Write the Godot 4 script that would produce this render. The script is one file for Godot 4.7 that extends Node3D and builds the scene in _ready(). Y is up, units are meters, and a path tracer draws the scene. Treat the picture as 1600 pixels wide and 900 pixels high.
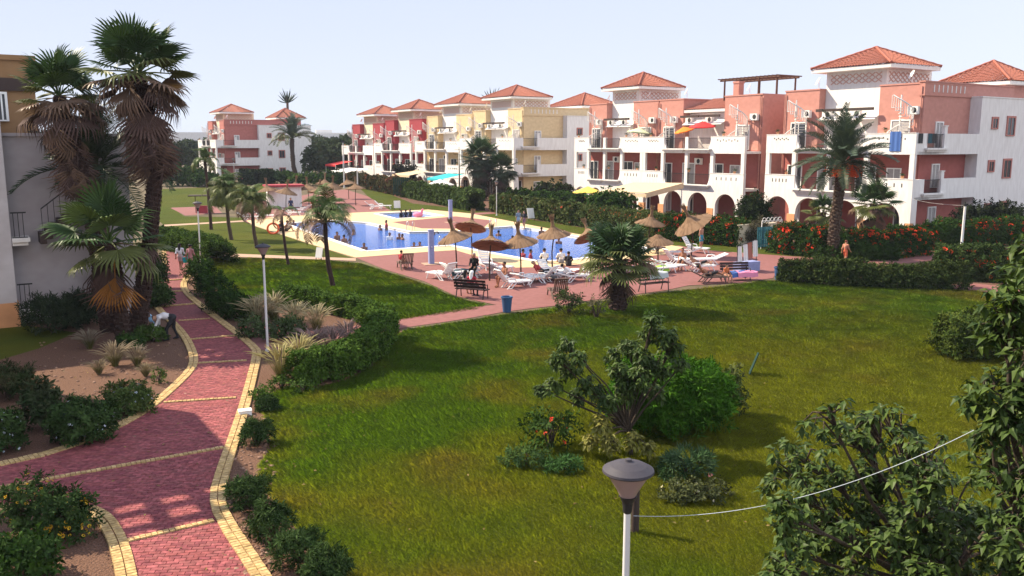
extends Node3D
# A pool garden between three-storey terraced apartments, seen from an upper balcony.

var rng := RandomNumberGenerator.new()
var M := {}
var TEX := {}
const PITCH := 0.16514867741
const EYE := 7.0

# ---------------------------------------------------------------- mesh builder
class MB:
	var v := PackedVector3Array()
	var n := PackedVector3Array()
	var c := PackedColorArray()
	var t := PackedVector2Array()
	var col := Color.WHITE
	var use_uv := false
	func tri(a: Vector3, b: Vector3, d: Vector3, na = null, nb = null, nd = null) -> void:
		# a, b, d counter-clockwise seen from outside
		var fn: Vector3 = (b - a).cross(d - a)
		if fn.length_squared() < 1e-16:
			return
		fn = fn.normalized()
		v.append(a); v.append(d); v.append(b)
		n.append(na if na != null else fn); n.append(nd if nd != null else fn); n.append(nb if nb != null else fn)
		c.append(col); c.append(col); c.append(col)
	func quad(a: Vector3, b: Vector3, d: Vector3, e: Vector3) -> void:
		tri(a, b, d); tri(a, d, e)
	func box(p: Vector3, s: Vector3, bs := Basis()) -> void:
		var h := s * 0.5
		var q := []
		for k in 8:
			q.append(p + bs * Vector3(h.x if k & 1 else -h.x, h.y if k & 2 else -h.y, h.z if k & 4 else -h.z))
		quad(q[4], q[5], q[7], q[6]); quad(q[1], q[0], q[2], q[3])
		quad(q[5], q[1], q[3], q[7]); quad(q[0], q[4], q[6], q[2])
		quad(q[6], q[7], q[3], q[2]); quad(q[0], q[1], q[5], q[4])
	func slab(x0: float, x1: float, y0: float, y1: float, z0: float, z1: float) -> void:
		box(Vector3((x0 + x1) / 2, (y0 + y1) / 2, (z0 + z1) / 2), Vector3(absf(x1 - x0), absf(y1 - y0), absf(z1 - z0)))
	func tube(pts: Array, radii: Array, sides := 6, cap := true) -> void:
		var rings := []
		var norms := []
		var up := Vector3(0.31, 0.9, 0.27)
		for i in pts.size():
			var d: Vector3 = (pts[mini(i + 1, pts.size() - 1)] - pts[maxi(i - 1, 0)])
			if d.length() < 1e-6:
				d = Vector3.UP
			d = d.normalized()
			if i == 0 and absf(d.dot(up)) > 0.9:
				up = Vector3(0.9, 0.1, 0.3)
			var x := d.cross(up).normalized()
			var y := x.cross(d).normalized()
			up = y
			var ring := []
			var nn := []
			for k in sides:
				var a := TAU * k / sides
				var o := x * cos(a) + y * sin(a)
				nn.append(o)
				ring.append(pts[i] + o * float(radii[i]))
			rings.append(ring); norms.append(nn)
		for i in pts.size() - 1:
			for k in sides:
				var k2 := (k + 1) % sides
				tri(rings[i][k], rings[i + 1][k2], rings[i][k2], norms[i][k], norms[i + 1][k2], norms[i][k2])
				tri(rings[i][k], rings[i + 1][k], rings[i + 1][k2], norms[i][k], norms[i + 1][k], norms[i + 1][k2])
		if cap:
			for k in range(1, sides - 1):
				tri(rings[0][0], rings[0][k], rings[0][k + 1])
				var l: Array = rings[-1]
				tri(l[0], l[k + 1], l[k])
	func lathe(prof: Array, sides: int, o := Vector3.ZERO, bs := Basis()) -> void:
		# prof: [radius, y], from the bottom upwards along the outside
		for i in prof.size() - 1:
			var r0: float = prof[i][0]; var y0: float = prof[i][1]
			var r1: float = prof[i + 1][0]; var y1: float = prof[i + 1][1]
			var sl := Vector2(y1 - y0, r0 - r1)
			if sl.length() < 1e-7:
				continue
			sl = sl.normalized()
			for k in sides:
				var a := TAU * k / sides
				var b := TAU * (k + 1) / sides
				var ca := Vector3(cos(a), 0, -sin(a)); var cb := Vector3(cos(b), 0, -sin(b))
				var na := bs * (ca * sl.x + Vector3.UP * sl.y); var nb := bs * (cb * sl.x + Vector3.UP * sl.y)
				var p00 := o + bs * (ca * r0 + Vector3.UP * y0); var p01 := o + bs * (cb * r0 + Vector3.UP * y0)
				var p10 := o + bs * (ca * r1 + Vector3.UP * y1); var p11 := o + bs * (cb * r1 + Vector3.UP * y1)
				tri(p00, p01, p11, na, nb, nb); tri(p00, p11, p10, na, nb, na)
	func ball(p: Vector3, r: Vector3, seg := 8, rings := 6, bs := Basis()) -> void:
		for i in rings:
			var a0 := PI * i / rings - PI / 2; var a1 := PI * (i + 1) / rings - PI / 2
			for k in seg:
				var b0 := TAU * k / seg; var b1 := TAU * (k + 1) / seg
				var u := [Vector3(cos(a0) * cos(b0), sin(a0), -cos(a0) * sin(b0)), Vector3(cos(a0) * cos(b1), sin(a0), -cos(a0) * sin(b1)), Vector3(cos(a1) * cos(b1), sin(a1), -cos(a1) * sin(b1)), Vector3(cos(a1) * cos(b0), sin(a1), -cos(a1) * sin(b0))]
				var q := []
				var m := []
				for w in u:
					q.append(p + bs * (w * r)); m.append((bs * (w / r)).normalized())
				tri(q[0], q[1], q[2], m[0], m[1], m[2]); tri(q[0], q[2], q[3], m[0], m[2], m[3])
	func prism(poly: PackedVector2Array, z0: float, z1: float) -> void:
		# polygon in x, y; from z0 (front, facing -z) to z1
		var ids := Geometry2D.triangulate_polygon(poly)
		for i in range(0, ids.size(), 3):
			var a := poly[ids[i]]; var b := poly[ids[i + 1]]; var d := poly[ids[i + 2]]
			if (b - a).cross(d - a) < 0:
				var w := b; b = d; d = w
			tri(Vector3(a.x, a.y, z1), Vector3(b.x, b.y, z1), Vector3(d.x, d.y, z1))
			tri(Vector3(a.x, a.y, z0), Vector3(d.x, d.y, z0), Vector3(b.x, b.y, z0))
		var cw := Geometry2D.is_polygon_clockwise(poly)
		for i in poly.size():
			var a := poly[i]; var b := poly[(i + 1) % poly.size()]
			if cw:
				var w := a; a = b; b = w
			quad(Vector3(a.x, a.y, z0), Vector3(b.x, b.y, z0), Vector3(b.x, b.y, z1), Vector3(a.x, a.y, z1))
	func sheet(poly: PackedVector2Array, y: float, thick := 0.0, grid := 0.0) -> void:
		# polygon in x, z lying at height y, facing up; optional side skirt
		var ids := Geometry2D.triangulate_polygon(poly)
		for i in range(0, ids.size(), 3):
			var a := poly[ids[i]]; var b := poly[ids[i + 1]]; var d := poly[ids[i + 2]]
			if (b - a).cross(d - a) > 0:
				var w := b; b = d; d = w
			tri(Vector3(a.x, y, a.y), Vector3(b.x, y, b.y), Vector3(d.x, y, d.y))
		if thick > 0:
			var cw := Geometry2D.is_polygon_clockwise(poly)
			for i in poly.size():
				var a := poly[i]; var b := poly[(i + 1) % poly.size()]
				if not cw:
					var w := a; a = b; b = w
				quad(Vector3(a.x, y - thick, a.y), Vector3(b.x, y - thick, b.y), Vector3(b.x, y, b.y), Vector3(a.x, y, a.y))
	func leaf(p: Vector3, d: Vector3, nrm: Vector3, l: float, w: float, fold := 0.25, droop := 0.2) -> void:
		# a bent leaf blade: 4 triangles
		var s := d.cross(nrm).normalized()
		var m := p + d * l * 0.45
		var tip := p + d * l - nrm * l * droop
		var e1 := m + s * w * 0.5 + nrm * w * fold
		var e2 := m - s * w * 0.5 + nrm * w * fold
		tri(p, e1, m); tri(m, e1, tip); tri(p, m, e2); tri(m, tip, e2)
	func add(o: MB, x: Transform3D, tint = null) -> void:
		for i in o.v.size():
			v.append(x * o.v[i]); n.append((x.basis * o.n[i]).normalized()); c.append(tint if tint != null else o.c[i])
	func mesh() -> ArrayMesh:
		var a := []
		a.resize(Mesh.ARRAY_MAX)
		a[Mesh.ARRAY_VERTEX] = v; a[Mesh.ARRAY_NORMAL] = n; a[Mesh.ARRAY_COLOR] = c
		if use_uv:
			a[Mesh.ARRAY_TEX_UV] = t
		var m := ArrayMesh.new()
		if v.size():
			m.add_surface_from_arrays(Mesh.PRIMITIVE_TRIANGLES, a)
		return m

# ---------------------------------------------------------------- scene helpers
func G(px: float, py: float, h := 0.0) -> Vector3:
	# the ground point that a surveyed sighting (px, py) of the photograph stands on
	var x := (px - 800.0) / 1350.0
	var y := -(py - 450.0) / 1350.0
	var d := Vector3(x, y * cos(PITCH) - sin(PITCH), -(y * sin(PITCH)) - cos(PITCH))
	return Vector3(0, EYE, 0) + d * ((h - EYE) / d.y)

func GP(a: Array) -> PackedVector2Array:
	var p := PackedVector2Array()
	for i in range(0, a.size(), 2):
		var q := G(a[i], a[i + 1]); p.append(Vector2(q.x, q.z))
	return p

func smooth(p: PackedVector2Array, closed := true, times := 2) -> PackedVector2Array:
	for k in times:
		var q := PackedVector2Array()
		for i in p.size():
			if not closed and i == p.size() - 1:
				break
			var a := p[i]; var b := p[(i + 1) % p.size()]
			if not closed and i == 0:
				q.append(a)
			q.append(a.lerp(b, 0.25)); q.append(a.lerp(b, 0.75))
			if not closed and i == p.size() - 2:
				q.append(b)
		p = q
	return p

func R(a: float, b: float) -> float:
	return rng.randf_range(a, b)

func obj(called: String, m, mat: Material, parent: Node = self) -> MeshInstance3D:
	var o := MeshInstance3D.new()
	o.mesh = m.mesh() if m is MB else m
	o.material_override = mat
	o.name = called
	parent.add_child(o, true)
	return o

func numbered(called: String) -> String:
	if not has_node(NodePath(called)):
		return called
	var k := 1
	while has_node(NodePath("%s_%03d" % [called, k])):
		k += 1
	return "%s_%03d" % [called, k]

func tag(o: Node, label: String, category: String, group := "", kind := "") -> Node:
	o.set_meta("label", label); o.set_meta("category", category)
	if group: o.set_meta("group", group)
	if kind: o.set_meta("kind", kind)
	return o

func thing(called: String, label: String, category: String, at := Vector3.ZERO, turn := 0.0, group := "") -> Node3D:
	var o := Node3D.new()
	o.name = numbered(called)
	add_child(o)
	o.position = at; o.rotation.y = turn
	tag(o, label, category, group)
	return o

func dup(root: Node3D, at: Vector3, turn: float, label: String, sc := 1.0) -> Node3D:
	var stem := String(root.name)
	var cut := RegEx.create_from_string("_\\d{3}$")
	stem = cut.sub(stem, "")
	var o := root.duplicate() as Node3D
	o.name = numbered(stem)
	add_child(o)
	o.transform = Transform3D(Basis(Vector3.UP, turn).scaled(Vector3.ONE * sc), at)
	o.set_meta("label", label)
	return o

func struct(called: String, m, mat: Material, label := "") -> MeshInstance3D:
	var o := obj(numbered(called), m, mat)
	o.set_meta("kind", "structure")
	if label: o.set_meta("label", label)
	return o

func mat(r: float, g: float, b: float, rough := 0.85, tex := "", scale := 0.2, spec := 0.4) -> StandardMaterial3D:
	var m := StandardMaterial3D.new()
	m.albedo_color = Color(r, g, b).linear_to_srgb()
	m.roughness = rough
	m.metallic_specular = spec
	m.vertex_color_use_as_albedo = true
	if tex:
		m.albedo_texture = TEX[tex]
		m.uv1_triplanar = true; m.uv1_world_triplanar = true
		m.uv1_scale = Vector3.ONE * scale
	return m

func bump(m: StandardMaterial3D, tex: String, depth_cm: float) -> StandardMaterial3D:
	m.normal_enabled = true
	m.normal_texture = TEX[tex]
	m.normal_scale = depth_cm
	return m

func leafmat(back := 0.5, rough := 0.5) -> StandardMaterial3D:
	var m := mat(1, 1, 1, rough, "", 1.0, 0.22)
	m.backlight_enabled = true
	m.backlight = Color(back, back, back * 0.6)
	return m

func noise_tex(sz: int, freq: float, lo: Color, hi: Color, oct := 4, sd := 1, normal := false, type := FastNoiseLite.TYPE_SIMPLEX_SMOOTH) -> NoiseTexture2D:
	var f := FastNoiseLite.new()
	f.seed = sd; f.frequency = freq; f.fractal_octaves = oct; f.noise_type = type
	var t := NoiseTexture2D.new()
	t.width = sz; t.height = sz; t.seamless = true; t.noise = f
	if normal:
		t.as_normal_map = true; t.bump_strength = 6.0
	else:
		var g := Gradient.new()
		g.set_color(0, lo); g.set_color(1, hi)
		t.color_ramp = g
	return t

func multi(called: String, mesh: Mesh, mt: Material, xf: Array, cols: Array, parent: Node = self) -> MultiMeshInstance3D:
	var mm := MultiMesh.new()
	mm.transform_format = MultiMesh.TRANSFORM_3D
	mm.use_colors = true
	mm.mesh = mesh
	mm.instance_count = xf.size()
	var buf := PackedFloat32Array()
	buf.resize(xf.size() * 16)
	for i in xf.size():
		var x: Transform3D = xf[i]
		var b := x.basis
		var k := i * 16
		buf[k] = b.x.x; buf[k + 1] = b.y.x; buf[k + 2] = b.z.x; buf[k + 3] = x.origin.x
		buf[k + 4] = b.x.y; buf[k + 5] = b.y.y; buf[k + 6] = b.z.y; buf[k + 7] = x.origin.y
		buf[k + 8] = b.x.z; buf[k + 9] = b.y.z; buf[k + 10] = b.z.z; buf[k + 11] = x.origin.z
		var q: Color = cols[i]
		buf[k + 12] = q.r; buf[k + 13] = q.g; buf[k + 14] = q.b; buf[k + 15] = 1.0
	mm.buffer = buf
	var o := MultiMeshInstance3D.new()
	o.multimesh = mm
	o.material_override = mt
	o.name = called
	o.set_meta("kind", "stuff")
	parent.add_child(o, true)
	return o

func setup_view() -> void:
	var cam := Camera3D.new()
	cam.name = "camera"
	cam.position = Vector3(0, EYE, 0)
	cam.rotation = Vector3(-PITCH, 0, 0)
	cam.fov = 36.87
	cam.near = 0.1; cam.far = 4000.0
	add_child(cam)
	cam.current = true
	var sun := DirectionalLight3D.new()
	sun.name = "sun"
	sun.light_energy = 1.6
	sun.light_color = Color(1.0, 0.94, 0.83)
	sun.light_angular_distance = 0.5
	sun.shadow_enabled = true
	add_child(sun)
	sun.look_at_from_position(Vector3(-0.687, 0.669, -0.282) * 10, Vector3.ZERO)
	var e := Environment.new()
	e.background_mode = Environment.BG_SKY
	var sky := Sky.new()
	var ps := PanoramaSkyMaterial.new()
	ps.panorama = ImageTexture.create_from_image(sky_image())
	sky.sky_material = ps
	e.sky = sky
	e.background_energy_multiplier = 1.0
	e.tonemap_mode = Environment.TONE_MAPPER_LINEAR
	e.tonemap_exposure = 2.05
	e.fog_enabled = true
	e.fog_light_color = Color(0.85, 0.88, 0.96)
	e.fog_density = 0.0002
	e.sdfgi_enabled = true; e.ssao_enabled = true; e.ssil_enabled = true
	var we := WorldEnvironment.new()
	we.name = "environment"
	we.environment = e
	add_child(we)

func sky_image() -> Image:
	# a hazy summer sky: white towards the sun and the horizon, pale blue elsewhere
	var w := 256; var h := 128
	var im := Image.create(w, h, false, Image.FORMAT_RGBF)
	var sd := Vector3(-0.687, 0.669, -0.282).normalized()
	for j in h:
		var el := PI / 2 - (j + 0.5) / h * PI
		for i in w:
			var az := (i + 0.5) / w * TAU - PI
			var d := Vector3(sin(az) * cos(el), sin(el), -cos(az) * cos(el))
			var up := clampf(d.y, 0, 1)
			var c := Vector3(0.435, 0.47, 0.545).lerp(Vector3(0.13, 0.19, 0.36), pow(up, 0.7))
			var near := d.dot(sd)
			var glow := exp(-(1.0 - near) * 3.2)
			c += Vector3(0.62, 0.60, 0.53) * glow
			c = c.lerp(Vector3(0.43, 0.46, 0.51), exp(-up * 14) * 0.5)
			if d.y < 0: c = Vector3(0.35, 0.34, 0.3)
			im.set_pixel(i, j, Color(c.x, c.y, c.z))
	return im

func make_materials() -> void:
	TEX.stain = noise_tex(512, 0.012, Color(0.90, 0.89, 0.885), Color(1, 1, 1), 5, 11)
	TEX.mottle = noise_tex(512, 0.03, Color(0.62, 0.6, 0.6), Color(1, 1, 1), 5, 12)
	TEX.speck = noise_tex(512, 0.12, Color(0.55, 0.55, 0.5), Color(1, 1, 1), 3, 13)
	TEX.bark = noise_tex(256, 0.05, Color(0.4, 0.38, 0.36), Color(1, 1, 1), 4, 14)
	TEX.n_fine = noise_tex(512, 0.08, Color.BLACK, Color.WHITE, 3, 15, true)
	TEX.n_wave = noise_tex(512, 0.02, Color.BLACK, Color.WHITE, 3, 16, true)
	M.white = mat(0.80, 0.78, 0.76, 0.9, "stain", 0.25)
	M.white.uv1_scale = Vector3(0.5, 0.09, 0.5)
	M.cream = mat(0.74, 0.62, 0.46, 0.9, "stain", 0.25)
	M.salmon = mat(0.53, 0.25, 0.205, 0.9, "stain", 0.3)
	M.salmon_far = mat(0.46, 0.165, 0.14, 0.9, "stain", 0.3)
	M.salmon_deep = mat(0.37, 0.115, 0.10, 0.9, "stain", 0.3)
	M.yellow = mat(0.68, 0.52, 0.31, 0.9, "stain", 0.3)
	M.maroon = mat(0.34, 0.045, 0.06, 0.9, "stain", 0.3)
	M.ochre = mat(0.30, 0.175, 0.085, 0.9, "stain", 0.3)
	M.shade_tinted_wall = mat(0.40, 0.37, 0.39, 0.9, "stain", 0.22)  # the grey wall again, with the side's shade darkened into its colour
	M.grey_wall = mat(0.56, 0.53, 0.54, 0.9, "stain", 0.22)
	M.orange = mat(0.66, 0.33, 0.16, 0.9, "stain", 0.3)
	M.relief = mat(0.55, 0.34, 0.28, 0.9)
	M.frame = mat(0.78, 0.77, 0.75, 0.5)
	M.trim = mat(0.42, 0.17, 0.14, 0.8)
	M.pane = mat(0.035, 0.04, 0.05, 0.12, "", 1.0, 0.5)
	M.curtain = mat(0.38, 0.36, 0.36, 0.7, "stain", 0.8)
	M.iron = mat(0.02, 0.02, 0.022, 0.5)
	M.dark = mat(0.03, 0.03, 0.032, 0.7)
	M.ac = mat(0.75, 0.74, 0.72, 0.5)
	M.wood = mat(0.05, 0.032, 0.028, 0.7)
	M.tile = mat(0.56, 0.205, 0.14, 0.85, "mottle", 0.5)
	M.hipcap = mat(0.50, 0.17, 0.115, 0.85, "mottle", 0.5)
	M.far_ground = mat(0.15, 0.115, 0.06, 1.0, "mottle", 0.02)
	M.far_scrub = mat(0.10, 0.12, 0.09, 1.0, "mottle", 0.01)
	M.soil = bump(mat(0.215, 0.108, 0.072, 1.0, "speck", 0.35), "n_fine", 1.0)
	M.lawn = bump(mat(1, 1, 1, 0.95, "speck", 0.7, 0.2), "n_fine", 1.2)
	M.paver = mat(1.42, 1.42, 1.42, 0.9, "mottle", 0.45)
	M.plaza = mat(0.235, 0.095, 0.088, 0.9, "stain", 0.35)
	M.tan = mat(0.42, 0.28, 0.2, 0.9, "stain", 0.5)
	M.deck = mat(0.62, 0.46, 0.26, 0.85, "stain", 0.4)
	M.water = bump(mat(0.035, 0.125, 0.44, 0.06, "", 1.0, 0.3), "n_wave", 2.2)
	M.water.normal_texture = TEX.n_wave
	M.water.uv1_triplanar = true; M.water.uv1_world_triplanar = true; M.water.uv1_scale = Vector3.ONE * 0.3
	M.fruit = mat(0.7, 0.1, 0.012, 0.6)
	M.leaf = leafmat(0.5, 0.75)
	M.leaf_gloss = leafmat(0.6, 0.5)
	M.leaf_gloss.metallic_specular = 0.28
	M.leaf.metallic_specular = 0.12
	M.grass = leafmat(0.95, 0.85)
	M.petal = leafmat(0.6, 0.7)
	M.bark_mat = bump(mat(0.13, 0.095, 0.07, 0.95, "bark", 2.0), "n_fine", 1.0)
	M.palm_bark = mat(0.16, 0.11, 0.08, 0.95, "bark", 1.5)
	M.fan_bark = mat(0.10, 0.055, 0.045, 0.95, "bark", 1.5)
	for q in [["f_green", 0.045, 0.085, 0.03], ["f_olive", 0.10, 0.115, 0.035], ["f_yellow", 0.24, 0.19, 0.055], ["f_dead", 0.20, 0.125, 0.085], ["f_date", 0.055, 0.075, 0.045], ["f_datep", 0.075, 0.105, 0.075], ["f_queen", 0.085, 0.13, 0.04], ["f_rust", 0.32, 0.14, 0.035], ["f_dark", 0.028, 0.05, 0.022]]:
		M[q[0]] = leafmat(0.45, 0.45)
		M[q[0]].albedo_color = Color(q[1], q[2], q[3]).linear_to_srgb()
	M.lamp_pole = mat(0.62, 0.60, 0.60, 0.45)
	M.lamp_glass = mat(0.30, 0.21, 0.21, 0.35)
	M.lamp_cap = mat(0.055, 0.05, 0.062, 0.6, "stain", 4.0)
	M.straw = mat(0.41, 0.255, 0.165, 0.95, "speck", 1.5)
	M.straw_under = mat(0.46, 0.22, 0.14, 0.95, "speck", 1.5)
	for q in [M.straw, M.straw_under]:
		q.backlight_enabled = true
		q.backlight = Color(0.5, 0.4, 0.3)
	M.pole_wood = mat(0.12, 0.075, 0.055, 0.9, "bark", 3.0)
	M.plastic = mat(0.78, 0.77, 0.76, 0.45)
	M.lounger_wood = mat(0.27, 0.18, 0.15, 0.7, "bark", 4.0)
	M.bench_wood = mat(0.07, 0.03, 0.03, 0.7, "bark", 4.0)
	M.lavender = mat(0.27, 0.31, 0.55, 0.8, "stain", 0.6)
	M.cable = mat(0.50, 0.55, 0.58, 0.5)
	M.marker = mat(0.008, 0.035, 0.025, 0.95)
	M.bin = mat(0.035, 0.085, 0.19, 0.5)
	M.gate = mat(0.03, 0.15, 0.19, 0.7)
	M.steel = mat(0.6, 0.6, 0.62, 0.25); M.steel.metallic = 1.0
	M.log = mat(0.24, 0.12, 0.085, 0.9, "bark", 2.0)
	M.canvas = mat(0.66, 0.50, 0.32, 0.9, "stain", 0.5)
	M.ochre_far = mat(0.55, 0.38, 0.27, 0.9, "stain", 0.1)
	M.ring_orange = mat(0.75, 0.13, 0.05, 0.6)
	M.t_blue = mat(0.06, 0.13, 0.36, 0.95)
	M.t_pink = mat(0.70, 0.23, 0.36, 0.9)
	M.t_lime = mat(0.33, 0.58, 0.07, 0.95)
	M.t_grey = mat(0.42, 0.44, 0.45, 0.95)
	M.t_teal = mat(0.03, 0.08, 0.10, 0.95)
	M.t_teal2 = mat(0.02, 0.40, 0.46, 0.9)
	M.t_red = mat(0.38, 0.14, 0.10, 0.95)
	M.t_redcloth = mat(0.62, 0.04, 0.04, 0.9)
	M.t_orange = mat(0.85, 0.22, 0.03, 0.9)
	M.t_yellow = mat(0.80, 0.55, 0.10, 0.9)
	M.t_pale = mat(0.62, 0.68, 0.42, 0.9)
	M.skin = mat(1, 1, 1, 0.65, "", 1.0, 0.3)
# ---------------------------------------------------------------- apartment rows
# local axes of a row: x along the facade (away to the left), y up, z into the building
const ROW_TURN := 2.14197

func window(p: Node3D, s: float, h: float, w: float, hh: float, t: float, style := 0, face := 0) -> void:
	# face 0: in a wall facing -z at depth t; face 1: in a wall facing -x at x = t (s is then the depth)
	var f := MB.new(); var g := MB.new()
	var b := 0.09
	if style == 2: b = 0.16
	var put := func(m: MB, a0: float, a1: float, y0: float, y1: float, d0: float, d1: float) -> void:
		if face == 0: m.slab(a0, a1, y0, y1, t + d0, t + d1)
		else: m.slab(t + d0, t + d1, y0, y1, a0, a1)
	put.call(f, s, s + b, h, h + hh, -0.07, 0.06)
	put.call(f, s + w - b, s + w, h, h + hh, -0.07, 0.06)
	put.call(f, s + b, s + w - b, h + hh - b, h + hh, -0.07, 0.06)
	put.call(f, s + b, s + w - b, h, h + b * 0.6, -0.07, 0.06)
	put.call(f, s + w / 2 - 0.03, s + w / 2 + 0.03, h + b * 0.6, h + hh - b, -0.045, 0.04)
	put.call(g, s + b, s + w - b, h + b * 0.6, h + hh - b, -0.02, 0.02)
	var o := obj("window", f, [M.frame, M.frame, M.trim][style] as Material, p)
	obj("pane", g, [M.pane, M.curtain, M.pane][style] as Material, o)

func railing(p: Node3D, s0: float, s1: float, h0: float, h1: float, t: float, mt: Material, face := 0, step := 0.13) -> void:
	var m := MB.new()
	var put := func(a0: float, a1: float, y0: float, y1: float, th: float) -> void:
		if face == 0: m.slab(a0, a1, y0, y1, t - th, t + th)
		else: m.slab(t - th, t + th, y0, y1, a0, a1)
	put.call(s0, s1, h1 - 0.05, h1, 0.03)
	put.call(s0, s1, h0, h0 + 0.04, 0.02)
	var x := s0 + step * 0.5
	while x < s1:
		put.call(x - 0.012, x + 0.012, h0 + 0.04, h1 - 0.05, 0.012); x += step
	obj("railing", m, mt, p)

func ledge(m: MB, s0: float, s1: float, h: float) -> void:
	m.slab(s0 + 0.45, s1 - 0.45, h - 0.42, h - 0.28, -0.12, 0.02)
	m.slab(s0 + 0.25, s1 - 0.25, h - 0.28, h - 0.12, -0.24, 0.02)
	m.slab(s0 + 0.05, s1 - 0.05, h - 0.12, h, -0.36, 0.02)

func hip_roof(p: Node3D, x0: float, x1: float, z0: float, z1: float, h: float, ap: float, tile: Material) -> void:
	# a pyramid of ribbed clay tiles with hip caps, on a white fascia
	var f := MB.new()
	f.slab(x0 + 0.06, x1 - 0.06, h - 0.3, h - 0.02, z0 + 0.06, z1 - 0.06)
	var r := obj("roof", _tiles(x0, x1, z0, z1, h, ap), tile, p)
	obj("fascia", f, M.white, r)
	var c := MB.new()
	var top := Vector3((x0 + x1) / 2, ap, (z0 + z1) / 2)
	for q in [Vector3(x0, h, z0), Vector3(x1, h, z0), Vector3(x0, h, z1), Vector3(x1, h, z1)]:
		var pts := []
		var rad := []
		for i in 15:
			pts.append((q as Vector3).lerp(top, i / 14.0) + Vector3(0, 0.07, 0)); rad.append(0.10 if i % 2 else 0.125)
		c.tube(pts, rad, 6)
	obj("hip_cap", c, M.hipcap, r)

func _tiles(x0: float, x1: float, z0: float, z1: float, h: float, ap: float) -> MB:
	var m := MB.new()
	var top := Vector3((x0 + x1) / 2, ap, (z0 + z1) / 2)
	var cs := [Vector3(x0, h, z0), Vector3(x1, h, z0), Vector3(x1, h, z1), Vector3(x0, h, z1)]
	for k in 4:
		var b: Vector3 = cs[k]; var a: Vector3 = cs[(k + 1) % 4]
		var mid := (a + b) / 2
		var nrm := (b - a).cross(top - a).normalized()
		if nrm.y < 0: nrm = -nrm
		var n := int((b - a).length() / 0.14)
		n += n % 2
		for i in n:
			var e0 := a.lerp(b, float(i) / n); var e1 := a.lerp(b, float(i + 1) / n)
			var l0 := 0.085 if i % 2 else 0.0
			var l1 := 0.0 if i % 2 else 0.085
			var u0 := 1.0 - absf(float(i) / n * 2 - 1); var u1 := 1.0 - absf(float(i + 1) / n * 2 - 1)
			var t0 := e0 + (top - mid) * u0; var t1 := e1 + (top - mid) * u1
			var sh := 0.86 + 0.28 * fmod(absf(sin((i / 2) * 12.9898 + k * 3.1) * 43758.5), 1.0)
			m.col = Color(sh, sh * 0.98, sh * 0.95)
			var rows := 7
			for j in rows:
				var f0 := float(j) / rows; var f1 := float(j + 1) / rows
				var st := nrm * 0.03
				var q0 := e0.lerp(t0, f0) + nrm * l0 + st; var q1 := e1.lerp(t1, f0) + nrm * l1 + st
				var q2 := e1.lerp(t1, f1) + nrm * l1; var q3 := e0.lerp(t0, f1) + nrm * l0
				m.quad(q0, q1, q2, q3)
	return m

func frieze(p: Node3D, a0: float, a1: float, h: float, t: float, face: int) -> void:
	# a lattice of small diamonds in relief
	var m := MB.new()
	var w := 0.62
	var n := int((a1 - a0 - 0.3) / w)
	var off := (a1 - a0 - n * w) / 2
	for i in n:
		for s in [-1, 1]:
			for row in 2:
				var cx := a0 + off + (i + 0.5) * w
				var a := Vector2(cx - w / 2 * s, h + row * 0.42); var b := Vector2(cx + w / 2 * s, h + 0.42 + row * 0.42)
				var d := b - a
				var bs := Basis(Vector3(0, 0, 1), d.angle()) if face == 0 else Basis(Vector3(0, 1, 0), -PI / 2) * Basis(Vector3(0, 0, 1), d.angle())
				var c := (a + b) / 2
				m.box(Vector3(c.x, c.y, t - 0.015) if face == 0 else Vector3(t - 0.015, c.y, c.x), Vector3(d.length() - 0.09, 0.075, 0.05 - 0.012 * s), bs)
	obj("frieze", m, M.relief, p)

func spiral(p: Node3D, s: float, t: float, h0: float, h1: float, r := 0.95) -> void:
	var m := MB.new()
	m.tube([Vector3(s, h0, t), Vector3(s, h1 + 1.0, t)], [0.06, 0.06], 8)
	var n := 15
	var rail := []
	var rr := []
	for i in n:
		var a := -0.6 + i * TAU * 0.92 / n
		var y := h0 + (h1 - h0) * (i + 1) / n
		var d := Vector3(cos(a), 0, sin(a))
		m.box(Vector3(s, y, t) + d * r * 0.5, Vector3(r, 0.04, 0.3), Basis(Vector3.UP, -a))
		var q := Vector3(s, y, t) + d * r
		for k in 2:
			var a2 := a + (k - 0.5) * 0.2
			var q2 := Vector3(s + cos(a2) * r, y, t + sin(a2) * r)
			m.tube([q2, q2 + Vector3(0, 0.95, 0)], [0.026, 0.026], 4, false)
		rail.append(q + Vector3(0, 0.95, 0)); rr.append(0.055)
	m.tube(rail, rr, 5)
	obj("spiral_staircase", m, M.white, p)

func air_con(p: Node3D, s: float, h: float, t: float, face := 0) -> void:
	var m := MB.new()
	m.slab(s, s + 0.85, h, h + 0.6, t - 0.42, t - 0.08)
	m.slab(s + 0.1, s + 0.15, h - 0.05, h, t - 0.4, t + 0.02)
	m.slab(s + 0.7, s + 0.75, h - 0.05, h, t - 0.4, t + 0.02)
	var o := obj("air_conditioner", m, M.ac, p)
	var f := MB.new()
	f.lathe([[0.0, 0.02], [0.2, 0.02], [0.23, 0.0]].duplicate(), 12, Vector3(s + 0.3, h + 0.3, t - 0.425), Basis(Vector3.RIGHT, -PI / 2))
	f.lathe([[0.23, 0.0], [0.0, 0.025]], 12, Vector3(s + 0.3, h + 0.3, t - 0.425), Basis(Vector3.RIGHT, -PI / 2))
	obj("fan", f, M.dark, o)

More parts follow.
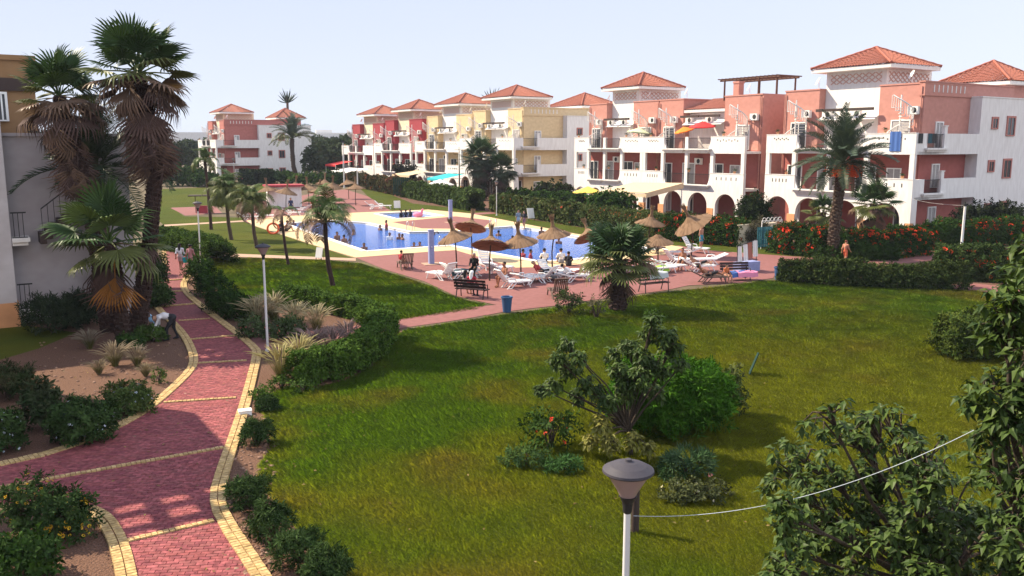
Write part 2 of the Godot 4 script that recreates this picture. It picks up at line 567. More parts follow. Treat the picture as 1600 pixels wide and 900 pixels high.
func arch_wall(s0: float, s1: float, h1: float, arches: Array, t0: float, t1: float, y0: float) -> MB:
	var poly := PackedVector2Array()
	poly.append(Vector2(s0, y0))
	for a in arches:
		var c: float = a[0]; var r: float = a[1]; var sp: float = a[2]
		poly.append(Vector2(c - r, y0))
		for i in 15:
			var an := PI - PI * i / 14
			poly.append(Vector2(c + cos(an) * r, sp + sin(an) * r))
		poly.append(Vector2(c + r, y0))
	poly.append(Vector2(s1, y0)); poly.append(Vector2(s1, h1)); poly.append(Vector2(s0, h1))
	var m := MB.new()
	m.prism(poly, t0, t1)
	return m

func red_block(p: Node3D, s0: float, s1: float, paint: Material, top: float, z0 := 2.2, z1 := 9.0, door := true, var_ := 0) -> void:
	var m := MB.new()
	m.slab(s0, s1, 6.5, top, z0, z1)
	m.slab(s0 - 0.05, s1 + 0.05, top, top + 0.12, z0 - 0.05, z1 + 0.05)
	obj("roof_block", m, paint, p)
	if door:
		window(p, (s0 + s1) / 2 - 0.95 + 0.3 * var_, 6.55, 1.7, 2.35, z0 - 0.01, 0 if var_ else 1)
	air_con(p, s0 + 0.25 + 0.4 * var_, 9.3, z0)

func unit(p: Node3D, s: float, w: float, paint: Material, tower: int, o := {}) -> void:
	# one house of the terrace, w metres wide: solid bay, two railed bays, solid bay
	var e := w / 14.4
	var c := [s, s + 4.2 * e, s + 7.75 * e, s + 11.3 * e, s + w]
	var skip_first: bool = o.get("corner", false)
	# back walls with the paint, and the side walls between
	var bw := MB.new()
	bw.slab(s + (1.0 if skip_first else 0.0), s + w, -1, 6.5, 2.2, 2.5)
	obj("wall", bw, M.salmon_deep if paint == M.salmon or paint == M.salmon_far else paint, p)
	var body := MB.new()
	body.slab(s + (1.32 if skip_first else 0.3), s + w - 0.1, -1, 10.2, 3.1, 20.0)
	obj("body_wall", body, M.white, p)
	var fl := MB.new()
	fl.slab(s, s + w, 2.73, 2.95, 0.32, 2.2)
	fl.slab(s, s + w, 6.2, 6.42, 0.32, 3.2)
	obj("floor_slab", fl, M.white, p)
	# arcade
	var arches := []
	for i in 4:
		arches.append([(c[i] + c[i + 1]) / 2 + (0.12 if i == 0 else 0.0), 1.33 * e, 1.1])
	obj("arcade", arch_wall(s, s + w, 2.73, arches, 0.0, 0.34, -1.0), M.white, p)
	for i in 5:
		var pl := MB.new()
		var a: float = c[i] - 0.42; var b: float = c[i] + 0.42
		if i == 0: a = s - 0.03
		if i == 4: b = s + w + 0.03
		pl.slab(a, b, -1, 0.97, -0.04, 0.38)
		obj("plinth", pl, M.orange, p)
	for i in 4:
		window(p, (c[i] + c[i + 1]) / 2 - 0.75, 0.1, 1.5 - 0.4 * (i % 2), 2.1, 2.19, i % 2)
	# parapets, columns, ledges, railings of the two upper floors
	var slots := MB.new()
	for f in 2:
		var y0: float = [2.73, 6.2][f]
		var y1: float = [4.31, 7.8][f]
		for i in [0, 3]:
			var a: float = c[i] - (0.0 if i == 0 else 0.2)
			var b: float = c[i + 1] + (0.2 if i == 0 else 0.0)
			var m := MB.new()
			m.slab(a, b, y0, y1, 0.0, 0.3)
			m.slab(a, b, y1, y1 + 0.05, -0.03, 0.33)
			obj("parapet", m, M.white, p)
			for k in 5 + 3 * f:
				var x: float = lerpf(a + 0.9, b - 0.9, k / (4.0 + 3 * f))
				if f == 0: slots.slab(x - 0.05, x + 0.05, y1 - 0.62, y1 - 0.32, -0.006, 0.1)
				else:
					slots.box(Vector3(x, y1 - 0.42 + 0.1 * (k % 2), 0.05), Vector3(0.12, 0.12, 0.112), Basis(Vector3(0, 0, 1), PI / 4))
		var lg := MB.new()
		for i in [1, 2]:
			var a: float = c[i] + 0.2
			var b: float = c[i + 1] - 0.2
			lg.slab(a, b, y0, y0 + 0.4, 0.0, 0.3)
			ledge(lg, c[i], c[i + 1], y0 + 0.46)
			railing(p, a, b, y0 + 0.46, y1 - 0.1, 0.15, o.get("rail", M.iron), 0)
		lg.slab(c[2] - 0.2, c[2] + 0.2, y0, y1, 0.0, 0.3)
		obj("balcony_ledge", lg, M.white, p)
		# flared brackets beside the railings
		for q in [[c[1] + 0.2, 1.0], [c[3] - 0.2, -1.0]]:
			var pg := PackedVector2Array([Vector2(q[0], y0 + 0.46), Vector2(q[0] + q[1] * 0.32, y0 + 0.46), Vector2(q[0] + q[1] * 0.1, y0 + 0.95), Vector2(q[0], y1)])
			var fl2 := MB.new()
			fl2.prism(pg, 0.05, 0.27)
			obj("bracket", fl2, M.white, p)
	obj("vent_slots", slots, M.dark, p).set_meta("kind", "stuff")
	for i in 5:
		var x: float = clampf(c[i], s + 0.22, s + w - 0.22)
		var m := MB.new()
		m.slab(x - 0.2, x + 0.2, 4.31 if i != 2 else 2.73, 6.2, 0.01, 0.29)
		obj("column", m, M.white, p)
	# doors of the first floor
	window(p, c[0] + 2.45, 3.0, 1.3, 2.1, 2.19, 1)
	window(p, c[1] + 0.5, 3.0, 1.9, 2.2, 2.19, 0)
	window(p, c[2] + 0.9, 3.0, 1.8, 2.2, 2.19, 1)
	window(p, c[3] + 0.8, 3.0, 1.6, 2.15, 2.19, 0)
	air_con(p, c[2] - 0.2, 5.1, 2.2)
	# top floor
	var a0: float = s + (0.96 if skip_first else 0.1)
	red_block(p, a0, c[1] + 0.65, paint, 11.6, 2.2, 9.0, true, 0)
	red_block(p, c[3] - 0.6, s + w - 0.05, paint, 11.6, 2.2, 9.0, true, 1)
	var x0: float = c[1] + 0.65; var x1: float = c[3] - 0.6
	var mid := MB.new()
	if tower:
		mid.slab(x0 + 0.02, x1 - 0.02, 9.0, 13.1, 3.0, 9.2)
		mid.slab(x0 + 0.02, x1 - 0.02, 6.5, 9.0, 3.6, 9.2)
		obj("tower_wall", mid, M.white if tower == 1 else M.cream, p)
		hip_roof(p, x0 - 0.95, x1 + 0.95, 2.0, 9.0, 13.35, 15.05, M.tile)
		frieze(p, x0 + 0.1, x1 - 0.1, 12.0, 3.0, 0)
		frieze(p, 3.1, 9.0, 12.0, x0 + 0.02, 1)
	else:
		mid.slab(x0 + 0.02, x1 - 0.02, 6.5, 10.4, 3.4, 9.2)
		obj("tower_wall", mid, M.white, p)
		var rf := MB.new()
		var n := 46
		for i in n:
			var xa := lerpf(x0 - 0.1, x1 + 0.1, float(i) / n); var xb := lerpf(x0 - 0.1, x1 + 0.1, float(i + 1) / n)
			var la := 0.08 if i % 2 else 0.0
			var lb := 0.0 if i % 2 else 0.08
			rf.col = Color.WHITE * R(0.85, 1.1)
			rf.quad(Vector3(xb, 10.55 + lb, 2.2), Vector3(xa, 10.55 + la, 2.2), Vector3(xa, 11.75 + la, 6.5), Vector3(xb, 11.75 + lb, 6.5))
		var ro := obj("roof", rf, M.tile, p)
		var fa := MB.new()
		fa.slab(x0 - 0.1, x1 + 0.1, 10.25, 10.52, 2.25, 3.4)
		obj("fascia", fa, M.white, ro)
		var ch := MB.new()
		ch.slab(x0 - 0.75, x0 - 0.05, 11.7, 12.9, 3.2, 3.9)
		ch.slab(x0 - 0.8, x0, 12.9, 13.1, 3.15, 3.95)
		obj("chimney", ch, paint, p)
	# dark openings, beam and sloped canvas under the tower
	var pw: float = (x1 - x0 - 0.5) / 2
	for k in 2:
		var xa: float = x0 + 0.15 + k * (pw + 0.2)
		var b := MB.new()
		b.slab(xa, xa + pw, 9.72, 9.95, 1.6, 1.78)
		obj("pergola_beam", b, M.wood, p)
		var cv := MB.new()
		cv.quad(Vector3(xa + pw, 9.65, 3.0), Vector3(xa, 9.65, 3.0), Vector3(xa, 9.0, 1.9), Vector3(xa + pw, 9.0, 1.9))
		cv.quad(Vector3(xa, 9.67, 3.0), Vector3(xa + pw, 9.67, 3.0), Vector3(xa + pw, 9.02, 1.9), Vector3(xa, 9.02, 1.9))
		obj("awning", cv, M.white, p)
		window(p, xa + 0.2, 6.5, pw - 0.5, 2.3, 3.58, 0)
		air_con(p, xa + pw * 0.6, 9.2, 2.6)
	# rain pipes, dishes and clutter
	for x in [s + (1.15 if skip_first else 0.12), s + w - 0.12]:
		var rp := MB.new()
		rp.tube([Vector3(x, 2.8, 2.1), Vector3(x, 11.4, 2.1)], [0.05, 0.05], 6)
		obj("rain_pipe", rp, paint, p)
	for k in 2:
		var ds := MB.new()
		var dx: float = lerpf(s + 1.0, s + w - 1.0, [0.12, 0.86][k]) + R(-0.5, 0.5)
		ds.tube([Vector3(dx, 11.6, 3.2), Vector3(dx, 12.3, 3.2)], [0.03, 0.03], 5)
		ds.lathe([[0.0, 0.0], [0.22, 0.03], [0.38, 0.1], [0.38, 0.11], [0.2, 0.05], [0.0, 0.02]], 14, Vector3(dx, 12.4, 3.15), Basis(Vector3(0.6, 0.2, 0.3).normalized(), -1.15))
		obj("satellite_dish", ds, M.ac, p)
	for k in 5:
		var f := k % 2
		var px: float = [c[0] + 1.2, c[0] + 2.9, c[3] + 0.9, c[3] + 2.2, c[2] - 0.6][k] + R(-0.3, 0.3)
		var y: float = [4.36, 7.85][f]
		var pot := MB.new()
		pot.lathe([[0.0, 0.0], [0.09, 0.0], [0.13, 0.2], [0.11, 0.2]], 8, Vector3(px, y, 0.15))
		var po := obj("flower_pot", pot, M.orange, p)
		var lf := MB.new()
		for i in 26:
			var d := Vector3(R(-1, 1), R(0.1, 1), R(-1, 1)).normalized()
			lf.leaf(Vector3(px, y + 0.2, 0.15) + d * 0.08, d, Vector3.UP if absf(d.y) < 0.9 else Vector3.RIGHT, R(0.15, 0.35), 0.08)
		obj("plant", lf, M.f_green, po)
	if o.get("spiral", true):
		spiral(p, s + 2.4, 1.45, 6.45, 9.8)
		spiral(p, s + w - 1.9, 1.45, 6.45, 9.8)

func end_side(p: Node3D, paint: Material, deep: float) -> void:
	# the end house's side: wrapped balconies, painted recess, plain white wall with small windows
	for f in 2:
		var y0: float = [2.73, 6.2][f]
		var y1: float = [4.31, 7.8][f]
		var m := MB.new()
		m.slab(0.0, 0.3, y0, y1, 0.3, 1.5)
		m.slab(0.0, 0.3, y0, y0 + 0.4, 1.5, 3.75)
		m.slab(0.0, 0.3, y0, y1, 3.75, 8.6)
		m.slab(0.3, 1.0, y0, y0 + 0.22, 2.2, 8.5)
		obj("parapet", m, M.white, p)
		var lg := MB.new()
		lg.slab(-0.14, 0.02, y0 + 0.2, y0 + 0.36, 1.3, 3.95)
		lg.slab(-0.28, 0.02, y0 + 0.36, y0 + 0.5, 1.15, 4.1)
		obj("balcony_ledge", lg, M.white, p)
		railing(p, 1.5, 3.75, y0 + 0.5, y1 - 0.05, 0.15, M.iron, 1)
		var br := MB.new()
		br.slab(0.04, 0.27, y1, y1 + 0.55, 3.75, 4.15)
		br.slab(0.0, 0.31, y1 + 0.55, y1 + 0.63, 3.7, 4.2)
		obj("bracket", br, M.white, p)
		window(p, 3.9, [3.55, 6.55][f], 1.05, [1.9, 2.2][f], 0.99 - 0.05 * f, 1, 1)
	window(p, 3.8, 0.3, 1.1, 1.75, 0.99, 1, 1)
	var w := MB.new()
	w.slab(1.0, 1.3, -1, 6.5, 2.5, 8.6)
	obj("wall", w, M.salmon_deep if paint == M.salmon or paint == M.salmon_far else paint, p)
	var top := MB.new()
	top.slab(0.93, 1.4, 10.8, 11.73, 2.13, 15.0)
	top.slab(0.87, 1.45, 11.73, 11.83, 2.07, 15.0)
	top.slab(0.88, 1.4, 10.7, 10.8, 2.08, 8.6)
	obj("roof_parapet", top, paint, p)
	var sl := MB.new()
	for i in 8:
		sl.slab(0.90, 0.96, 11.0, 11.55, 3.3 + i * 0.6, 3.4 + i * 0.6)
	obj("vent_slots", sl, M.white, p).set_meta("kind", "stuff")
	var sw := MB.new()
	sw.slab(0.0, 4.0, -1, 10.7, 8.6, deep)
	sw.slab(-0.04, 4.0, 10.7, 10.79, 8.56, deep + 0.04)
	sw.slab(0.4, 1.3, 10.79, 10.8, 8.6, 8.9)
	obj("side_wall", sw, M.white, p)
	for f in 3:
		var y: float = [0.6, 4.15, 7.65][f]
		window(p, 10.2, y + 0.55, 1.0, 1.0, -0.012, 2, 1)
		window(p, 12.5, y, 1.35, 1.65, -0.012, 2, 1)
	# pier under the corner
	var pr := MB.new()
	pr.slab(0.0, 0.4, -1, 2.73, 0.34, 0.75)
	obj("column", pr, M.white, p)

func back_roof(p: Node3D, x0: float, x1: float, z0: float, z1: float, paint: Material) -> void:
	var m := MB.new()
	m.slab(x0 + 0.8, x1 - 0.8, 10.0, 12.2, z0 + 0.8, z1 - 0.8)
	obj("roof_block", m, paint, p)
	hip_roof(p, x0, x1, z0, z1, 12.4, 14.4, M.tile)
func row_origin(s: float, t: float, y: float) -> Vector3:
	# a point of the facade line of the terraced row
	var u := Vector3(-0.54072654, 0, -0.84119844)
	var v := Vector3(0.84119844, 0, -0.54072654)
	return Vector3(30.55, y, -66.28) + u * s + v * t

func build_rows() -> void:
	var b := thing("apartment_building", "salmon end building with white tower, wrapped side balconies and blue towel on its parapet", "building", row_origin(0, 0, 0), ROW_TURN, "terraced apartment row")
	unit(b, 0.0, 14.4, M.salmon, 1, {"corner": true})
	end_side(b, M.salmon, 26.0)
	back_roof(b, 1.6, 8.6, 15.5, 22.5, M.salmon)
	b = thing("apartment_building", "salmon building with cream canopy before its arches and wooden pergola on the roof", "building", row_origin(16.9, 0, -0.1), ROW_TURN, "terraced apartment row")
	unit(b, 0.0, 14.1, M.salmon, 0)
	unit(b, 14.1, 12.0, M.salmon, 1)
	var m := MB.new()
	m.slab(-0.02, 0.4, -1, 11.6, 2.2, 12)
	obj("side_wall", m, M.salmon, b)
	b = thing("apartment_building", "yellow end building behind the two fan palms, with plain white side wall", "building", row_origin(56.7, 0.4, 0.0), ROW_TURN, "terraced apartment row")
	unit(b, 0.0, 14.4, M.yellow, 1, {"corner": true})
	end_side(b, M.yellow, 24.0)
	back_roof(b, 4.0, 13.0, 14.0, 22.0, M.yellow)
	b = thing("apartment_building", "cream and yellow building between the maroon and the yellow end one", "building", row_origin(71.1, 0.4, -0.4), ROW_TURN, "terraced apartment row")
	unit(b, 0.0, 14.4, M.yellow, 1)
	b = thing("apartment_building", "maroon building with cream tower next to the cream one", "building", row_origin(87.0, 0.4, -0.7), ROW_TURN, "terraced apartment row")
	unit(b, 0.0, 14.4, M.maroon, 2)
	b = thing("apartment_building", "maroon building at the far end of the row", "building", row_origin(101.8, 0.4, -1.1), ROW_TURN, "terraced apartment row")
	unit(b, 0.0, 14.4, M.maroon, 2)
	b = thing("apartment_building", "detached salmon building with grey side wall behind the far date palm", "building", G(340, 281), ROW_TURN)
	unit(b, 0.0, 14.4, M.salmon_far, 2, {"corner": true})
	end_side(b, M.salmon_far, 19.5)
	back_roof(b, 2.5, 9.5, 13.0, 19.4, M.salmon_far)
func build_left() -> void:
	# the shaded building on the left edge, seen from its side, and the wing beyond the frame that shades the path
	var b := thing("apartment_building", "shaded grey building at the left edge behind the tall fan palms, with outside stair", "building", Vector3(-19.15, 0, -32.9), ROW_TURN)
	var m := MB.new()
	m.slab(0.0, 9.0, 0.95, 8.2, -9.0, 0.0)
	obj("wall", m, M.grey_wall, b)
	m = MB.new()
	m.slab(-0.05, 9.0, -0.2, 0.95, -9.0, 0.05)
	obj("plinth", m, M.orange, b)
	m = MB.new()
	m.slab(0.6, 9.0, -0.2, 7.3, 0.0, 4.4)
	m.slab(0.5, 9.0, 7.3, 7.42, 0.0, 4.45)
	obj("side_wall", m, M.shade_tinted_wall, b)
	m = MB.new()
	m.slab(2.6, 9.0, 7.42, 10.3, 0.0, 1.45)
	m.slab(2.5, 9.1, 10.3, 10.5, 0.0, 1.55)
	obj("roof_block", m, M.ochre, b)
	m = MB.new()
	m.slab(2.5, 2.62, 9.1, 9.6, 0.02, 1.4)
	obj("roof_band", m, M.wood, b)
	window(b, 0.02, 7.9, 0.42, 1.15, 2.58, 0, 1)
	hip_roof(b, 2.0, 9.0, -7.5, -0.9, 10.9, 12.6, M.tile)
	# small balconies
	for y in [3.3, 0.55]:
		m = MB.new()
		m.slab(-0.3, 0.62, y, y + 0.16, 0.02, 0.62)
		m.slab(-0.2, 0.62, y - 0.14, y, 0.02, 0.55)
		obj("balcony_ledge", m, M.white, b)
		railing(b, 0.03, 0.55, y + 0.16, y + 1.15, -0.25, M.iron, 1, 0.16)
	# outside stair with iron rail
	m = MB.new()
	var rl := MB.new()
	for i in 9:
		var t := 0.95 + i * 0.22
		m.slab(-0.45, 0.62, 3.45 + i * 0.17, 3.62 + i * 0.17, t, t + 0.24)
		m.slab(-0.45, 0.62, 3.2 + i * 0.17, 3.45 + i * 0.17, t, t + 0.22)
		rl.tube([Vector3(-0.4, 3.6 + i * 0.17, t + 0.11), Vector3(-0.4, 4.55 + i * 0.17, t + 0.11)], [0.014, 0.014], 4, false)
	rl.tube([Vector3(-0.4, 4.55, 1.06), Vector3(-0.4, 4.55 + 8 * 0.17, 1.06 + 8 * 0.22)], [0.025, 0.025], 5)
	obj("stair_flight", m, M.wood, b)
	obj("railing", rl, M.iron, b)
	# neighbouring wing just outside the picture: its roof and timber frame shade the path
	b = thing("apartment_building", "pale wing beyond the left edge that shades the red path", "building", Vector3(-17.0, 0, -25.4), ROW_TURN)
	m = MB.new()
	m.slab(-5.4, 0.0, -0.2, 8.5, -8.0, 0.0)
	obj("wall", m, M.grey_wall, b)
	for i in 4:
		m = MB.new()
		m.slab(-7.2, -5.4, 8.2, 8.42, -0.35 - i * 0.85, -0.15 - i * 0.85)
		obj("roof_beam", m, M.wood, b)
	for i in 2:
		m = MB.new()
		m.slab(-6.3 - i * 0.75, -6.14 - i * 0.75, 8.0, 8.2, -3.2, 0.0)
		obj("cross_beam", m, M.wood, b)
	for i in 2:
		m = MB.new()
		m.slab(-7.1, -6.9, -0.1, 8.0, -0.3 - i * 2.6, -0.1 - i * 2.6)
		obj("post", m, M.wood, b)
# ---------------------------------------------------------------- ground, lawns, paths, pool
var nA := FastNoiseLite.new()
var nB := FastNoiseLite.new()
var nC := FastNoiseLite.new()

func patch(x: float, z: float, cx: float, cz: float, r: float) -> float:
	return exp(-((x - cx) * (x - cx) + (z - cz) * (z - cz) * 0.5) / (r * r))

func lawn_col(x: float, z: float) -> Color:
	var green := Color(0.066, 0.116, 0.014)
	var olive := Color(0.136, 0.146, 0.018)
	var straw := Color(0.165, 0.128, 0.032)
	var a := nA.get_noise_2d(x, z) * 0.75 + nB.get_noise_2d(x, z) * 0.55
	var k := 0.5 + a
	k += 0.75 * patch(x, z, 9.5, -26, 8) + 0.4 * patch(x, z, 2, -15, 5) - 0.55 * patch(x, z, -3.5, -22, 3.0) - 0.6 * patch(x, z, 1, -32, 7) - 0.5 * patch(x, z, -6, -43, 9) - 0.3 * patch(x, z, 10, -40, 4)
	if z < -60: k = 0.6 + a * 0.5
	var c := green.lerp(olive, clampf(k, 0, 1))
	var d := clampf(nC.get_noise_2d(x, z) * 1.6 - 0.35 + 0.75 * patch(x, z, -3.2, -18.0, 2.4) + 0.6 * patch(x, z, -1.5, -14.0, 2.0) + 0.4 * patch(x, z, 1.5, -13, 2), 0, 0.8)
	if z < -60: d *= 0.3
	c = c.lerp(straw, d)
	var f := 1.0 + 0.2 * nB.get_noise_2d(x * 4.3, z * 4.3)
	return Color(c.r * f, c.g * f, c.b * f)

func grid_sheet(poly: PackedVector2Array, y: float, cell: float, colf: Callable) -> MB:
	var m := MB.new()
	var lo := Vector2(1e9, 1e9); var hi := -lo
	for p in poly:
		lo = lo.min(p); hi = hi.max(p)
	var nx := int(ceil((hi.x - lo.x) / cell)); var nz := int(ceil((hi.y - lo.y) / cell))
	for i in nx:
		for j in nz:
			var a := lo + Vector2(i, j) * cell
			var q := PackedVector2Array([a, a + Vector2(cell, 0), a + Vector2(cell, cell), a + Vector2(0, cell)])
			var all_in := true
			for w in q:
				if not Geometry2D.is_point_in_polygon(w, poly): all_in = false
			var parts: Array = [q] if all_in else Geometry2D.intersect_polygons(q, poly)
			for pp in parts:
				var ids := Geometry2D.triangulate_polygon(pp)
				for k in range(0, ids.size(), 3):
					var t := [pp[ids[k]], pp[ids[k + 1]], pp[ids[k + 2]]]
					if (t[1] - t[0]).cross(t[2] - t[0]) > 0:
						t = [t[0], t[2], t[1]]
					for w in [0, 2, 1]:
						m.v.append(Vector3(t[w].x, y, t[w].y)); m.n.append(Vector3.UP); m.c.append(colf.call(t[w].x, t[w].y))
	return m

func path_bricks(base: Node3D, poly: PackedVector2Array, zmax: float, zmin: float, y: float, turn: float) -> void:
	# red clay pavers in running bond; the nearest 300 are pieces of their own
	var variants := []
	for k in 4:
		var b := MB.new()
		var s := [1.0, 0.82, 1.18, 0.95][k] as float
		b.col = Color(0.255 * s, [0.068, 0.063, 0.072, 0.078][k] * s, [0.070, 0.072, 0.074, 0.078][k] * s)
		var w := 0.097; var d := 0.047; var h := 0.03
		var q := [Vector3(-w, 0, -d), Vector3(w, 0, -d), Vector3(w, 0, d), Vector3(-w, 0, d)]
		var u := []
		for e in q: u.append(Vector3(e.x * 0.975, h, e.z * 0.95))
		b.quad(u[3], u[2], u[1], u[0])
		for e in 4:
			var f: int = (e + 1) % 4
			b.quad(q[f], q[e], u[e], u[f])
		variants.append(b)
	var meshes := []
	for b in variants: meshes.append(b.mesh())
	var rest := MB.new()
	var bs := Basis(Vector3.UP, turn)
	var lo := Vector2(1e9, 1e9); var hi := -lo
	for p in poly:
		lo = lo.min(p); hi = hi.max(p)
	var spots := []
	var row := -400
	while row < 400:
		var cz := row * 0.1
		for i in range(-80, 80):
			var cx := i * 0.2 + (0.1 if row % 2 else 0.0)
			var p: Vector3 = bs * Vector3(cx, 0, cz) + Vector3((lo.x + hi.x) / 2, 0, (lo.y + hi.y) / 2)
			if p.z > zmax or p.z < zmin: continue
			if Geometry2D.is_point_in_polygon(Vector2(p.x, p.z), poly): spots.append(p)
		row += 1
	spots.sort_custom(func(a, b): return a.z > b.z)
	var cnt := 0
	for p in spots:
		var k := rng.randi() % 4
		var x := Transform3D(bs * Basis(Vector3(R(-1, 1), 0.0, R(-1, 1)).normalized(), R(0, 0.015)), (p as Vector3) + Vector3(0, y + R(-0.004, 0.002), 0))
		var seen := absf(p.x - (-5.2)) < 2.2
		if cnt < 290 and seen:
			var o := obj("brick", meshes[k], M.paver, base)
			o.transform = x
			cnt += 1
		else:
			rest.add(variants[k], x)
	if rest.v.size():
		obj("brick_paving", rest, M.paver, base).set_meta("kind", "stuff")

func border_bricks(line: PackedVector2Array, width: float, y: float, called: String, own: int, zfar := -1e9) -> void:
	# a kerb band of small yellow pavers along a line
	var bedm := MB.new()
	var rest := MB.new()
	var variants := []
	var meshes := []
	for k in 3:
		var b := MB.new()
		b.col = Color([0.50, 0.45, 0.54][k], [0.35, 0.31, 0.38][k], [0.15, 0.135, 0.18][k])
		var w := width * 0.235; var d := 0.047; var h := 0.045
		var q := [Vector3(-w, 0, -d), Vector3(w, 0, -d), Vector3(w, 0, d), Vector3(-w, 0, d)]
		var u := []
		for e in q: u.append(Vector3(e.x * 0.93, h, e.z * 0.88))
		b.quad(u[3], u[2], u[1], u[0])
		for e in 4:
			var f: int = (e + 1) % 4
			b.quad(q[f], q[e], u[e], u[f])
		variants.append(b); meshes.append(b.mesh())
	var acc := 0.05
	var spots := []
	for i in line.size() - 1:
		var a := line[i]; var b := line[i + 1]
		var d := b - a
		var l := d.length()
		if l < 1e-5: continue
		d /= l
		var s := Vector2(-d.y, d.x) * width / 2
		bedm.col = Color(0.3, 0.2, 0.09)
		bedm.quad(Vector3(a.x - s.x, y, a.y - s.y), Vector3(a.x + s.x, y, a.y + s.y), Vector3(b.x + s.x, y, b.y + s.y), Vector3(b.x - s.x, y, b.y - s.y))
		while acc < l:
			var p := a + d * acc
			for k in [-1, 1]:
				spots.append([p + s * 0.5 * k, atan2(d.x, d.y)])
			acc += 0.1
		acc -= l
	# make the bed face up
	for i in range(0, bedm.v.size(), 3):
		if bedm.n[i].y < 0:
			var w := bedm.v[i + 1]; bedm.v[i + 1] = bedm.v[i + 2]; bedm.v[i + 2] = w
			for k in 3: bedm.n[i + k] = Vector3.UP
	var root := struct(called, bedm, M.paver)
	spots.sort_custom(func(p, q): return p[0].y > q[0].y)
	var cnt := 0
	for q in spots:
		var p: Vector2 = q[0]
		if p.y < zfar: continue
		var k := rng.randi() % 3
		var x := Transform3D(Basis(Vector3.UP, q[1]), Vector3(p.x, y + R(-0.006, 0.003), p.y))
		if cnt < own and p.y < -12.9:
			var o := obj("brick", meshes[k], M.paver, root)
			o.transform = x
			cnt += 1
		else:
			rest.add(variants[k], x)
	if rest.v.size():
		obj("brick_band", rest, M.paver, root).set_meta("kind", "stuff")

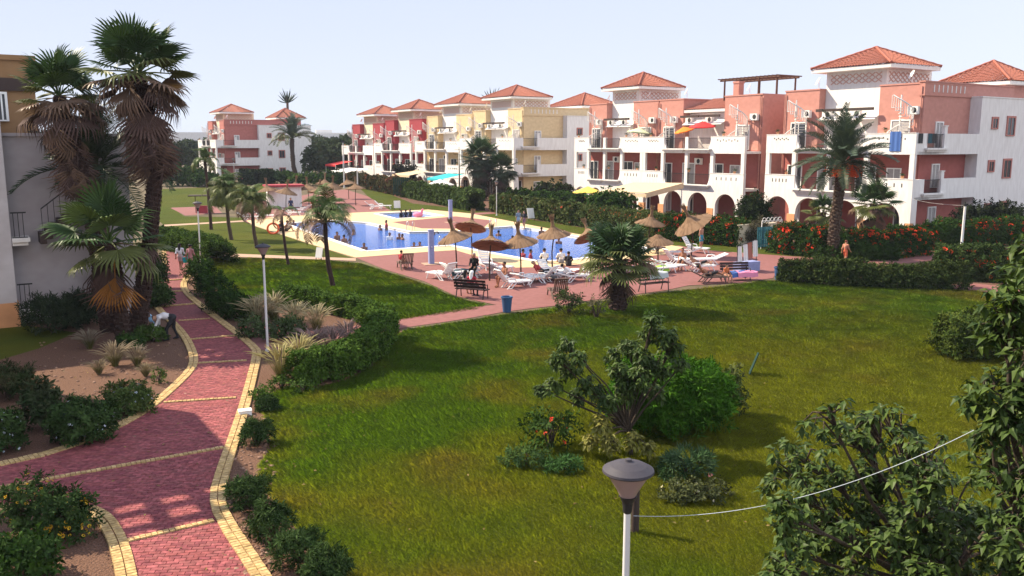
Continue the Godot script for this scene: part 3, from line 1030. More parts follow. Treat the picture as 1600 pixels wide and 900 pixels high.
func build_ground() -> void:
	nA.seed = 3; nA.frequency = 0.055; nA.fractal_octaves = 3
	nB.seed = 9; nB.frequency = 0.32; nB.fractal_octaves = 3
	nC.seed = 5; nC.frequency = 0.16; nC.fractal_octaves = 4
	var pool := GP([447, 350, 513, 345.5, 571, 349, 640, 363.5, 710, 363, 760, 357.5, 800, 354.5, 838, 360, 895, 370, 1019, 390.5, 886, 407, 843, 409, 705, 384, 684, 385.5, 573, 393])
	var small := GP([589, 334.5, 653, 331, 691, 338, 620, 342])
	var g := MB.new()
	for part in _minus(PackedVector2Array([Vector2(-1500, 60), Vector2(1500, 60), Vector2(1500, -2600), Vector2(-1500, -2600)]), [pool, small]):
		g.sheet(part, 0.0)
	struct("ground", g, M.far_ground)
	var soil := MB.new()
	soil.sheet(GP([-500, 560, -60, 470, 240, 452, 300, 400, 350, 400, 420, 470, 640, 500, 600, 560, 520, 620, 420, 660, 470, 800, 640, 1000, -400, 1100]), 0.004)
	for part in _minus(GP([880, 395, 1720, 470, 2100, 420, 2100, 350, 1200, 330, 880, 315, 640, 285, 540, 270, 520, 290, 560, 293, 680, 335]), [pool, small]):
		soil.sheet(part, 0.004)
	struct("soil", soil, M.soil)
	# lawns
	var L := [
		[smooth(GP([424, 606, 408, 650, 430, 690, 396, 740, 440, 800, 500, 870, 560, 1000, 1900, 1000, 1900, 480, 1560, 459, 1500, 452, 1330, 448, 1206, 437, 1149, 445.5, 1040, 457, 878, 480, 785, 492, 727, 502, 606, 520, 606, 560, 520, 606]), true, 1), 0.5, 0.010],
		[smooth(GP([345, 402, 553, 408, 600, 424, 663, 443, 712, 466, 774, 479, 642, 498, 606, 503, 570, 478, 480, 462, 372, 470, 330, 440, 318, 412]), true, 1), 0.7, 0.008],
		[GP([256, 353, 385, 347, 395, 353, 491, 384, 553, 404, 345, 396, 300, 386, 250, 376]), 1.2, 0.008],
		[GP([244, 296, 400, 290, 470, 286, 470, 297, 400, 316, 378, 330, 345, 322, 268, 324, 288, 338, 380, 340, 384, 345, 255, 351, 230, 330]), 2.0, 0.008],
		[GP([560, 292, 600, 300, 645, 318, 780, 333, 830, 343, 1000, 370, 1100, 374, 1190, 378, 1262, 389, 1264, 402, 1240, 401, 1100, 391, 1066, 386, 900, 365, 802, 346, 735, 333, 669, 327, 612, 329, 575, 307]), 1.5, 0.008],
		[GP([-60, 520, 20, 506, 120, 520, 60, 545, -60, 580]), 0.7, 0.008],
	]
	for a in L:
		struct("lawn", grid_sheet(a[0], a[2], a[1], lawn_col), M.lawn)
	# main path: red pavers between yellow borders
	var right := [440, 960, 407, 900, 347, 811, 338, 776, 349, 735.5, 369, 678, 386.7, 620, 402, 556, 400, 546.5, 372, 523, 347, 504.5, 316, 480, 296, 464, 287, 451, 287, 441, 302, 425, 318, 410]
	var left := [-60, 740, 0, 728, 90, 708, 178, 672, 226, 645, 262, 616, 299, 580, 304, 562, 299, 546, 291, 530, 277, 512, 250, 487, 230, 460, 240, 436, 258, 415, 256, 392]
	var pp := []
	pp.append_array(right)
	pp.append_array([330, 395, 256, 391])
	for i in range(left.size() - 4, -1, -2):
		pp.append(left[i]); pp.append(left[i + 1])
	pp.append_array([-200, 760, -200, 790, 0, 790, 120, 792, 160, 808, 185, 850, 200, 905, 210, 1000])
	var pm := MB.new()
	pm.col = Color(0.20, 0.06, 0.06)
	var ppoly := GP(pp)
	pm.sheet(ppoly, 0.016)
	var path := struct("path", pm, M.paver)
	path_bricks(path, ppoly, -11.0, -34.5, 0.006, 0.12)
	border_bricks(smooth(GP(right), false, 1), 0.31, 0.020, "path_border", 280, -52.0)
	border_bricks(smooth(GP(left), false, 1), 0.29, 0.020, "path_border", 10, -40.0)
	border_bricks(smooth(GP([-200, 800, 0, 797, 120, 794, 160, 806, 185, 846, 199, 903, 212, 1000]), false, 2), 0.33, 0.020, "path_border", 120)
	for s in [[200, 848, 332, 817], [0, 765, 347, 702], [255.5, 631, 370, 623.5], [310, 569, 388, 565], [296, 532, 366, 526], [279, 502.6, 330, 499], [252, 480, 311, 475], [236, 459, 289, 455], [250, 440, 292, 437]]:
		border_bricks(GP(s), 0.13, 0.022, "path_strip", 0)
	# side path to the plaza, plaza and further paths
	var sp := MB.new()
	sp.sheet(smooth(GP([385, 526, 402, 552, 470, 541, 540, 528, 604, 516, 727, 499, 786, 487, 770, 474, 640, 497, 604, 502, 520, 514, 450, 520]), true, 1), 0.014)
	struct("path", sp, M.plaza)
	var pz := MB.new()
	pz.sheet(GP([553, 402, 600, 421, 663, 440, 712, 463, 775, 477, 760, 493, 786, 488, 832, 482, 879, 477, 899, 473, 1040, 454, 1075, 446.5, 1151, 442.5, 1208, 435, 1220, 412, 1300, 411, 1400, 413, 1452, 408, 1475, 400, 1560, 396, 1560, 389, 1440, 398, 1300, 404, 1240, 401, 1100, 391, 1060, 384, 925, 405, 862, 412, 807, 410, 712, 389, 670, 391, 556, 400]), 0.018)
	struct("plaza", pz, M.plaza)
	var fp := MB.new()
	fp.sheet(GP([1500, 441, 1560, 447, 1700, 452, 1700, 462, 1560, 459, 1490, 452]), 0.018)
	fp.sheet(GP([470, 306, 500, 300, 540, 296, 575, 307, 612, 331, 571, 335, 480, 337, 395, 350, 378, 346, 384, 338, 380, 326, 400, 316]), 0.012)
	fp.sheet(GP([266, 325, 336, 322, 347, 333, 290, 337]), 0.014)
	fp.sheet(GP([780, 331, 735, 333, 742, 336, 790, 333]), 0.014)
	struct("terrace", fp, M.plaza)
	var tp := MB.new()
	tp.sheet(GP([345, 396, 500, 402, 556, 404, 556, 408, 500, 406, 345, 401]), 0.020)
	tp.sheet(GP([256, 351.5, 383, 344.5, 383, 346.5, 256, 354]), 0.020)
	struct("footpath", tp, M.tan)
	# pool
	var deck := GP([385, 345, 440, 338, 571, 332, 669, 328, 735, 334, 802, 347, 900, 366, 1043, 383, 1068, 387, 1043, 397.5, 925, 411.5, 862, 418, 807, 419, 712, 391.5, 670, 394, 556, 403, 491, 383.5, 395, 352])
	var dm := MB.new()
	for part in _minus(deck, [pool, small]):
		dm.sheet(part, 0.034, 0.05)
	struct("pool_deck", dm, M.deck)
	var rd := MB.new()
	rd.sheet(GP([612.7, 347.5, 712, 338.5, 769, 345, 757, 355, 710, 358, 659, 357.5]), 0.038)
	struct("terrace", rd, M.plaza)
	for q in [[pool, "pool"], [small, "paddling_pool"]]:
		var w := MB.new()
		w.sheet(q[0], -0.1)
		struct(String(q[1]) + "_water", w, M.water)
		var wl := MB.new()
		var po: PackedVector2Array = q[0]
		var cw := Geometry2D.is_polygon_clockwise(po)
		for i in po.size():
			var a := po[i]; var b := po[(i + 1) % po.size()]
			wl.quad(Vector3(a.x, 0.034, a.y), Vector3(b.x, 0.034, b.y), Vector3(b.x, -0.4, b.y), Vector3(a.x, -0.4, a.y))
			# white coping
			var d := (b - a).normalized()
			var nn := Vector2(d.y, -d.x)
			if cw: nn = -nn
			var c := (a + b) / 2 + nn * 0.17
			wl.box(Vector3(c.x, 0.05, c.y), Vector3((b - a).length() + 0.1, 0.05, 0.34), Basis(Vector3.UP, -d.angle()))
		struct(String(q[1]) + "_coping", wl, M.white)
	# low mound of far hills
	var hl := MB.new()
	for k in 3:
		var z := -700.0 - k * 350
		var pts := []
		for i in 41:
			var x := -900.0 + i * 45
			pts.append(Vector3(x, 5.0 + k * 4 + 6.0 * (0.5 + 0.5 * sin(x * 0.011 + k * 2.1)) + nA.get_noise_1d(x * 0.4 + k * 90) * 5, z - 30 * cos(x * 0.003)))
		for i in 40:
			var a: Vector3 = pts[i]; var b: Vector3 = pts[i + 1]
			hl.quad(Vector3(a.x, -1, a.z + 120), Vector3(b.x, -1, b.z + 120), b, a)
			hl.quad(a, b, Vector3(b.x, -1, b.z - 120), Vector3(a.x, -1, a.z - 120))
	struct("hill", hl, M.far_scrub)

func _minus(poly: PackedVector2Array, holes: Array) -> Array:
	# cut holes by slicing the polygon through each hole's middle
	var parts: Array = [poly]
	for h in holes:
		var cx := 0.0
		for p in h: cx += p.x / h.size()
		var next := []
		for part in parts:
			for side in [PackedVector2Array([Vector2(-3000, -3000), Vector2(cx, -3000), Vector2(cx, 100), Vector2(-3000, 100)]), PackedVector2Array([Vector2(cx, -3000), Vector2(3000, -3000), Vector2(3000, 100), Vector2(cx, 100)])]:
				for half in Geometry2D.intersect_polygons(part, side):
					for cut in Geometry2D.clip_polygons(half, h):
						next.append(cut)
		parts = next
	return parts
# ---------------------------------------------------------------- plants
var SPRIG := {}
var PALM := {}

func at(px: float, py: float, z: float) -> Vector3:
	# a surveyed sighting at z metres ahead
	var x := (px - 800.0) / 1350.0
	var y := -(py - 450.0) / 1350.0
	var d := Vector3(x, y * cos(PITCH) - sin(PITCH), -(y * sin(PITCH)) - cos(PITCH))
	return Vector3(0, EYE, 0) + d * (z / -d.z)

func sprig(n: int, l: float, w: float, lo: float, hi: float, h: float, sd: int) -> ArrayMesh:
	var r := RandomNumberGenerator.new()
	r.seed = sd
	var m := MB.new()
	for i in n:
		var a := TAU * i * 0.382 + r.randf_range(-0.3, 0.3)
		var e := r.randf_range(lo, hi)
		var d := Vector3(cos(a) * cos(e), sin(e), sin(a) * cos(e))
		var nn := (Vector3.UP - d * d.y).normalized()
		var s := r.randf_range(0.75, 1.15)
		var tone := r.randf_range(0.8, 1.2)
		m.col = Color(tone, tone, tone)
		m.leaf(Vector3(0, h * i / n, 0) + d * 0.02, d, nn, l * s, w * s, 0.16, 0.22)
	return m.mesh()

func make_sprigs() -> void:
	SPRIG.small = sprig(10, 0.09, 0.045, 0.1, 1.2, 0.14, 1)
	SPRIG.mid = sprig(9, 0.15, 0.07, 0.0, 1.1, 0.18, 2)
	SPRIG.long = sprig(11, 0.20, 0.045, 0.2, 1.3, 0.2, 3)
	SPRIG.far = sprig(6, 0.34, 0.24, -0.1, 1.2, 0.2, 4)
	SPRIG.spiky = sprig(9, 0.24, 0.03, 0.5, 1.5, 0.1, 5)
	var f := MB.new()
	for i in 5:
		var a := TAU * i / 5
		var d := Vector3(cos(a), 0.55, sin(a)).normalized()
		f.leaf(Vector3.ZERO, d, Vector3.UP, 0.075, 0.07, 0.05, -0.1)
	SPRIG.flower = f.mesh()
	var b := MB.new()
	for i in 9:
		var a := TAU * i * 0.38
		var d := Vector3(cos(a), 0.2 + 0.7 * fmod(i * 0.37, 1.0), sin(a)).normalized()
		b.leaf(d * 0.05, d, Vector3.UP, 0.11, 0.1, 0.1, 0.0)
	SPRIG.bract = b.mesh()
	var g := MB.new()
	for i in 11:
		var a := TAU * i * 0.382
		var rad := 0.015 + 0.045 * fmod(i * 0.61, 1.0)
		var o := Vector3(cos(a), 0, sin(a)) * rad
		var d := Vector3(cos(a) * 0.5, 1.0, sin(a) * 0.5).normalized()
		var s := d.cross(Vector3(cos(a + 0.8), 0, sin(a + 0.8))).normalized()
		var h := 0.038 + 0.03 * fmod(i * 0.27, 1.0)
		var t := 0.75 + 0.5 * fmod(i * 0.71, 1.0)
		g.col = Color(t, t, t)
		g.tri(o - s * 0.004, o + s * 0.004, o + d * h + Vector3(cos(a), 0, sin(a)) * 0.02, Vector3.UP, Vector3.UP, Vector3.UP)
	SPRIG.grass = g.mesh()

func tint(c0: Color, c1: Color) -> Color:
	var c := c0.lerp(c1, rng.randf())
	var k := R(0.75, 1.25)
	return Color(c.r * k, c.g * k, c.b * k)

func orient(nrm: Vector3, p: Vector3, s: float) -> Transform3D:
	var y := (nrm + Vector3(R(-0.6, 0.6), R(-0.3, 0.7), R(-0.6, 0.6))).normalized()
	var x := y.cross(Vector3(R(-1, 1), R(-1, 1), R(-1, 1))).normalized()
	return Transform3D(Basis(x, y, x.cross(y)).scaled(Vector3.ONE * s), p)

func bush(called: String, label: String, cat: String, base: Vector3, size: Vector3, n: int, kind: String, sc: float, c0: Color, c1: Color, o := {}) -> Node3D:
	var t := thing(called, label, cat, base, o.get("turn", 0.0), o.get("group", ""))
	var xf := []
	var cols := []
	var fx := []
	var fc := []
	var lump := FastNoiseLite.new()
	lump.seed = rng.randi() % 9999; lump.frequency = 0.9; lump.fractal_octaves = 2
	size *= Vector3(0.86, 0.92, 0.86)
	var boxy: float = o.get("boxy", 0.0)
	var flowers: int = o.get("flowers", 0)
	for i in n + flowers:
		var d := Vector3(R(-1, 1), R(-0.35, 1), R(-1, 1))
		if d.length() < 0.1: continue
		var q := d.normalized()
		if boxy > 0:
			var mx := maxf(absf(q.x), maxf(absf(q.y), absf(q.z)))
			q = q.lerp(q / mx, boxy)
		var l: float = 1.0 + lump.get_noise_3dv(q * size * 1.1) * o.get("lump", 0.5)
		var r := 1.0 - 0.55 * pow(rng.randf(), 2.2)
		if i >= n: r = R(0.93, 1.05)
		var p: Vector3 = q * l * r
		p = Vector3(p.x * size.x * 0.5, 0.42 * size.y + p.y * size.y * 0.56, p.z * size.z * 0.5)
		if p.y < 0.03: p.y = R(0.03, size.y * 0.3)
		var x := orient(q, p, sc * R(0.75, 1.3))
		if i < n:
			xf.append(x); cols.append(tint(c0, c1))
		else:
			x = orient(q + Vector3(0, 0.5, 0), p, o.get("fscale", 1.0) * R(0.7, 1.3))
			fx.append(x); fc.append(tint(o.get("f0", Color.WHITE), o.get("f1", Color.WHITE)))
	multi("foliage", SPRIG[kind], M.leaf, xf, cols, t)
	if flowers: multi("blossom", SPRIG[o.get("fkind", "flower")], M.petal, fx, fc, t)
	var st := MB.new()
	for k in o.get("stems", 4):
		var a := R(0, TAU)
		var e := Vector3(cos(a) * size.x * 0.25, size.y * R(0.5, 0.85), sin(a) * size.z * 0.25)
		st.tube([Vector3(R(-0.05, 0.05), -0.05, R(-0.05, 0.05)), e * 0.5 + Vector3(R(-0.06, 0.06), 0, R(-0.06, 0.06)), e], [0.025, 0.018, 0.008], 5)
	obj("stem", st, M.bark_mat, t).set_meta("kind", "stuff")
	return t

func hedge(called: String, label: String, cat: String, line: Array, w: float, h: float, per_m: int, kind: String, sc: float, c0: Color, c1: Color, o := {}) -> Node3D:
	# a clipped or loose hedge along ground points
	var org: Vector3 = line[0]
	var t := thing(called, label, cat, org, 0.0, o.get("group", ""))
	var xf := []
	var cols := []
	var fx := []
	var fc := []
	var lump := FastNoiseLite.new()
	lump.seed = rng.randi() % 9999; lump.frequency = o.get("freq", 0.45); lump.fractal_octaves = 3
	for i in line.size() - 1:
		var a: Vector3 = line[i]; var b: Vector3 = line[i + 1]
		var l := (b - a).length()
		var dir := (b - a) / l
		var sd := Vector3(-dir.z, 0, dir.x)
		var n := int(l * per_m)
		var nf := int(l * o.get("flowers", 0))
		for k in n + nf:
			var u := R(-0.02, 1.02)
			# position round the section: up one side, over the top, down the other
			var per := 2 * h + w
			var s := rng.randf() * per
			var q := Vector3.ZERO; var nr := Vector3.ZERO
			if s < h: q = sd * -w * 0.5 + Vector3(0, s, 0); nr = -sd
			elif s < h + w: q = sd * (s - h - w * 0.5) + Vector3(0, h, 0); nr = Vector3.UP
			else: q = sd * w * 0.5 + Vector3(0, s - h - w, 0); nr = sd
			var c := a.lerp(b, u) - org
			var lm: float = 1.0 + lump.get_noise_3dv(c + q * 1.2) * o.get("lump", 0.35)
			var inn := 1.0 - 0.5 * pow(rng.randf(), 2.0)
			if k >= n: inn = R(0.97, 1.06)
			var qq := Vector3(q.x * inn * lm, q.y * (0.4 + 0.6 * inn) * lm, q.z * inn * lm)
			if absf(s - h) < 0.18 or absf(s - h - w) < 0.18: qq *= 0.94
			var p := c + qq + Vector3(0, 0.04, 0)
			if k < n:
				xf.append(orient(nr, p, sc * R(0.75, 1.3))); cols.append(tint(c0, c1))
			else:
				var thr: float = o.get("fclump", -0.1)
				if lump.get_noise_3dv(c * 1.7 + Vector3(50, 0, 9)) < thr and rng.randf() < 0.8: continue
				fx.append(orient(nr + Vector3(0, 0.4, 0), p, o.get("fscale", 1.0) * R(0.7, 1.35))); fc.append(tint(o.get("f0", Color.WHITE), o.get("f1", Color.WHITE)))
	multi("foliage", SPRIG[kind], M.leaf, xf, cols, t)
	if fx.size(): multi("blossom", SPRIG[o.get("fkind", "bract")], M.petal, fx, fc, t)
	return t

# ---- palms
func frond_mesh(L: float, pairs: int, ll: float, lw: float, e0: float, bend: float, vang: float, droop: float, sd: int) -> ArrayMesh:
	# a feather leaf: heads out along +x, arching down
	var r := RandomNumberGenerator.new()
	r.seed = sd
	var m := MB.new()
	var pts := []
	var rad := []
	var dirs := []
	var p := Vector3.ZERO
	var n := 16
	for i in n + 1:
		var f := float(i) / n
		var a := e0 - bend * pow(f, 1.35)
		var d := Vector3(cos(a), sin(a), 0)
		pts.append(p); dirs.append(d); rad.append(lerpf(0.035, 0.006, f))
		p += d * L / n
	m.col = Color(1.1, 1.1, 0.8)
	m.tube(pts, rad, 4, false)
	for i in pairs:
		var f := lerpf(0.16, 0.99, float(i) / (pairs - 1))
		var k := minf(f * n, n - 0.001)
		var c: Vector3 = (pts[int(k)] as Vector3).lerp(pts[int(k) + 1], k - int(k))
		var d: Vector3 = dirs[int(k)]
		var up := Vector3(-d.y, d.x, 0)
		var len := ll * (sin(PI * pow(lerpf(0.12, 0.95, f), 0.8)) * 0.75 + 0.3)
		for s in [-1, 1]:
			var q: Vector3 = (d * r.randf_range(0.5, 0.75) + Vector3(0, 0, s) * cos(vang) + up * sin(vang) * r.randf_range(0.5, 1.3)).normalized()
			var mid: Vector3 = c + q * len * 0.55
			var tip: Vector3 = c + q * len - Vector3(0, droop * len * r.randf_range(0.6, 1.3), 0)
			var wv := q.cross(up).normalized() * lw * 0.5
			var wv2 := (d - q * d.dot(q)).normalized() * lw * 0.5
			var t := r.randf_range(0.75, 1.2)
			m.col = Color(t, t, t)
			m.tri(c - wv2 * 0.6, c + wv2 * 0.6, mid + wv2); m.tri(c - wv2 * 0.6, mid + wv2, mid - wv2); m.tri(mid - wv2, mid + wv2, tip)
	return m.mesh()

func fan_mesh(pet: float, rad: float, seg: int, span: float, droop: float, sd: int) -> ArrayMesh:
	# a fan leaf: stalk along +x, then pleated fingers
	var r := RandomNumberGenerator.new()
	r.seed = sd
	var m := MB.new()
	m.col = Color(1.2, 1.2, 0.8)
	m.tube([Vector3.ZERO, Vector3(pet * 0.5, 0.03, 0), Vector3(pet, 0, 0)], [0.03, 0.022, 0.016], 4, false)
	var c := Vector3(pet, 0, 0)
	for i in seg:
		var a := lerpf(-span, span, (i + 0.5) / seg)
		var da := span / seg
		var rr := rad * (0.72 + 0.28 * cos(a * 0.6)) * r.randf_range(0.9, 1.08)
		var lift := 0.05 * (1 if i % 2 else -1)
		var f := func(ang: float, rd: float, z: float) -> Vector3:
			return c + Vector3(cos(ang) * rd, z - droop * rd * rd / rad * (0.5 + 0.5 * absf(sin(ang))) * 0.6, sin(ang) * rd)
		var t := r.randf_range(0.75, 1.15)
		m.col = Color(t, t, t)
		var p0: Vector3 = f.call(a - da, rr * 0.55, 0.0); var p1: Vector3 = f.call(a + da, rr * 0.55, 0.0)
		var pm: Vector3 = f.call(a, rr * 0.55, 0.035)
		var tip: Vector3 = f.call(a + r.randf_range(-0.03, 0.03), rr, 0.0) - Vector3(0, droop * rad * r.randf_range(0.25, 0.6), 0)
		var k0: Vector3 = f.call(a - da * 0.55, rr * 0.8, 0.0); var k1: Vector3 = f.call(a + da * 0.55, rr * 0.8, 0.0)
		m.tri(c, pm, p0); m.tri(c, p1, pm)
		m.tri(p0, pm, k0); m.tri(pm, p1, k1); m.tri(pm, k1, k0); m.tri(k0, k1, tip)
	return m.mesh()

func make_palms() -> void:
	PALM.date = [frond_mesh(3.4, 46, 0.62, 0.045, 0.9, 1.5, 0.45, 0.12, 1), frond_mesh(3.3, 46, 0.6, 0.045, 0.75, 1.9, 0.35, 0.15, 2), frond_mesh(3.5, 46, 0.62, 0.045, 0.6, 1.1, 0.5, 0.1, 3)]
	PALM.date_up = [frond_mesh(3.2, 50, 0.6, 0.045, 0.35, 0.75, 0.5, 0.08, 21), frond_mesh(3.1, 50, 0.58, 0.045, 0.4, 1.15, 0.4, 0.1, 22), frond_mesh(3.3, 50, 0.6, 0.045, 0.3, 0.9, 0.55, 0.1, 23)]
	PALM.queen = [frond_mesh(1.9, 38, 0.6, 0.04, 0.9, 2.5, 0.15, 0.55, 4), frond_mesh(1.8, 38, 0.55, 0.04, 0.8, 2.9, 0.1, 0.6, 5), frond_mesh(2.0, 38, 0.58, 0.04, 1.0, 2.1, 0.2, 0.5, 6)]
	PALM.fan = [fan_mesh(0.9, 0.95, 24, 2.0, 0.25, 7), fan_mesh(0.8, 1.0, 24, 2.1, 0.45, 8), fan_mesh(1.0, 0.9, 22, 1.9, 0.15, 9)]
	PALM.fan_dead = [fan_mesh(0.7, 1.0, 18, 1.2, 0.75, 10), fan_mesh(0.6, 1.1, 18, 0.9, 0.6, 11)]

func trunk(p: Node3D, pts: Array, rad: Array, boots: float, mt: Material, boot_len := 0.14) -> void:
	var m := MB.new()
	# resample, with a little unevenness
	var n := 22
	var pp := []
	var rr := []
	for i in n + 1:
		var f := float(i) / n * (pts.size() - 1)
		var k := mini(int(f), pts.size() - 2)
		pp.append((pts[k] as Vector3).lerp(pts[k + 1], f - k)); rr.append(lerpf(rad[k], rad[k + 1], f - k) * R(0.93, 1.07))
	m.tube(pp, rr, 10)
	if boots > 0:
		var len := 0.0
		for i in n: len += ((pp[i + 1] as Vector3) - (pp[i] as Vector3)).length()
		var cnt := int(len / boots)
		for i in cnt * 7:
			var f := float(i) / (cnt * 7) * n
			var k := mini(int(f), n - 1)
			var c: Vector3 = (pp[k] as Vector3).lerp(pp[k + 1], f - k)
			var r: float = rr[k]
			var a := i * 2.4 + R(-0.15, 0.15)
			var d := Vector3(cos(a), 0, sin(a))
			var t := R(0.6, 1.5)
			m.col = Color(t, t, t)
			m.box(c + d * r * 0.96, Vector3(r * 0.62, boot_len, 0.09), Basis(Vector3.UP, -a + PI / 2) * Basis(Vector3.RIGHT, 0.45))
	obj("trunk", m, mt, p)

func crown(p: Node3D, top: Vector3, meshes: Array, n: int, lo: float, hi: float, sc: float, mats: Array, called := "frond", power := 1.0) -> void:
	for i in n:
		var f := float(i) / maxf(1.0, n - 1)
		var e := lerpf(hi, lo, pow(f, power)) + R(-0.1, 0.1)
		var a := i * 2.399 + R(-0.2, 0.2)
		var o := MeshInstance3D.new()
		o.mesh = meshes[rng.randi() % meshes.size()]
		o.material_override = mats[mini(int(f * mats.size()), mats.size() - 1)]
		o.name = called
		var bs := Basis(Vector3.UP, a) * Basis(Vector3(0, 0, 1), e) * Basis(Vector3.RIGHT, R(-0.25, 0.25))
		o.transform = Transform3D(bs.scaled(Vector3.ONE * sc * R(0.85, 1.12)), top + Vector3(R(-0.05, 0.05), R(-0.08, 0.08), R(-0.05, 0.05)))
		p.add_child(o, true)

# ---- trees with leaves in whorls
func whorl_tree(called: String, label: String, cat: String, base: Vector3, fork: Vector3, clusters: Array, leaf_l: float, leaf_w: float, c0: Color, c1: Color, own := 0, thick := 0.09, group := "", dens := 1.0) -> Node3D:
	# clusters: [centre, radius, whorls, c0?, c1?]; points are in the scene
	var t := thing(called, label, cat, base, 0.0, group)
	var wood := MB.new()
	var f := fork - base
	wood.tube([Vector3(0, -0.1, 0), f * 0.5 + Vector3(0.04, 0, 0.03), f], [thick, thick * 0.8, thick * 0.65], 8)
	obj("trunk", wood, M.bark_mat, t)
	var lm := MB.new()
	lm.leaf(Vector3.ZERO, Vector3.RIGHT, Vector3.UP, leaf_l, leaf_w, 0.14, 0.28)
	var leaf := lm.mesh()
	var lv := []
	var lc := []
	for c in clusters:
		var ce: Vector3 = (c[0] as Vector3) - base
		var br := MB.new()
		var mid := f.lerp(ce, 0.55) + Vector3(R(-0.15, 0.15), R(-0.05, 0.2), R(-0.15, 0.15))
		br.tube([f, f.lerp(mid, 0.5) + Vector3(0, 0.06, 0), mid, ce], [thick * 0.55, thick * 0.42, thick * 0.3, thick * 0.16], 6)
		var k0: Color = c[3] if c.size() > 3 else c0
		var k1: Color = c[4] if c.size() > 4 else c1
		for i in int(c[2] * dens):
			var d := Vector3(R(-1, 1), R(-0.8, 1), R(-1, 1))
			d = d.normalized() * pow(rng.randf(), 0.45)
			var e := ce + d * float(c[1])
			if rng.randf() < 0.55:
				br.tube([ce.lerp(mid, R(0, 0.5)), ce.lerp(e, 0.5) + Vector3(R(-0.05, 0.05), R(-0.02, 0.08), R(-0.05, 0.05)), e], [0.014, 0.01, 0.005], 4, false)
			var nl := 6 + rng.randi() % 4
			var ph := R(0, TAU)
			for k in nl:
				var a := ph + k * 2.399
				var el := R(-0.9, 0.35)
				var dir := Vector3(cos(a) * cos(el), sin(el), sin(a) * cos(el))
				var up := (Vector3.UP - dir * dir.y).normalized()
				up = up.rotated(dir, R(-0.5, 0.5))
				var z := dir.cross(up)
				lv.append(Transform3D(Basis(dir, up, z).scaled(Vector3.ONE * R(0.7, 1.2)), e + Vector3(0, R(-0.04, 0.04), 0))); lc.append(tint(k0, k1))
		obj("branch", br, M.bark_mat, t)
	if own > 0:
		# the leaves that show largest are pieces of their own
		var order := range(lv.size())
		var eye := Vector3(0, EYE, 0) - base
		order.sort_custom(func(i, j): return (lv[i].origin - eye).length_squared() < (lv[j].origin - eye).length_squared())
		var mats := []
		for k in 5:
			var q := c0.lerp(c1, k / 4.0)
			var mm := leafmat(0.6, 0.5)
			mm.albedo_color = q.linear_to_srgb()
			mats.append(mm)
		var rest := []
		var rc := []
		var got := 0
		for i in order:
			var w: Vector3 = lv[i].origin + base
			var sx := 800 + 1369.0 * w.x / -w.z
			if got < own and sx < 1600:
				var o := obj("leaf", leaf, mats[rng.randi() % 5], t)
				o.transform = lv[i]
				got += 1
			else:
				rest.append(lv[i]); rc.append(lc[i])
		lv = rest; lc = rc
	multi("foliage", leaf, M.leaf_gloss, lv, lc, t)
	return t

func leafy_tree(called: String, label: String, cat: String, base: Vector3, h: float, r: float, n: int, kind: String, sc: float, c0: Color, c1: Color, group := "") -> Node3D:
	# a distant tree: trunk, limbs and a clumped crown
	var t := thing(called, label, cat, base, R(0, TAU), group)
	var m := MB.new()
	var top := h * 0.45
	m.tube([Vector3(0, -0.1, 0), Vector3(0.1, top, 0)], [0.05 * h * 0.5, 0.03 * h * 0.5], 7)
	var xf := []
	var cols := []
	var nc := 9
	for i in nc:
		var a := i * 2.399
		var rr := r * R(0.25, 0.8) if i else 0.0
		var c := Vector3(cos(a) * rr, h * R(0.5, 0.85), sin(a) * rr)
		m.tube([Vector3(0.1, top * 0.9, 0), c], [0.02 * h * 0.5, 0.006 * h], 5, false)
		var cr := r * R(0.34, 0.5)
		for k in int(n / float(nc)):
			var d := Vector3(R(-1, 1), R(-0.8, 1), R(-1, 1)).normalized()
			xf.append(orient(d, c + d * cr * Vector3(1, 0.8, 1) * R(0.6, 1.05), sc * R(0.7, 1.3))); cols.append(tint(c0, c1))
	obj("trunk", m, M.bark_mat, t)
	multi("crown", SPRIG[kind], M.leaf, xf, cols, t)
	return t

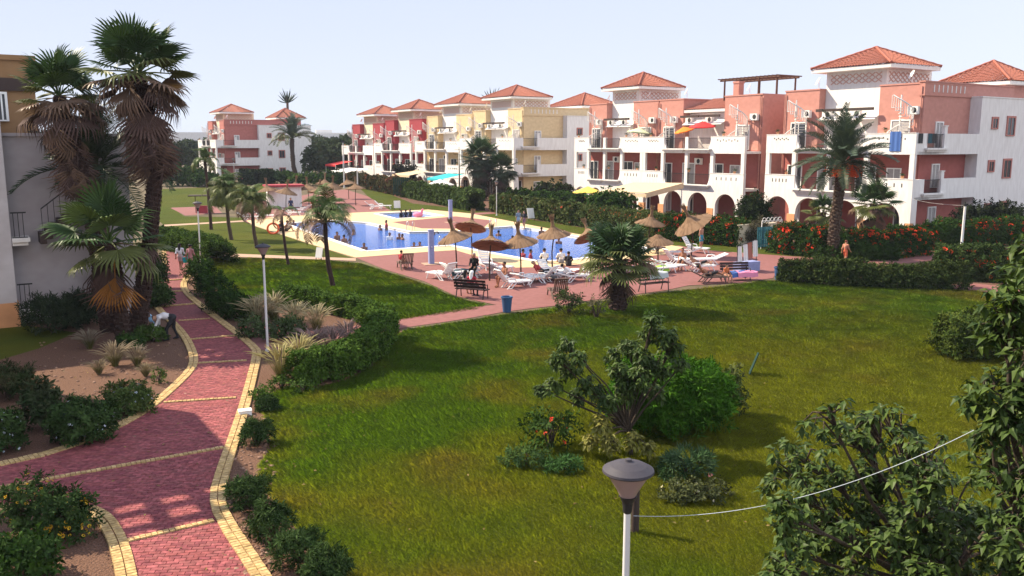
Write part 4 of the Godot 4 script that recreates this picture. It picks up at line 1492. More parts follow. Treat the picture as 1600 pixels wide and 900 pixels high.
func grass_clump(called: String, label: String, base: Vector3, size: float, blade: Color, plume: Color, nb: int, np: int, group := "") -> Node3D:
	# fountain grass: arching blades and pale bottle-brush plumes
	var t := thing(called, label, "ornamental grass", base, R(0, TAU), group)
	var m := MB.new()
	for i in nb:
		var a := R(0, TAU)
		var l := size * R(0.6, 1.05)
		var d := Vector3(cos(a), 0, sin(a))
		var o := d * R(0, 0.12 * size)
		var sp := R(0.15, 0.75)
		var s := Vector3(-d.z, 0, d.x) * 0.006
		var k := R(0.7, 1.3)
		m.col = Color(blade.r * k, blade.g * k, blade.b * k)
		var prev := o
		for j in 4:
			var f := (j + 1) / 4.0
			var p := o + d * l * sp * f * (0.5 + 0.5 * f) + Vector3(0, l * (f - 0.42 * f * f * f) * 0.85, 0)
			var w0 := 1.0 - j / 4.0; var w1 := 1.0 - f
			m.tri(prev - s * w0, prev + s * w0, p + s * w1); m.tri(prev - s * w0, p + s * w1, p - s * w1)
			prev = p
	obj("blades", m, M.leaf, t).set_meta("kind", "stuff")
	var q := MB.new()
	for i in np:
		var a := R(0, TAU)
		var d := Vector3(cos(a), 0, sin(a))
		var sp := R(0.1, 0.95)
		var h := size * R(0.75, 1.1)
		var p0 := d * h * sp * 0.5 + Vector3(0, h * 0.62, 0)
		var p1 := d * h * sp + Vector3(0, h * (1.0 - 0.25 * sp), 0)
		var k := R(0.8, 1.2)
		q.col = Color(plume.r * k, plume.g * k, plume.b * k)
		q.tube([d * 0.05, p0], [0.004, 0.004], 3, false)
		q.tube([p0, p0.lerp(p1, 0.3), p0.lerp(p1, 0.7) , p1 + d * 0.08 * size - Vector3(0, 0.02, 0)], [0.005, 0.017 * size, 0.013 * size, 0.002], 5, false)
	obj("plumes", q, M.leaf, t).set_meta("kind", "stuff")
	return t

func sow_grass() -> void:
	var areas := [
		[smooth(GP([424, 606, 408, 650, 430, 690, 396, 740, 440, 800, 500, 870, 540, 930, 2300, 930, 1900, 480, 1560, 459, 1500, 452, 1330, 448, 1206, 437, 1149, 445.5, 1040, 457, 878, 480, 785, 492, 727, 502, 606, 520, 606, 560, 520, 606]), true, 1), 1.0],
		[smooth(GP([345, 402, 553, 408, 600, 424, 663, 443, 712, 466, 774, 479, 642, 498, 606, 503, 570, 478, 480, 462, 372, 470, 330, 440, 318, 412]), true, 1), 0.55],
	]
	var xf := []
	var cols := []
	for ar in areas:
		var poly: PackedVector2Array = ar[0]
		var lo := Vector2(1e9, 1e9); var hi := -lo
		for p in poly:
			lo = lo.min(p); hi = hi.max(p)
		var z := hi.y
		while z > lo.y:
			var dist := -z
			var step := clampf(0.045 * dist / 13.0, 0.042, 0.17)
			var x := lo.x
			while x < hi.x:
				var p := Vector2(x + R(-0.5, 0.5) * step, z + R(-0.5, 0.5) * step)
				x += step
				if p.x < -dist * 0.62 - 1 or p.x > dist * 0.62 + 5 or not Geometry2D.is_point_in_polygon(p, poly): continue
				var c := lawn_col(p.x, p.y)
				var thin := nB.get_noise_2d(p.x * 2.1, p.y * 2.1)
				var s := step / 0.05 * R(0.75, 1.15)
				var k := R(0.8, 1.2)
				xf.append(Transform3D(Basis(Vector3.UP, R(0, TAU)).scaled(Vector3(s, minf(s, 1.5) * R(0.7, 1.2) * (1.0 + thin * 0.45), s)), Vector3(p.x, 0.008, p.y)))
				k *= 3.0 if z > -36.0 else 4.1
				cols.append(Color(c.r * k, c.g * k, c.b * k))
			z -= step
	print("grass ", xf.size())
	multi("grass", SPRIG.grass, M.grass, xf, cols)
# ---------------------------------------------------------------- street furniture and pool things
func lamp(label: String, base: Vector3, h: float, r := 0.28) -> Node3D:
	var t := thing("street_lamp", label, "street lamp", base, 0.0, "round garden lamps")
	var y := h - 0.62 * r / 0.28
	var k := r / 0.28
	var m := MB.new()
	m.lathe([[0.09, 0.0], [0.09, 0.06], [0.05, 0.1], [0.044, 0.2], [0.038, y]], 12)
	obj("pole", m, M.lamp_pole, t)
	m = MB.new()
	m.lathe([[0.038 * k, 0.0], [0.05 * k, 0.02 * k], [0.06 * k, 0.12 * k], [0.09 * k, 0.2 * k], [0.1 * k, 0.2 * k]], 16, Vector3(0, y, 0))
	obj("collar", m, M.iron, t)
	m = MB.new()
	m.lathe([[0.085 * k, 0.2 * k], [0.12 * k, 0.27 * k], [0.2 * k, 0.4 * k], [0.245 * k, 0.47 * k], [0.25 * k, 0.48 * k]], 24, Vector3(0, y, 0))
	obj("lamp_shade", m, M.lamp_glass, t)
	m = MB.new()
	m.lathe([[0.0, 0.47 * k], [0.27 * k, 0.47 * k], [0.285 * k, 0.485 * k], [0.28 * k, 0.51 * k], [0.2 * k, 0.555 * k], [0.1 * k, 0.59 * k], [0.04 * k, 0.6 * k], [0.035 * k, 0.625 * k], [0.0, 0.63 * k]], 28, Vector3(0, y, 0))
	obj("cap", m, M.lamp_cap, t)
	return t

func tall_mast(label: String, base: Vector3, h: float, arm := false) -> Node3D:
	var t := thing("lamp_mast", label, "lamp mast", base)
	var m := MB.new()
	m.tube([Vector3.ZERO, Vector3(0, h, 0)], [0.12, 0.07], 8)
	obj("pole", m, M.lamp_pole, t)
	m = MB.new()
	m.box(Vector3(0.3 if arm else 0.0, h + 0.08, 0), Vector3(0.8 if arm else 0.4, 0.16, 0.3))
	obj("lamp_head", m, M.lamp_cap, t)
	return t

func thatch(label: String, base: Vector3, h: float, r: float, tilt: Vector3, tuft := true) -> Node3D:
	# straw parasol on a crooked pole; tilt is the axis the canopy leans about, scaled by the angle
	var t := thing("thatched_parasol", label, "parasol", base, 0.0, "thatched parasols by the pool")
	var bs := Basis(tilt.normalized(), tilt.length()) if tilt.length() > 0.001 else Basis()
	var top := Vector3(R(-0.1, 0.1), h, R(-0.1, 0.1))
	var m := MB.new()
	m.tube([Vector3.ZERO, Vector3(R(-0.04, 0.04), h * 0.5, R(-0.04, 0.04)), top], [0.045, 0.038, 0.035], 7)
	obj("pole", m, M.pole_wood, t)
	m = MB.new()
	# layered straw: rings of overlapping strips
	for ring in 3:
		var r1: float = r * [1.0, 0.8, 0.5][ring]
		var y1: float = [-0.02, 0.075, 0.19][ring] * r
		var r0: float = r * [0.62, 0.36, 0.1][ring]
		var y0: float = [0.2, 0.3, 0.5][ring] * r
		var n := 56
		for i in n:
			var a := TAU * i / n; var b := TAU * (i + 1) / n
			var k := R(0.72, 1.25)
			m.col = Color(k, k * 0.97, k * 0.93)
			var re := r1 * R(0.97, 1.05)
			var ye := y1 + R(-0.02, 0.015)
			m.quad(bs * Vector3(cos(b) * re, ye, sin(b) * re) + top, bs * Vector3(cos(a) * re, ye, sin(a) * re) + top, bs * Vector3(cos(a) * r0, y0, sin(a) * r0) + top, bs * Vector3(cos(b) * r0, y0, sin(b) * r0) + top)
	obj("thatch", m, M.straw, t)
	m = MB.new()
	m.lathe([[r * 0.97, -0.05], [r * 0.1, r * 0.14], [0.0, r * 0.15]], 28, top, bs)
	for i in 10:
		var a := TAU * i / 10
		m.tube([bs * Vector3(0, r * 0.1, 0) + top, bs * Vector3(cos(a) * r * 0.95, -0.05, sin(a) * r * 0.95) + top], [0.016, 0.012], 4, false)
	obj("underside", m, M.straw_under, t)
	if tuft:
		m = MB.new()
		for i in 60:
			var a := R(0, TAU)
			var k := R(0.7, 1.2)
			m.col = Color(k, k, k * 0.95)
			var c := Vector3(cos(a), 0, sin(a))
			m.tube([bs * (c * 0.16 + Vector3(0, 0.32 * r, 0)) + top, bs * (c * 0.075 + Vector3(0, 0.62 * r, 0)) + top, bs * (c * 0.07 + Vector3(0, 0.85 * r, 0)) + top, bs * (c * R(0.08, 0.17) + Vector3(0, R(1.05, 1.25) * r, 0)) + top], [0.03, 0.022, 0.02, 0.006], 4, false)
		obj("tuft", m, M.straw, t)
	return t

func lounger(label: String, base: Vector3, turn: float, wood := false, back := 0.9, group := true) -> Node3D:
	# head end towards -x, feet towards +x
	var t := thing("sun_lounger", label, "sun lounger", base, turn, "sun loungers by the pool" if group else "")
	var mt: Material = M.lounger_wood if wood else M.plastic
	var m := MB.new()
	for s in [-1, 1]:
		m.box(Vector3(0.3, 0.33, s * 0.31), Vector3(1.3, 0.06, 0.05))
	m.box(Vector3(0.93, 0.33, 0), Vector3(0.05, 0.06, 0.6))
	obj("frame", m, mt, t)
	m = MB.new()
	for i in 11:
		m.box(Vector3(-0.28 + i * 0.115, 0.365, 0), Vector3(0.085, 0.02, 0.58))
	obj("seat", m, mt, t).set_meta("kind", "stuff")
	m = MB.new()
	var d := Vector3(-cos(back), sin(back), 0)
	var bb := Basis(Vector3(0, 0, 1), -back)
	var hinge := Vector3(-0.34, 0.36, 0)
	for s in [-1, 1]: m.box(hinge + d * 0.37 + Vector3(0, 0, s * 0.29), Vector3(0.76, 0.05, 0.045), bb)
	m.box(hinge + d * 0.74, Vector3(0.06, 0.05, 0.62), bb)
	if wood:
		for i in 6: m.box(hinge + d * 0.37 + Vector3(0, 0, -0.22 + i * 0.088), Vector3(0.7, 0.02, 0.055), bb)
	else:
		for i in 6: m.box(hinge + d * (0.08 + i * 0.115), Vector3(0.085, 0.02, 0.55), bb)
	obj("backrest", m, mt, t)
	for s in [-1, 1]:
		m = MB.new()
		m.tube([Vector3(0.72, 0.33, s * 0.31), Vector3(0.88, 0.0, s * 0.31)], [0.035, 0.03], 6)
		obj("leg", m, mt, t)
		m = MB.new()
		m.tube([Vector3(-0.1, 0.33, s * 0.31), Vector3(-0.42, 0.0, s * 0.31)], [0.035, 0.03], 6)
		m.tube([Vector3(0.12, 0.33, s * 0.31), Vector3(-0.22, 0.0, s * 0.31)], [0.03, 0.025], 6)
		m.box(Vector3(-0.32, 0.02, s * 0.31), Vector3(0.24, 0.04, 0.05))
		obj("leg", m, mt, t)
		m = MB.new()
		m.tube([Vector3(0.05, 0.36, s * 0.34), Vector3(-0.02, 0.52, s * 0.34), Vector3(-0.3, 0.54, s * 0.34), Vector3(-0.46, 0.48, s * 0.33)], [0.028, 0.03, 0.03, 0.026], 6)
		obj("armrest", m, mt, t)
	return t

func bench(label: String, base: Vector3, turn: float) -> Node3D:
	# sitting face towards +z
	var t := thing("park_bench", label, "bench", base, turn, "dark benches by the plaza")
	for i in 3:
		var m := MB.new()
		m.box(Vector3(0, 0.44, -0.13 + i * 0.14), Vector3(1.6, 0.035, 0.12))
		obj("seat_slat", m, M.bench_wood, t)
	for i in 3:
		var m := MB.new()
		m.box(Vector3(0, 0.58 + i * 0.14, -0.25 - i * 0.035), Vector3(1.6, 0.11, 0.03), Basis(Vector3.RIGHT, -0.22))
		obj("back_slat", m, M.bench_wood, t)
	for s in [-0.68, 0.68]:
		var m := MB.new()
		m.tube([Vector3(s, 0, -0.34), Vector3(s, 0.42, -0.2), Vector3(s, 0.92, -0.34)], [0.025, 0.025, 0.02], 6)
		m.tube([Vector3(s, 0, 0.24), Vector3(s, 0.42, 0.2), Vector3(s, 0.64, 0.2), Vector3(s, 0.64, -0.25)], [0.025, 0.025, 0.02, 0.02], 6)
		m.box(Vector3(s, 0.41, 0), Vector3(0.04, 0.04, 0.44))
		obj("leg", m, M.iron, t)
	return t

func cloth_mesh(w: float, d: float, sag: Callable, nx := 10, nz := 8) -> MB:
	var m := MB.new()
	for i in nx:
		for j in nz:
			var p := []
			for q in [[0, 0], [0, 1], [1, 1], [1, 0]]:
				var u := float(i + q[0]) / nx; var v := float(j + q[1]) / nz
				p.append(sag.call(u, v) + Vector3((u - 0.5) * w, 0, (v - 0.5) * d))
			m.quad(p[0], p[1], p[2], p[3])
	return m

func umbrella(label: String, base: Vector3, h: float, r: float, mt: Material, tilt := Vector3.ZERO) -> Node3D:
	var t := thing("parasol", label, "parasol", base)
	var m := MB.new()
	m.tube([Vector3.ZERO, Vector3(0, h, 0)], [0.025, 0.025], 6)
	obj("pole", m, M.lamp_pole, t)
	m = MB.new()
	var bs := Basis(tilt.normalized(), tilt.length()) if tilt.length() > 0.001 else Basis()
	for i in 8:
		var a := TAU * i / 8; var b := TAU * (i + 1) / 8; var c := (a + b) / 2
		var k := 1.0 if i % 2 else 0.93
		m.col = Color(k, k, k)
		var p0 := bs * Vector3(cos(a) * r, 0, sin(a) * r) + Vector3(0, h - 0.35 * r, 0)
		var p1 := bs * Vector3(cos(b) * r, 0, sin(b) * r) + Vector3(0, h - 0.35 * r, 0)
		var pm := bs * Vector3(cos(c) * r * 0.55, 0.16 * r, sin(c) * r * 0.55) + Vector3(0, h - 0.35 * r, 0)
		var tp := bs * Vector3(0, 0.38 * r, 0) + Vector3(0, h - 0.35 * r, 0)
		m.tri(p1, p0, pm); m.tri(p0, tp, pm); m.tri(tp, p1, pm)
		m.quad(p0, p1, p1 - Vector3(0, 0.1, 0), p0 - Vector3(0, 0.1, 0))
	obj("canopy", m, mt, t)
	return t

func board(label: String, base: Vector3, w: float, h: float, turn: float, lean: float, mt: Material, called := "notice_board") -> Node3D:
	var t := thing(called, label, "sign", base, turn)
	var bs := Basis(Vector3.RIGHT, lean)
	var m := MB.new()
	m.box(bs * Vector3(0, h * 0.6, 0), Vector3(w, h * 0.8, 0.04), bs)
	obj("panel", m, mt, t)
	for s in [-1, 1]:
		m = MB.new()
		m.box(bs * Vector3(s * w * 0.4, h * 0.1, -0.03), Vector3(0.04, h * 0.3, 0.03), bs)
		m.tube([bs * Vector3(s * w * 0.4, h * 0.9, -0.02), Vector3(s * w * 0.4, 0, -h * 0.4)], [0.015, 0.015], 4)
		obj("leg", m, M.iron, t)
	return t

func shower(label: String, base: Vector3, h: float) -> void:
	var t := thing("shower_column", label, "shower", base, 0.35, "blue shower columns")
	var m := MB.new()
	m.slab(-0.15, 0.15, 0.05, h, -0.15, 0.15)
	m.slab(-0.17, 0.17, h, h + 0.05, -0.17, 0.17)
	obj("column", m, M.lavender, t)
	m = MB.new()
	m.slab(-0.5, 0.5, 0.0, 0.05, -0.5, 0.5)
	obj("base", m, M.tan, t)
	m = MB.new()
	m.tube([Vector3(0.15, h - 0.12, 0), Vector3(0.4, h - 0.08, 0), Vector3(0.46, h - 0.2, 0)], [0.02, 0.02, 0.05], 6)
	obj("shower_head", m, M.iron, t)
	m = MB.new()
	m.tube([Vector3(0.0, 1.05, 0.15), Vector3(0.0, 1.05, 0.22)], [0.035, 0.03], 6)
	obj("tap", m, M.frame, t)

func build_props() -> void:
	lamp("near garden lamp with dark cap, its post cut by the bottom edge", Vector3(1.27, 0, -8.98), 3.61)
	lamp("garden lamp standing by the ornamental grass at the path", G(418.5, 549), 3.72, 0.25)
	lamp("garden lamp at the upper bend of the path", G(314, 412), 3.7, 0.27)
	lamp("garden lamp on the far lawn before the yellow building", G(776, 337), 3.4, 0.22)
	lamp("small garden lamp before the detached salmon building's hedge", G(367, 290), 4.6, 0.3)
	lamp("garden lamp far off beside the maroon row's end", G(542, 268), 5.0, 0.4)
	tall_mast("tall thin mast at the pool's far end", G(538, 294), 7.2)
	tall_mast("shorter pale mast beside the tall one", G(559, 296), 3.4)
	# post at the right without lamp, holding a line to the end building
	var t := thing("line_post", "white metal post in the hedge at right with a thin line", "post", G(1498, 432))
	var m := MB.new()
	m.tube([Vector3.ZERO, Vector3(0.02, 3.75, 0)], [0.07, 0.06], 10)
	obj("pole", m, M.white, t)
	m = MB.new()
	m.box(Vector3(0.02, 3.82, 0), Vector3(0.12, 0.14, 0.12))
	obj("cap", m, M.iron, t)
	m = MB.new()
	var q := row_origin(0.3, 0.2, 2.9) - G(1498, 432)
	var pts := []
	var rd := []
	for i in 13:
		var f := i / 12.0
		pts.append(Vector3(0, 3.8, 0).lerp(q, f) - Vector3(0, 0.5 * f * (1 - f), 0)); rd.append(0.006)
	m.tube(pts, rd, 4)
	obj("line", m, M.lamp_pole, t)
	# the wire from the near lamp to the tree at right
	m = MB.new()
	var w0 := at(990, 806, 9.0); var w1 := at(1522, 672, 8.0)
	pts = []; rd = []
	for i in 33:
		var f := i / 32.0
		pts.append(w0.lerp(w1, f) - Vector3(0, 0.42 * 4 * f * (1 - f) * 0.62, 0)); rd.append(0.0034)
	m.tube(pts, rd, 5)
	tag(obj("cable", m, M.cable, self), "pale sagging cable from the near lamp post to the tree at right", "cable")
	# dark sapling stake behind the near lamp
	t = thing("stake", "dark wooden stake on the lawn just right of the near lamp post", "post", G(992, 832))
	m = MB.new()
	m.lathe([[0.075, 0.0], [0.07, 0.9], [0.05, 0.95], [0.0, 0.96]], 8)
	obj("pole", m, M.wood, t)
	# leaning green marker on the lawn
	t = thing("lawn_marker", "leaning dark green marker board alone on the front lawn", "sign", G(1170, 586), 0.3)
	m = MB.new()
	m.box(Vector3(0.16, 0.36, 0), Vector3(0.34, 0.72, 0.025), Basis(Vector3(0, 0, 1), -0.42) * Basis(Vector3.UP, 1.1))
	obj("panel", m, M.marker, t)
	m = MB.new()
	m.tube([Vector3(0.0, -0.05, 0), Vector3(0.04, 0.12, 0)], [0.02, 0.02], 5)
	obj("leg", m, M.iron, t)
	# white box by the path
	t = thing("service_box", "small white box lying at the right edge of the red path", "box", G(383, 648), 0.4)
	m = MB.new()
	m.slab(-0.16, 0.16, 0, 0.12, -0.12, 0.12); m.slab(-0.17, 0.17, 0.12, 0.14, -0.13, 0.13)
	obj("body", m, M.white, t)
	# litter bins
	for k in [[792, 488, "blue litter bin at the plaza corner"], [1216, 437, "blue grey litter bin at the end of the low dark hedge"]]:
		t = thing("litter_bin", k[2], "bin", G(k[0], k[1]))
		m = MB.new()
		m.lathe([[0.0, 0.02], [0.17, 0.02], [0.23, 0.66], [0.2, 0.66], [0.19, 0.5], [0.0, 0.5]], 18)
		obj("body", m, M.bin, t)
		m = MB.new()
		m.lathe([[0.235, 0.6], [0.25, 0.62], [0.25, 0.68], [0.22, 0.69], [0.2, 0.66]], 18)
		obj("rim", m, M.bin, t)
	shower("blue shower column at the near corner of the pool", G(674, 413), 2.0)
	shower("blue shower column on the far side of the pool", G(704, 348), 2.0)
	# thatched parasols: [base px, height, tilt, label]
	var um := [
		[714, 428, 1.95, Vector3(0.12, 0, 0.26), "thatched parasol farthest left, tilted down to the left"], [738, 405, 1.95, Vector3(-0.42, 0, -0.12), "thatched parasol behind the farthest left one, dark underside showing"],
		[765, 439, 1.85, Vector3(-0.40, 0, -0.04), "thatched parasol over the person in black, underside showing"], [814, 436, 1.9, Vector3(0.14, 0, 0.14), "thatched parasol with the tallest tuft, right of the person in black"],
		[863, 421, 1.95, Vector3(0.1, 0, 0.12), "thatched parasol in front of the swimmers sitting at the pool edge"], [922, 420, 1.85, Vector3(-0.4, 0, 0.35), "thatched parasol half behind the stout fan palm"],
		[1013, 398, 2.0, Vector3(0.1, 0, -0.1), "thatched parasol right behind the stout fan palm"], [1028, 408, 1.15, Vector3(0.1, 0, 0.0), "low thatched parasol at the right of the stout fan palm"], [1080, 402, 2.05, Vector3(0.15, 0, 0.55), "broad thatched parasol steeply tilted, right of the pool"]]
	for k in um: thatch(k[4], G(k[0], k[1]), k[2], 1.25 if k[0] == 1080 else 0.98, k[3], k[0] != 1028)
	var fu := [[420, 325, "leftmost"], [447, 330, "second from the left"], [462, 318, "third from the left"], [483, 322, "fourth from the left"], [498, 330, "fifth from the left"], [508, 311, "sixth from the left"], [522, 318, "seventh from the left"], [545, 311, "eighth from the left"], [556, 321, "rightmost"]]
	for k in fu: thatch("thatched parasol at the pool's far end, %s of the nine" % k[2], G(k[0], k[1]), 1.9, 1.2, Vector3(R(-0.15, 0.15), 0, R(-0.2, 0.2)), true)
	# loungers
	var lo := [
		[691, 437, 2.4, 0.9, "white lounger at the left end of the row under the parasols"], [715, 434, 0.6, 0.7, "white lounger draped with clothes, second from the left"], [738, 433, 2.9, 0.5, "white lounger beside the person in black"], [760, 420, -1.2, 1.2, "white lounger with its back raised behind the person in black"],
		[779, 428, 0.9, 0.45, "white lounger under the middle parasols"], [800, 450, 0.5, 0.9, "white lounger where the shirtless boy sits"], [826, 443, 0.8, 0.35, "low white lounger right of the shirtless boy"], [846, 441, 2.6, 0.8, "white lounger with the reader in red"], [861, 437, -0.8, 1.0, "white lounger right of the reader in red"],
		[880, 432, 0.2, 0.4, "white lounger with grey cushion near the pool edge"], [893, 440, 0.4, 0.3, "flat white lounger left of the stout palm"], [911, 434, 3.0, 0.7, "white lounger just left of the stout palm's crown"], [1003, 428, 2.6, 0.6, "white lounger right behind the stout palm"], [1030, 427, 0.4, 0.5, "white lounger with a lime towel"],
		[1058, 414, 0.3, 0.9, "white lounger under the broad tilted parasol"], [1070, 402, 2.8, 0.4, "white lounger behind the seated bather at right"], [1085, 395, -0.6, 1.0, "white lounger with a red bag on it"], [1108, 413, 3.3, 0.35, "white lounger at the right end, clear of the parasol"],
		[1046, 424, 0.3, 0.5, "white lounger between the lime towel and the seated bather"], [1090, 424, 0.2, 0.6, "white lounger in front of the shirtless man"], [584, 327, 0.2, 0.7, "white lounger on the far side by the paddling pool"], [598, 326, 0.1, 0.8, "second white lounger by the paddling pool"], [412, 342, 0.3, 0.6, "white lounger at the far left of the pool"], [455, 337, 0.2, 0.6, "white lounger by the pool's far left corner"], [472, 332, 2.8, 0.6, "white lounger under the far parasols"], [388, 344, 0.2, 0.5, "white lounger farthest left on the pool terrace"], [520, 330, 0.5, 0.6, "white lounger in the middle under the far parasols"]]
	for k in lo: lounger(k[4], G(k[0], k[1]), k[2], false, k[3])
	for k in [[634, 421, 1.9, 1.0, "brown slatted lounger alone left of the blue shower column"], [872, 466, 1.75, 1.05, "brown slatted lounger with its back to the lawn"], [1022, 396, 0.9, 1.0, "brown slatted lounger behind the stout palm"], [1106, 442, 0.15, 0.45, "brown lounger with a sunbather at the plaza's right"]]:
		lounger(k[4], G(k[0], k[1]), k[2], true, k[3])
	bench("dark bench with two people, its back to the lawn", G(738, 466), 2.75)
	bench("dark bench right of the stout palm with a grey sheet", G(1022, 456), 0.5)
	bench("dark bench with a blue towel at the plaza's right end", G(1150, 438), 0.2)
	# towels
	var tw := [[1155, 438, M.t_blue, "blue towel spread over the right bench", 0.2, 0.48], [1165, 438, M.t_pink, "pink towel at the end of the right bench", 0.2, 0.49], [1028, 427, M.t_lime, "lime green towel on a white lounger", 0.4, 0.40], [1024, 455, M.t_grey, "grey sheet hanging over the bench by the stout palm", 0.5, 0.95], [716, 433, M.t_teal, "dark teal towel on the second lounger from the left", 0.6, 0.42], [868, 437, M.t_grey, "grey towel on the lounger by the pool edge", -0.8, 0.42]]
	for k in tw:
		var hgt: float = k[5]
		var c := cloth_mesh(1.1, 0.62, func(u: float, v: float) -> Vector3: return Vector3(0, hgt + 0.02 * sin(u * 9 + v * 5) - 0.28 * pow(absf(v - 0.5) * 2, 6.0), 0))
		o_tag(c, k[2], "towel", k[3], G(k[0], k[1]), k[4])
	# towel rack on a low blue block
	t = thing("towel_rack", "low blue block with white and red towels hung upright, at the plaza's right", "towel rack", G(1166, 424), 0.55)
	m = MB.new()
	m.slab(-0.75, 0.75, 0, 0.55, -0.3, 0.3)
	obj("block", m, M.lavender, t)
	for i in 4:
		m = MB.new()
		m.add(cloth_mesh(0.36, 0.9, func(u: float, v: float) -> Vector3: return Vector3(0, 0.03 * sin(u * 12 + i), 0), 8, 4), Transform3D(Basis(Vector3.RIGHT, PI / 2 - 0.1), Vector3(-0.55 + i * 0.37, 0.98 + i * 0.09, 0.05 * (i % 2))))
		obj("towel", m, M.t_red if i == 2 else M.white, t)
	m = MB.new()
	m.tube([Vector3(-0.75, 1.45, 0), Vector3(0.75, 1.75, 0)], [0.02, 0.02], 5)
	m.tube([Vector3(-0.75, 0.5, 0), Vector3(-0.75, 1.45, 0)], [0.02, 0.02], 5)
	m.tube([Vector3(0.75, 0.5, 0), Vector3(0.75, 1.75, 0)], [0.02, 0.02], 5)
	obj("rail", m, M.iron, t)
	# boards on the grass
	board("white notice board on the lawn left of the pool", G(497, 407), 0.5, 0.8, -0.5, -0.25, M.white)
	board("white notice board on the lawn beyond the paddling pool", G(621, 328), 0.7, 1.0, 0.3, -0.2, M.white)
	board("white leaning board beside the two children at the pool", G(831, 345), 0.7, 1.2, 0.5, -0.3, M.white)
	# life ring on its stand
	t = thing("life_ring", "orange life ring propped at the pool's left edge", "life ring", G(427, 366), 0.3)
	m = MB.new()
	var ring := []
	rd = []
	for i in 17:
		var a := TAU * i / 16
		ring.append(Vector3(cos(a) * 0.42, 0.45 + sin(a) * 0.42, 0.1 * sin(a))); rd.append(0.085)
	m.tube(ring, rd, 8, false)
	obj("ring", m, M.ring_orange, t)
	t = thing("pool_float", "pink float at the corner of the paddling pool", "pool float", G(653, 340))
	m = MB.new()
	m.ball(Vector3(0, 0.28, 0), Vector3(0.5, 0.28, 0.45), 14, 8)
	obj("body", m, M.t_pink, t)
	m = MB.new()
	m.tube([Vector3(0.3, 0.35, 0), Vector3(0.42, 0.7, 0), Vector3(0.52, 0.85, 0)], [0.14, 0.11, 0.07], 7)
	obj("neck", m, M.t_pink, t)
	# pool ladders
	for k in [[641, 361, "steel pool ladder on the inner corner of the pool"], [770, 357, "steel pool ladder on the far side of the pool"], [692, 386, "steel pool ladder on the near side by the shower column"]]:
		t = thing("pool_ladder", k[2], "pool ladder", G(k[0], k[1]), -0.3)
		for s in [-0.25, 0.25]:
			m = MB.new()
			m.tube([Vector3(s, 0.05, -0.35), Vector3(s, 0.75, -0.25), Vector3(s, 0.8, 0.0), Vector3(s, 0.55, 0.15), Vector3(s, -0.3, 0.18)], [0.025, 0.025, 0.025, 0.025, 0.025], 6)
			obj("rail", m, M.steel, t)
	# canopies and parasols by the houses
	t = thing("canopy_tent", "cream canopy on white posts before the salmon building's arches", "canopy", row_origin(24.6, -5.2, 0), ROW_TURN)
	m = MB.new()
	m.quad(Vector3(4.0, 2.35, -2.6), Vector3(-3.2, 2.55, -2.6), Vector3(-3.2, 3.35, 2.0), Vector3(4.0, 3.15, 2.0))
	m.quad(Vector3(-3.2, 2.5, -2.6), Vector3(4.0, 2.3, -2.6), Vector3(4.0, 3.1, 2.0), Vector3(-3.2, 3.3, 2.0))
	obj("roof", m, M.canvas, t)
	m = MB.new()
	for i in 36:
		var a := -3.2 + i * 0.2
		m.quad(Vector3(a + 0.2, 2.45 - i * 0.0055, -2.62), Vector3(a, 2.45 - i * 0.0055, -2.62), Vector3(a + 0.02, 2.1 + 0.06 * (i % 2) - i * 0.0055, -2.63), Vector3(a + 0.18, 2.1 + 0.06 * (i % 2) - i * 0.0055, -2.63))
	m.quad(Vector3(-3.2, 2.55, -2.6), Vector3(-3.2, 3.35, 2.0), Vector3(-3.22, 2.85, 2.0), Vector3(-3.22, 2.1, -2.6))
	obj("valance", m, M.canvas, t)
	for k in [Vector3(-3.1, 0, -2.5), Vector3(3.9, 0, -2.5), Vector3(-3.1, 0, 1.9), Vector3(3.9, 0, 1.9)]:
		m = MB.new()
		m.tube([k, k + Vector3(0, 2.4 if k.z < 0 else 3.1, 0)], [0.05, 0.05], 6)
		obj("post", m, M.white, t)
	umbrella("yellow parasol before the arches, left of the cream canopy", row_origin(34.5, -4.5, 0), 2.5, 1.6, M.t_yellow)
	umbrella("white parasol before the cream building", G(688, 309), 2.4, 1.9, M.white)
	umbrella("red parasol on the salmon building's upper terrace", row_origin(23.6, 1.2, 6.3), 2.9, 1.35, M.t_redcloth, Vector3(0.1, 0, 0.05))
	umbrella("orange parasol beside the red one on the upper terrace", row_origin(25.8, 0.9, 6.3), 2.4, 1.0, M.t_orange, Vector3(0.1, 0, 0.25))
	umbrella("pale green parasol on the upper terrace at the salmon building's left", row_origin(32.8, 1.0, 6.2), 2.5, 1.3, M.t_pale, Vector3(0, 0, -0.1))
	# teal shade sails, cream and white awnings at the farther houses
	var aw := [[67.5, -4.0, 4.6, 2.3, M.t_teal2, "teal shade sail behind the two far fan palms"], [80.5, -3.0, 6.0, 2.4, M.canvas, "cream awning before the cream building's arches"], [105.0, -3.0, 10.0, 2.2, M.white, "long white awning before the maroon building"], [112.0, -2.0, 5.0, 3.3, M.t_redcloth, "faded red awning at the far maroon building"]]
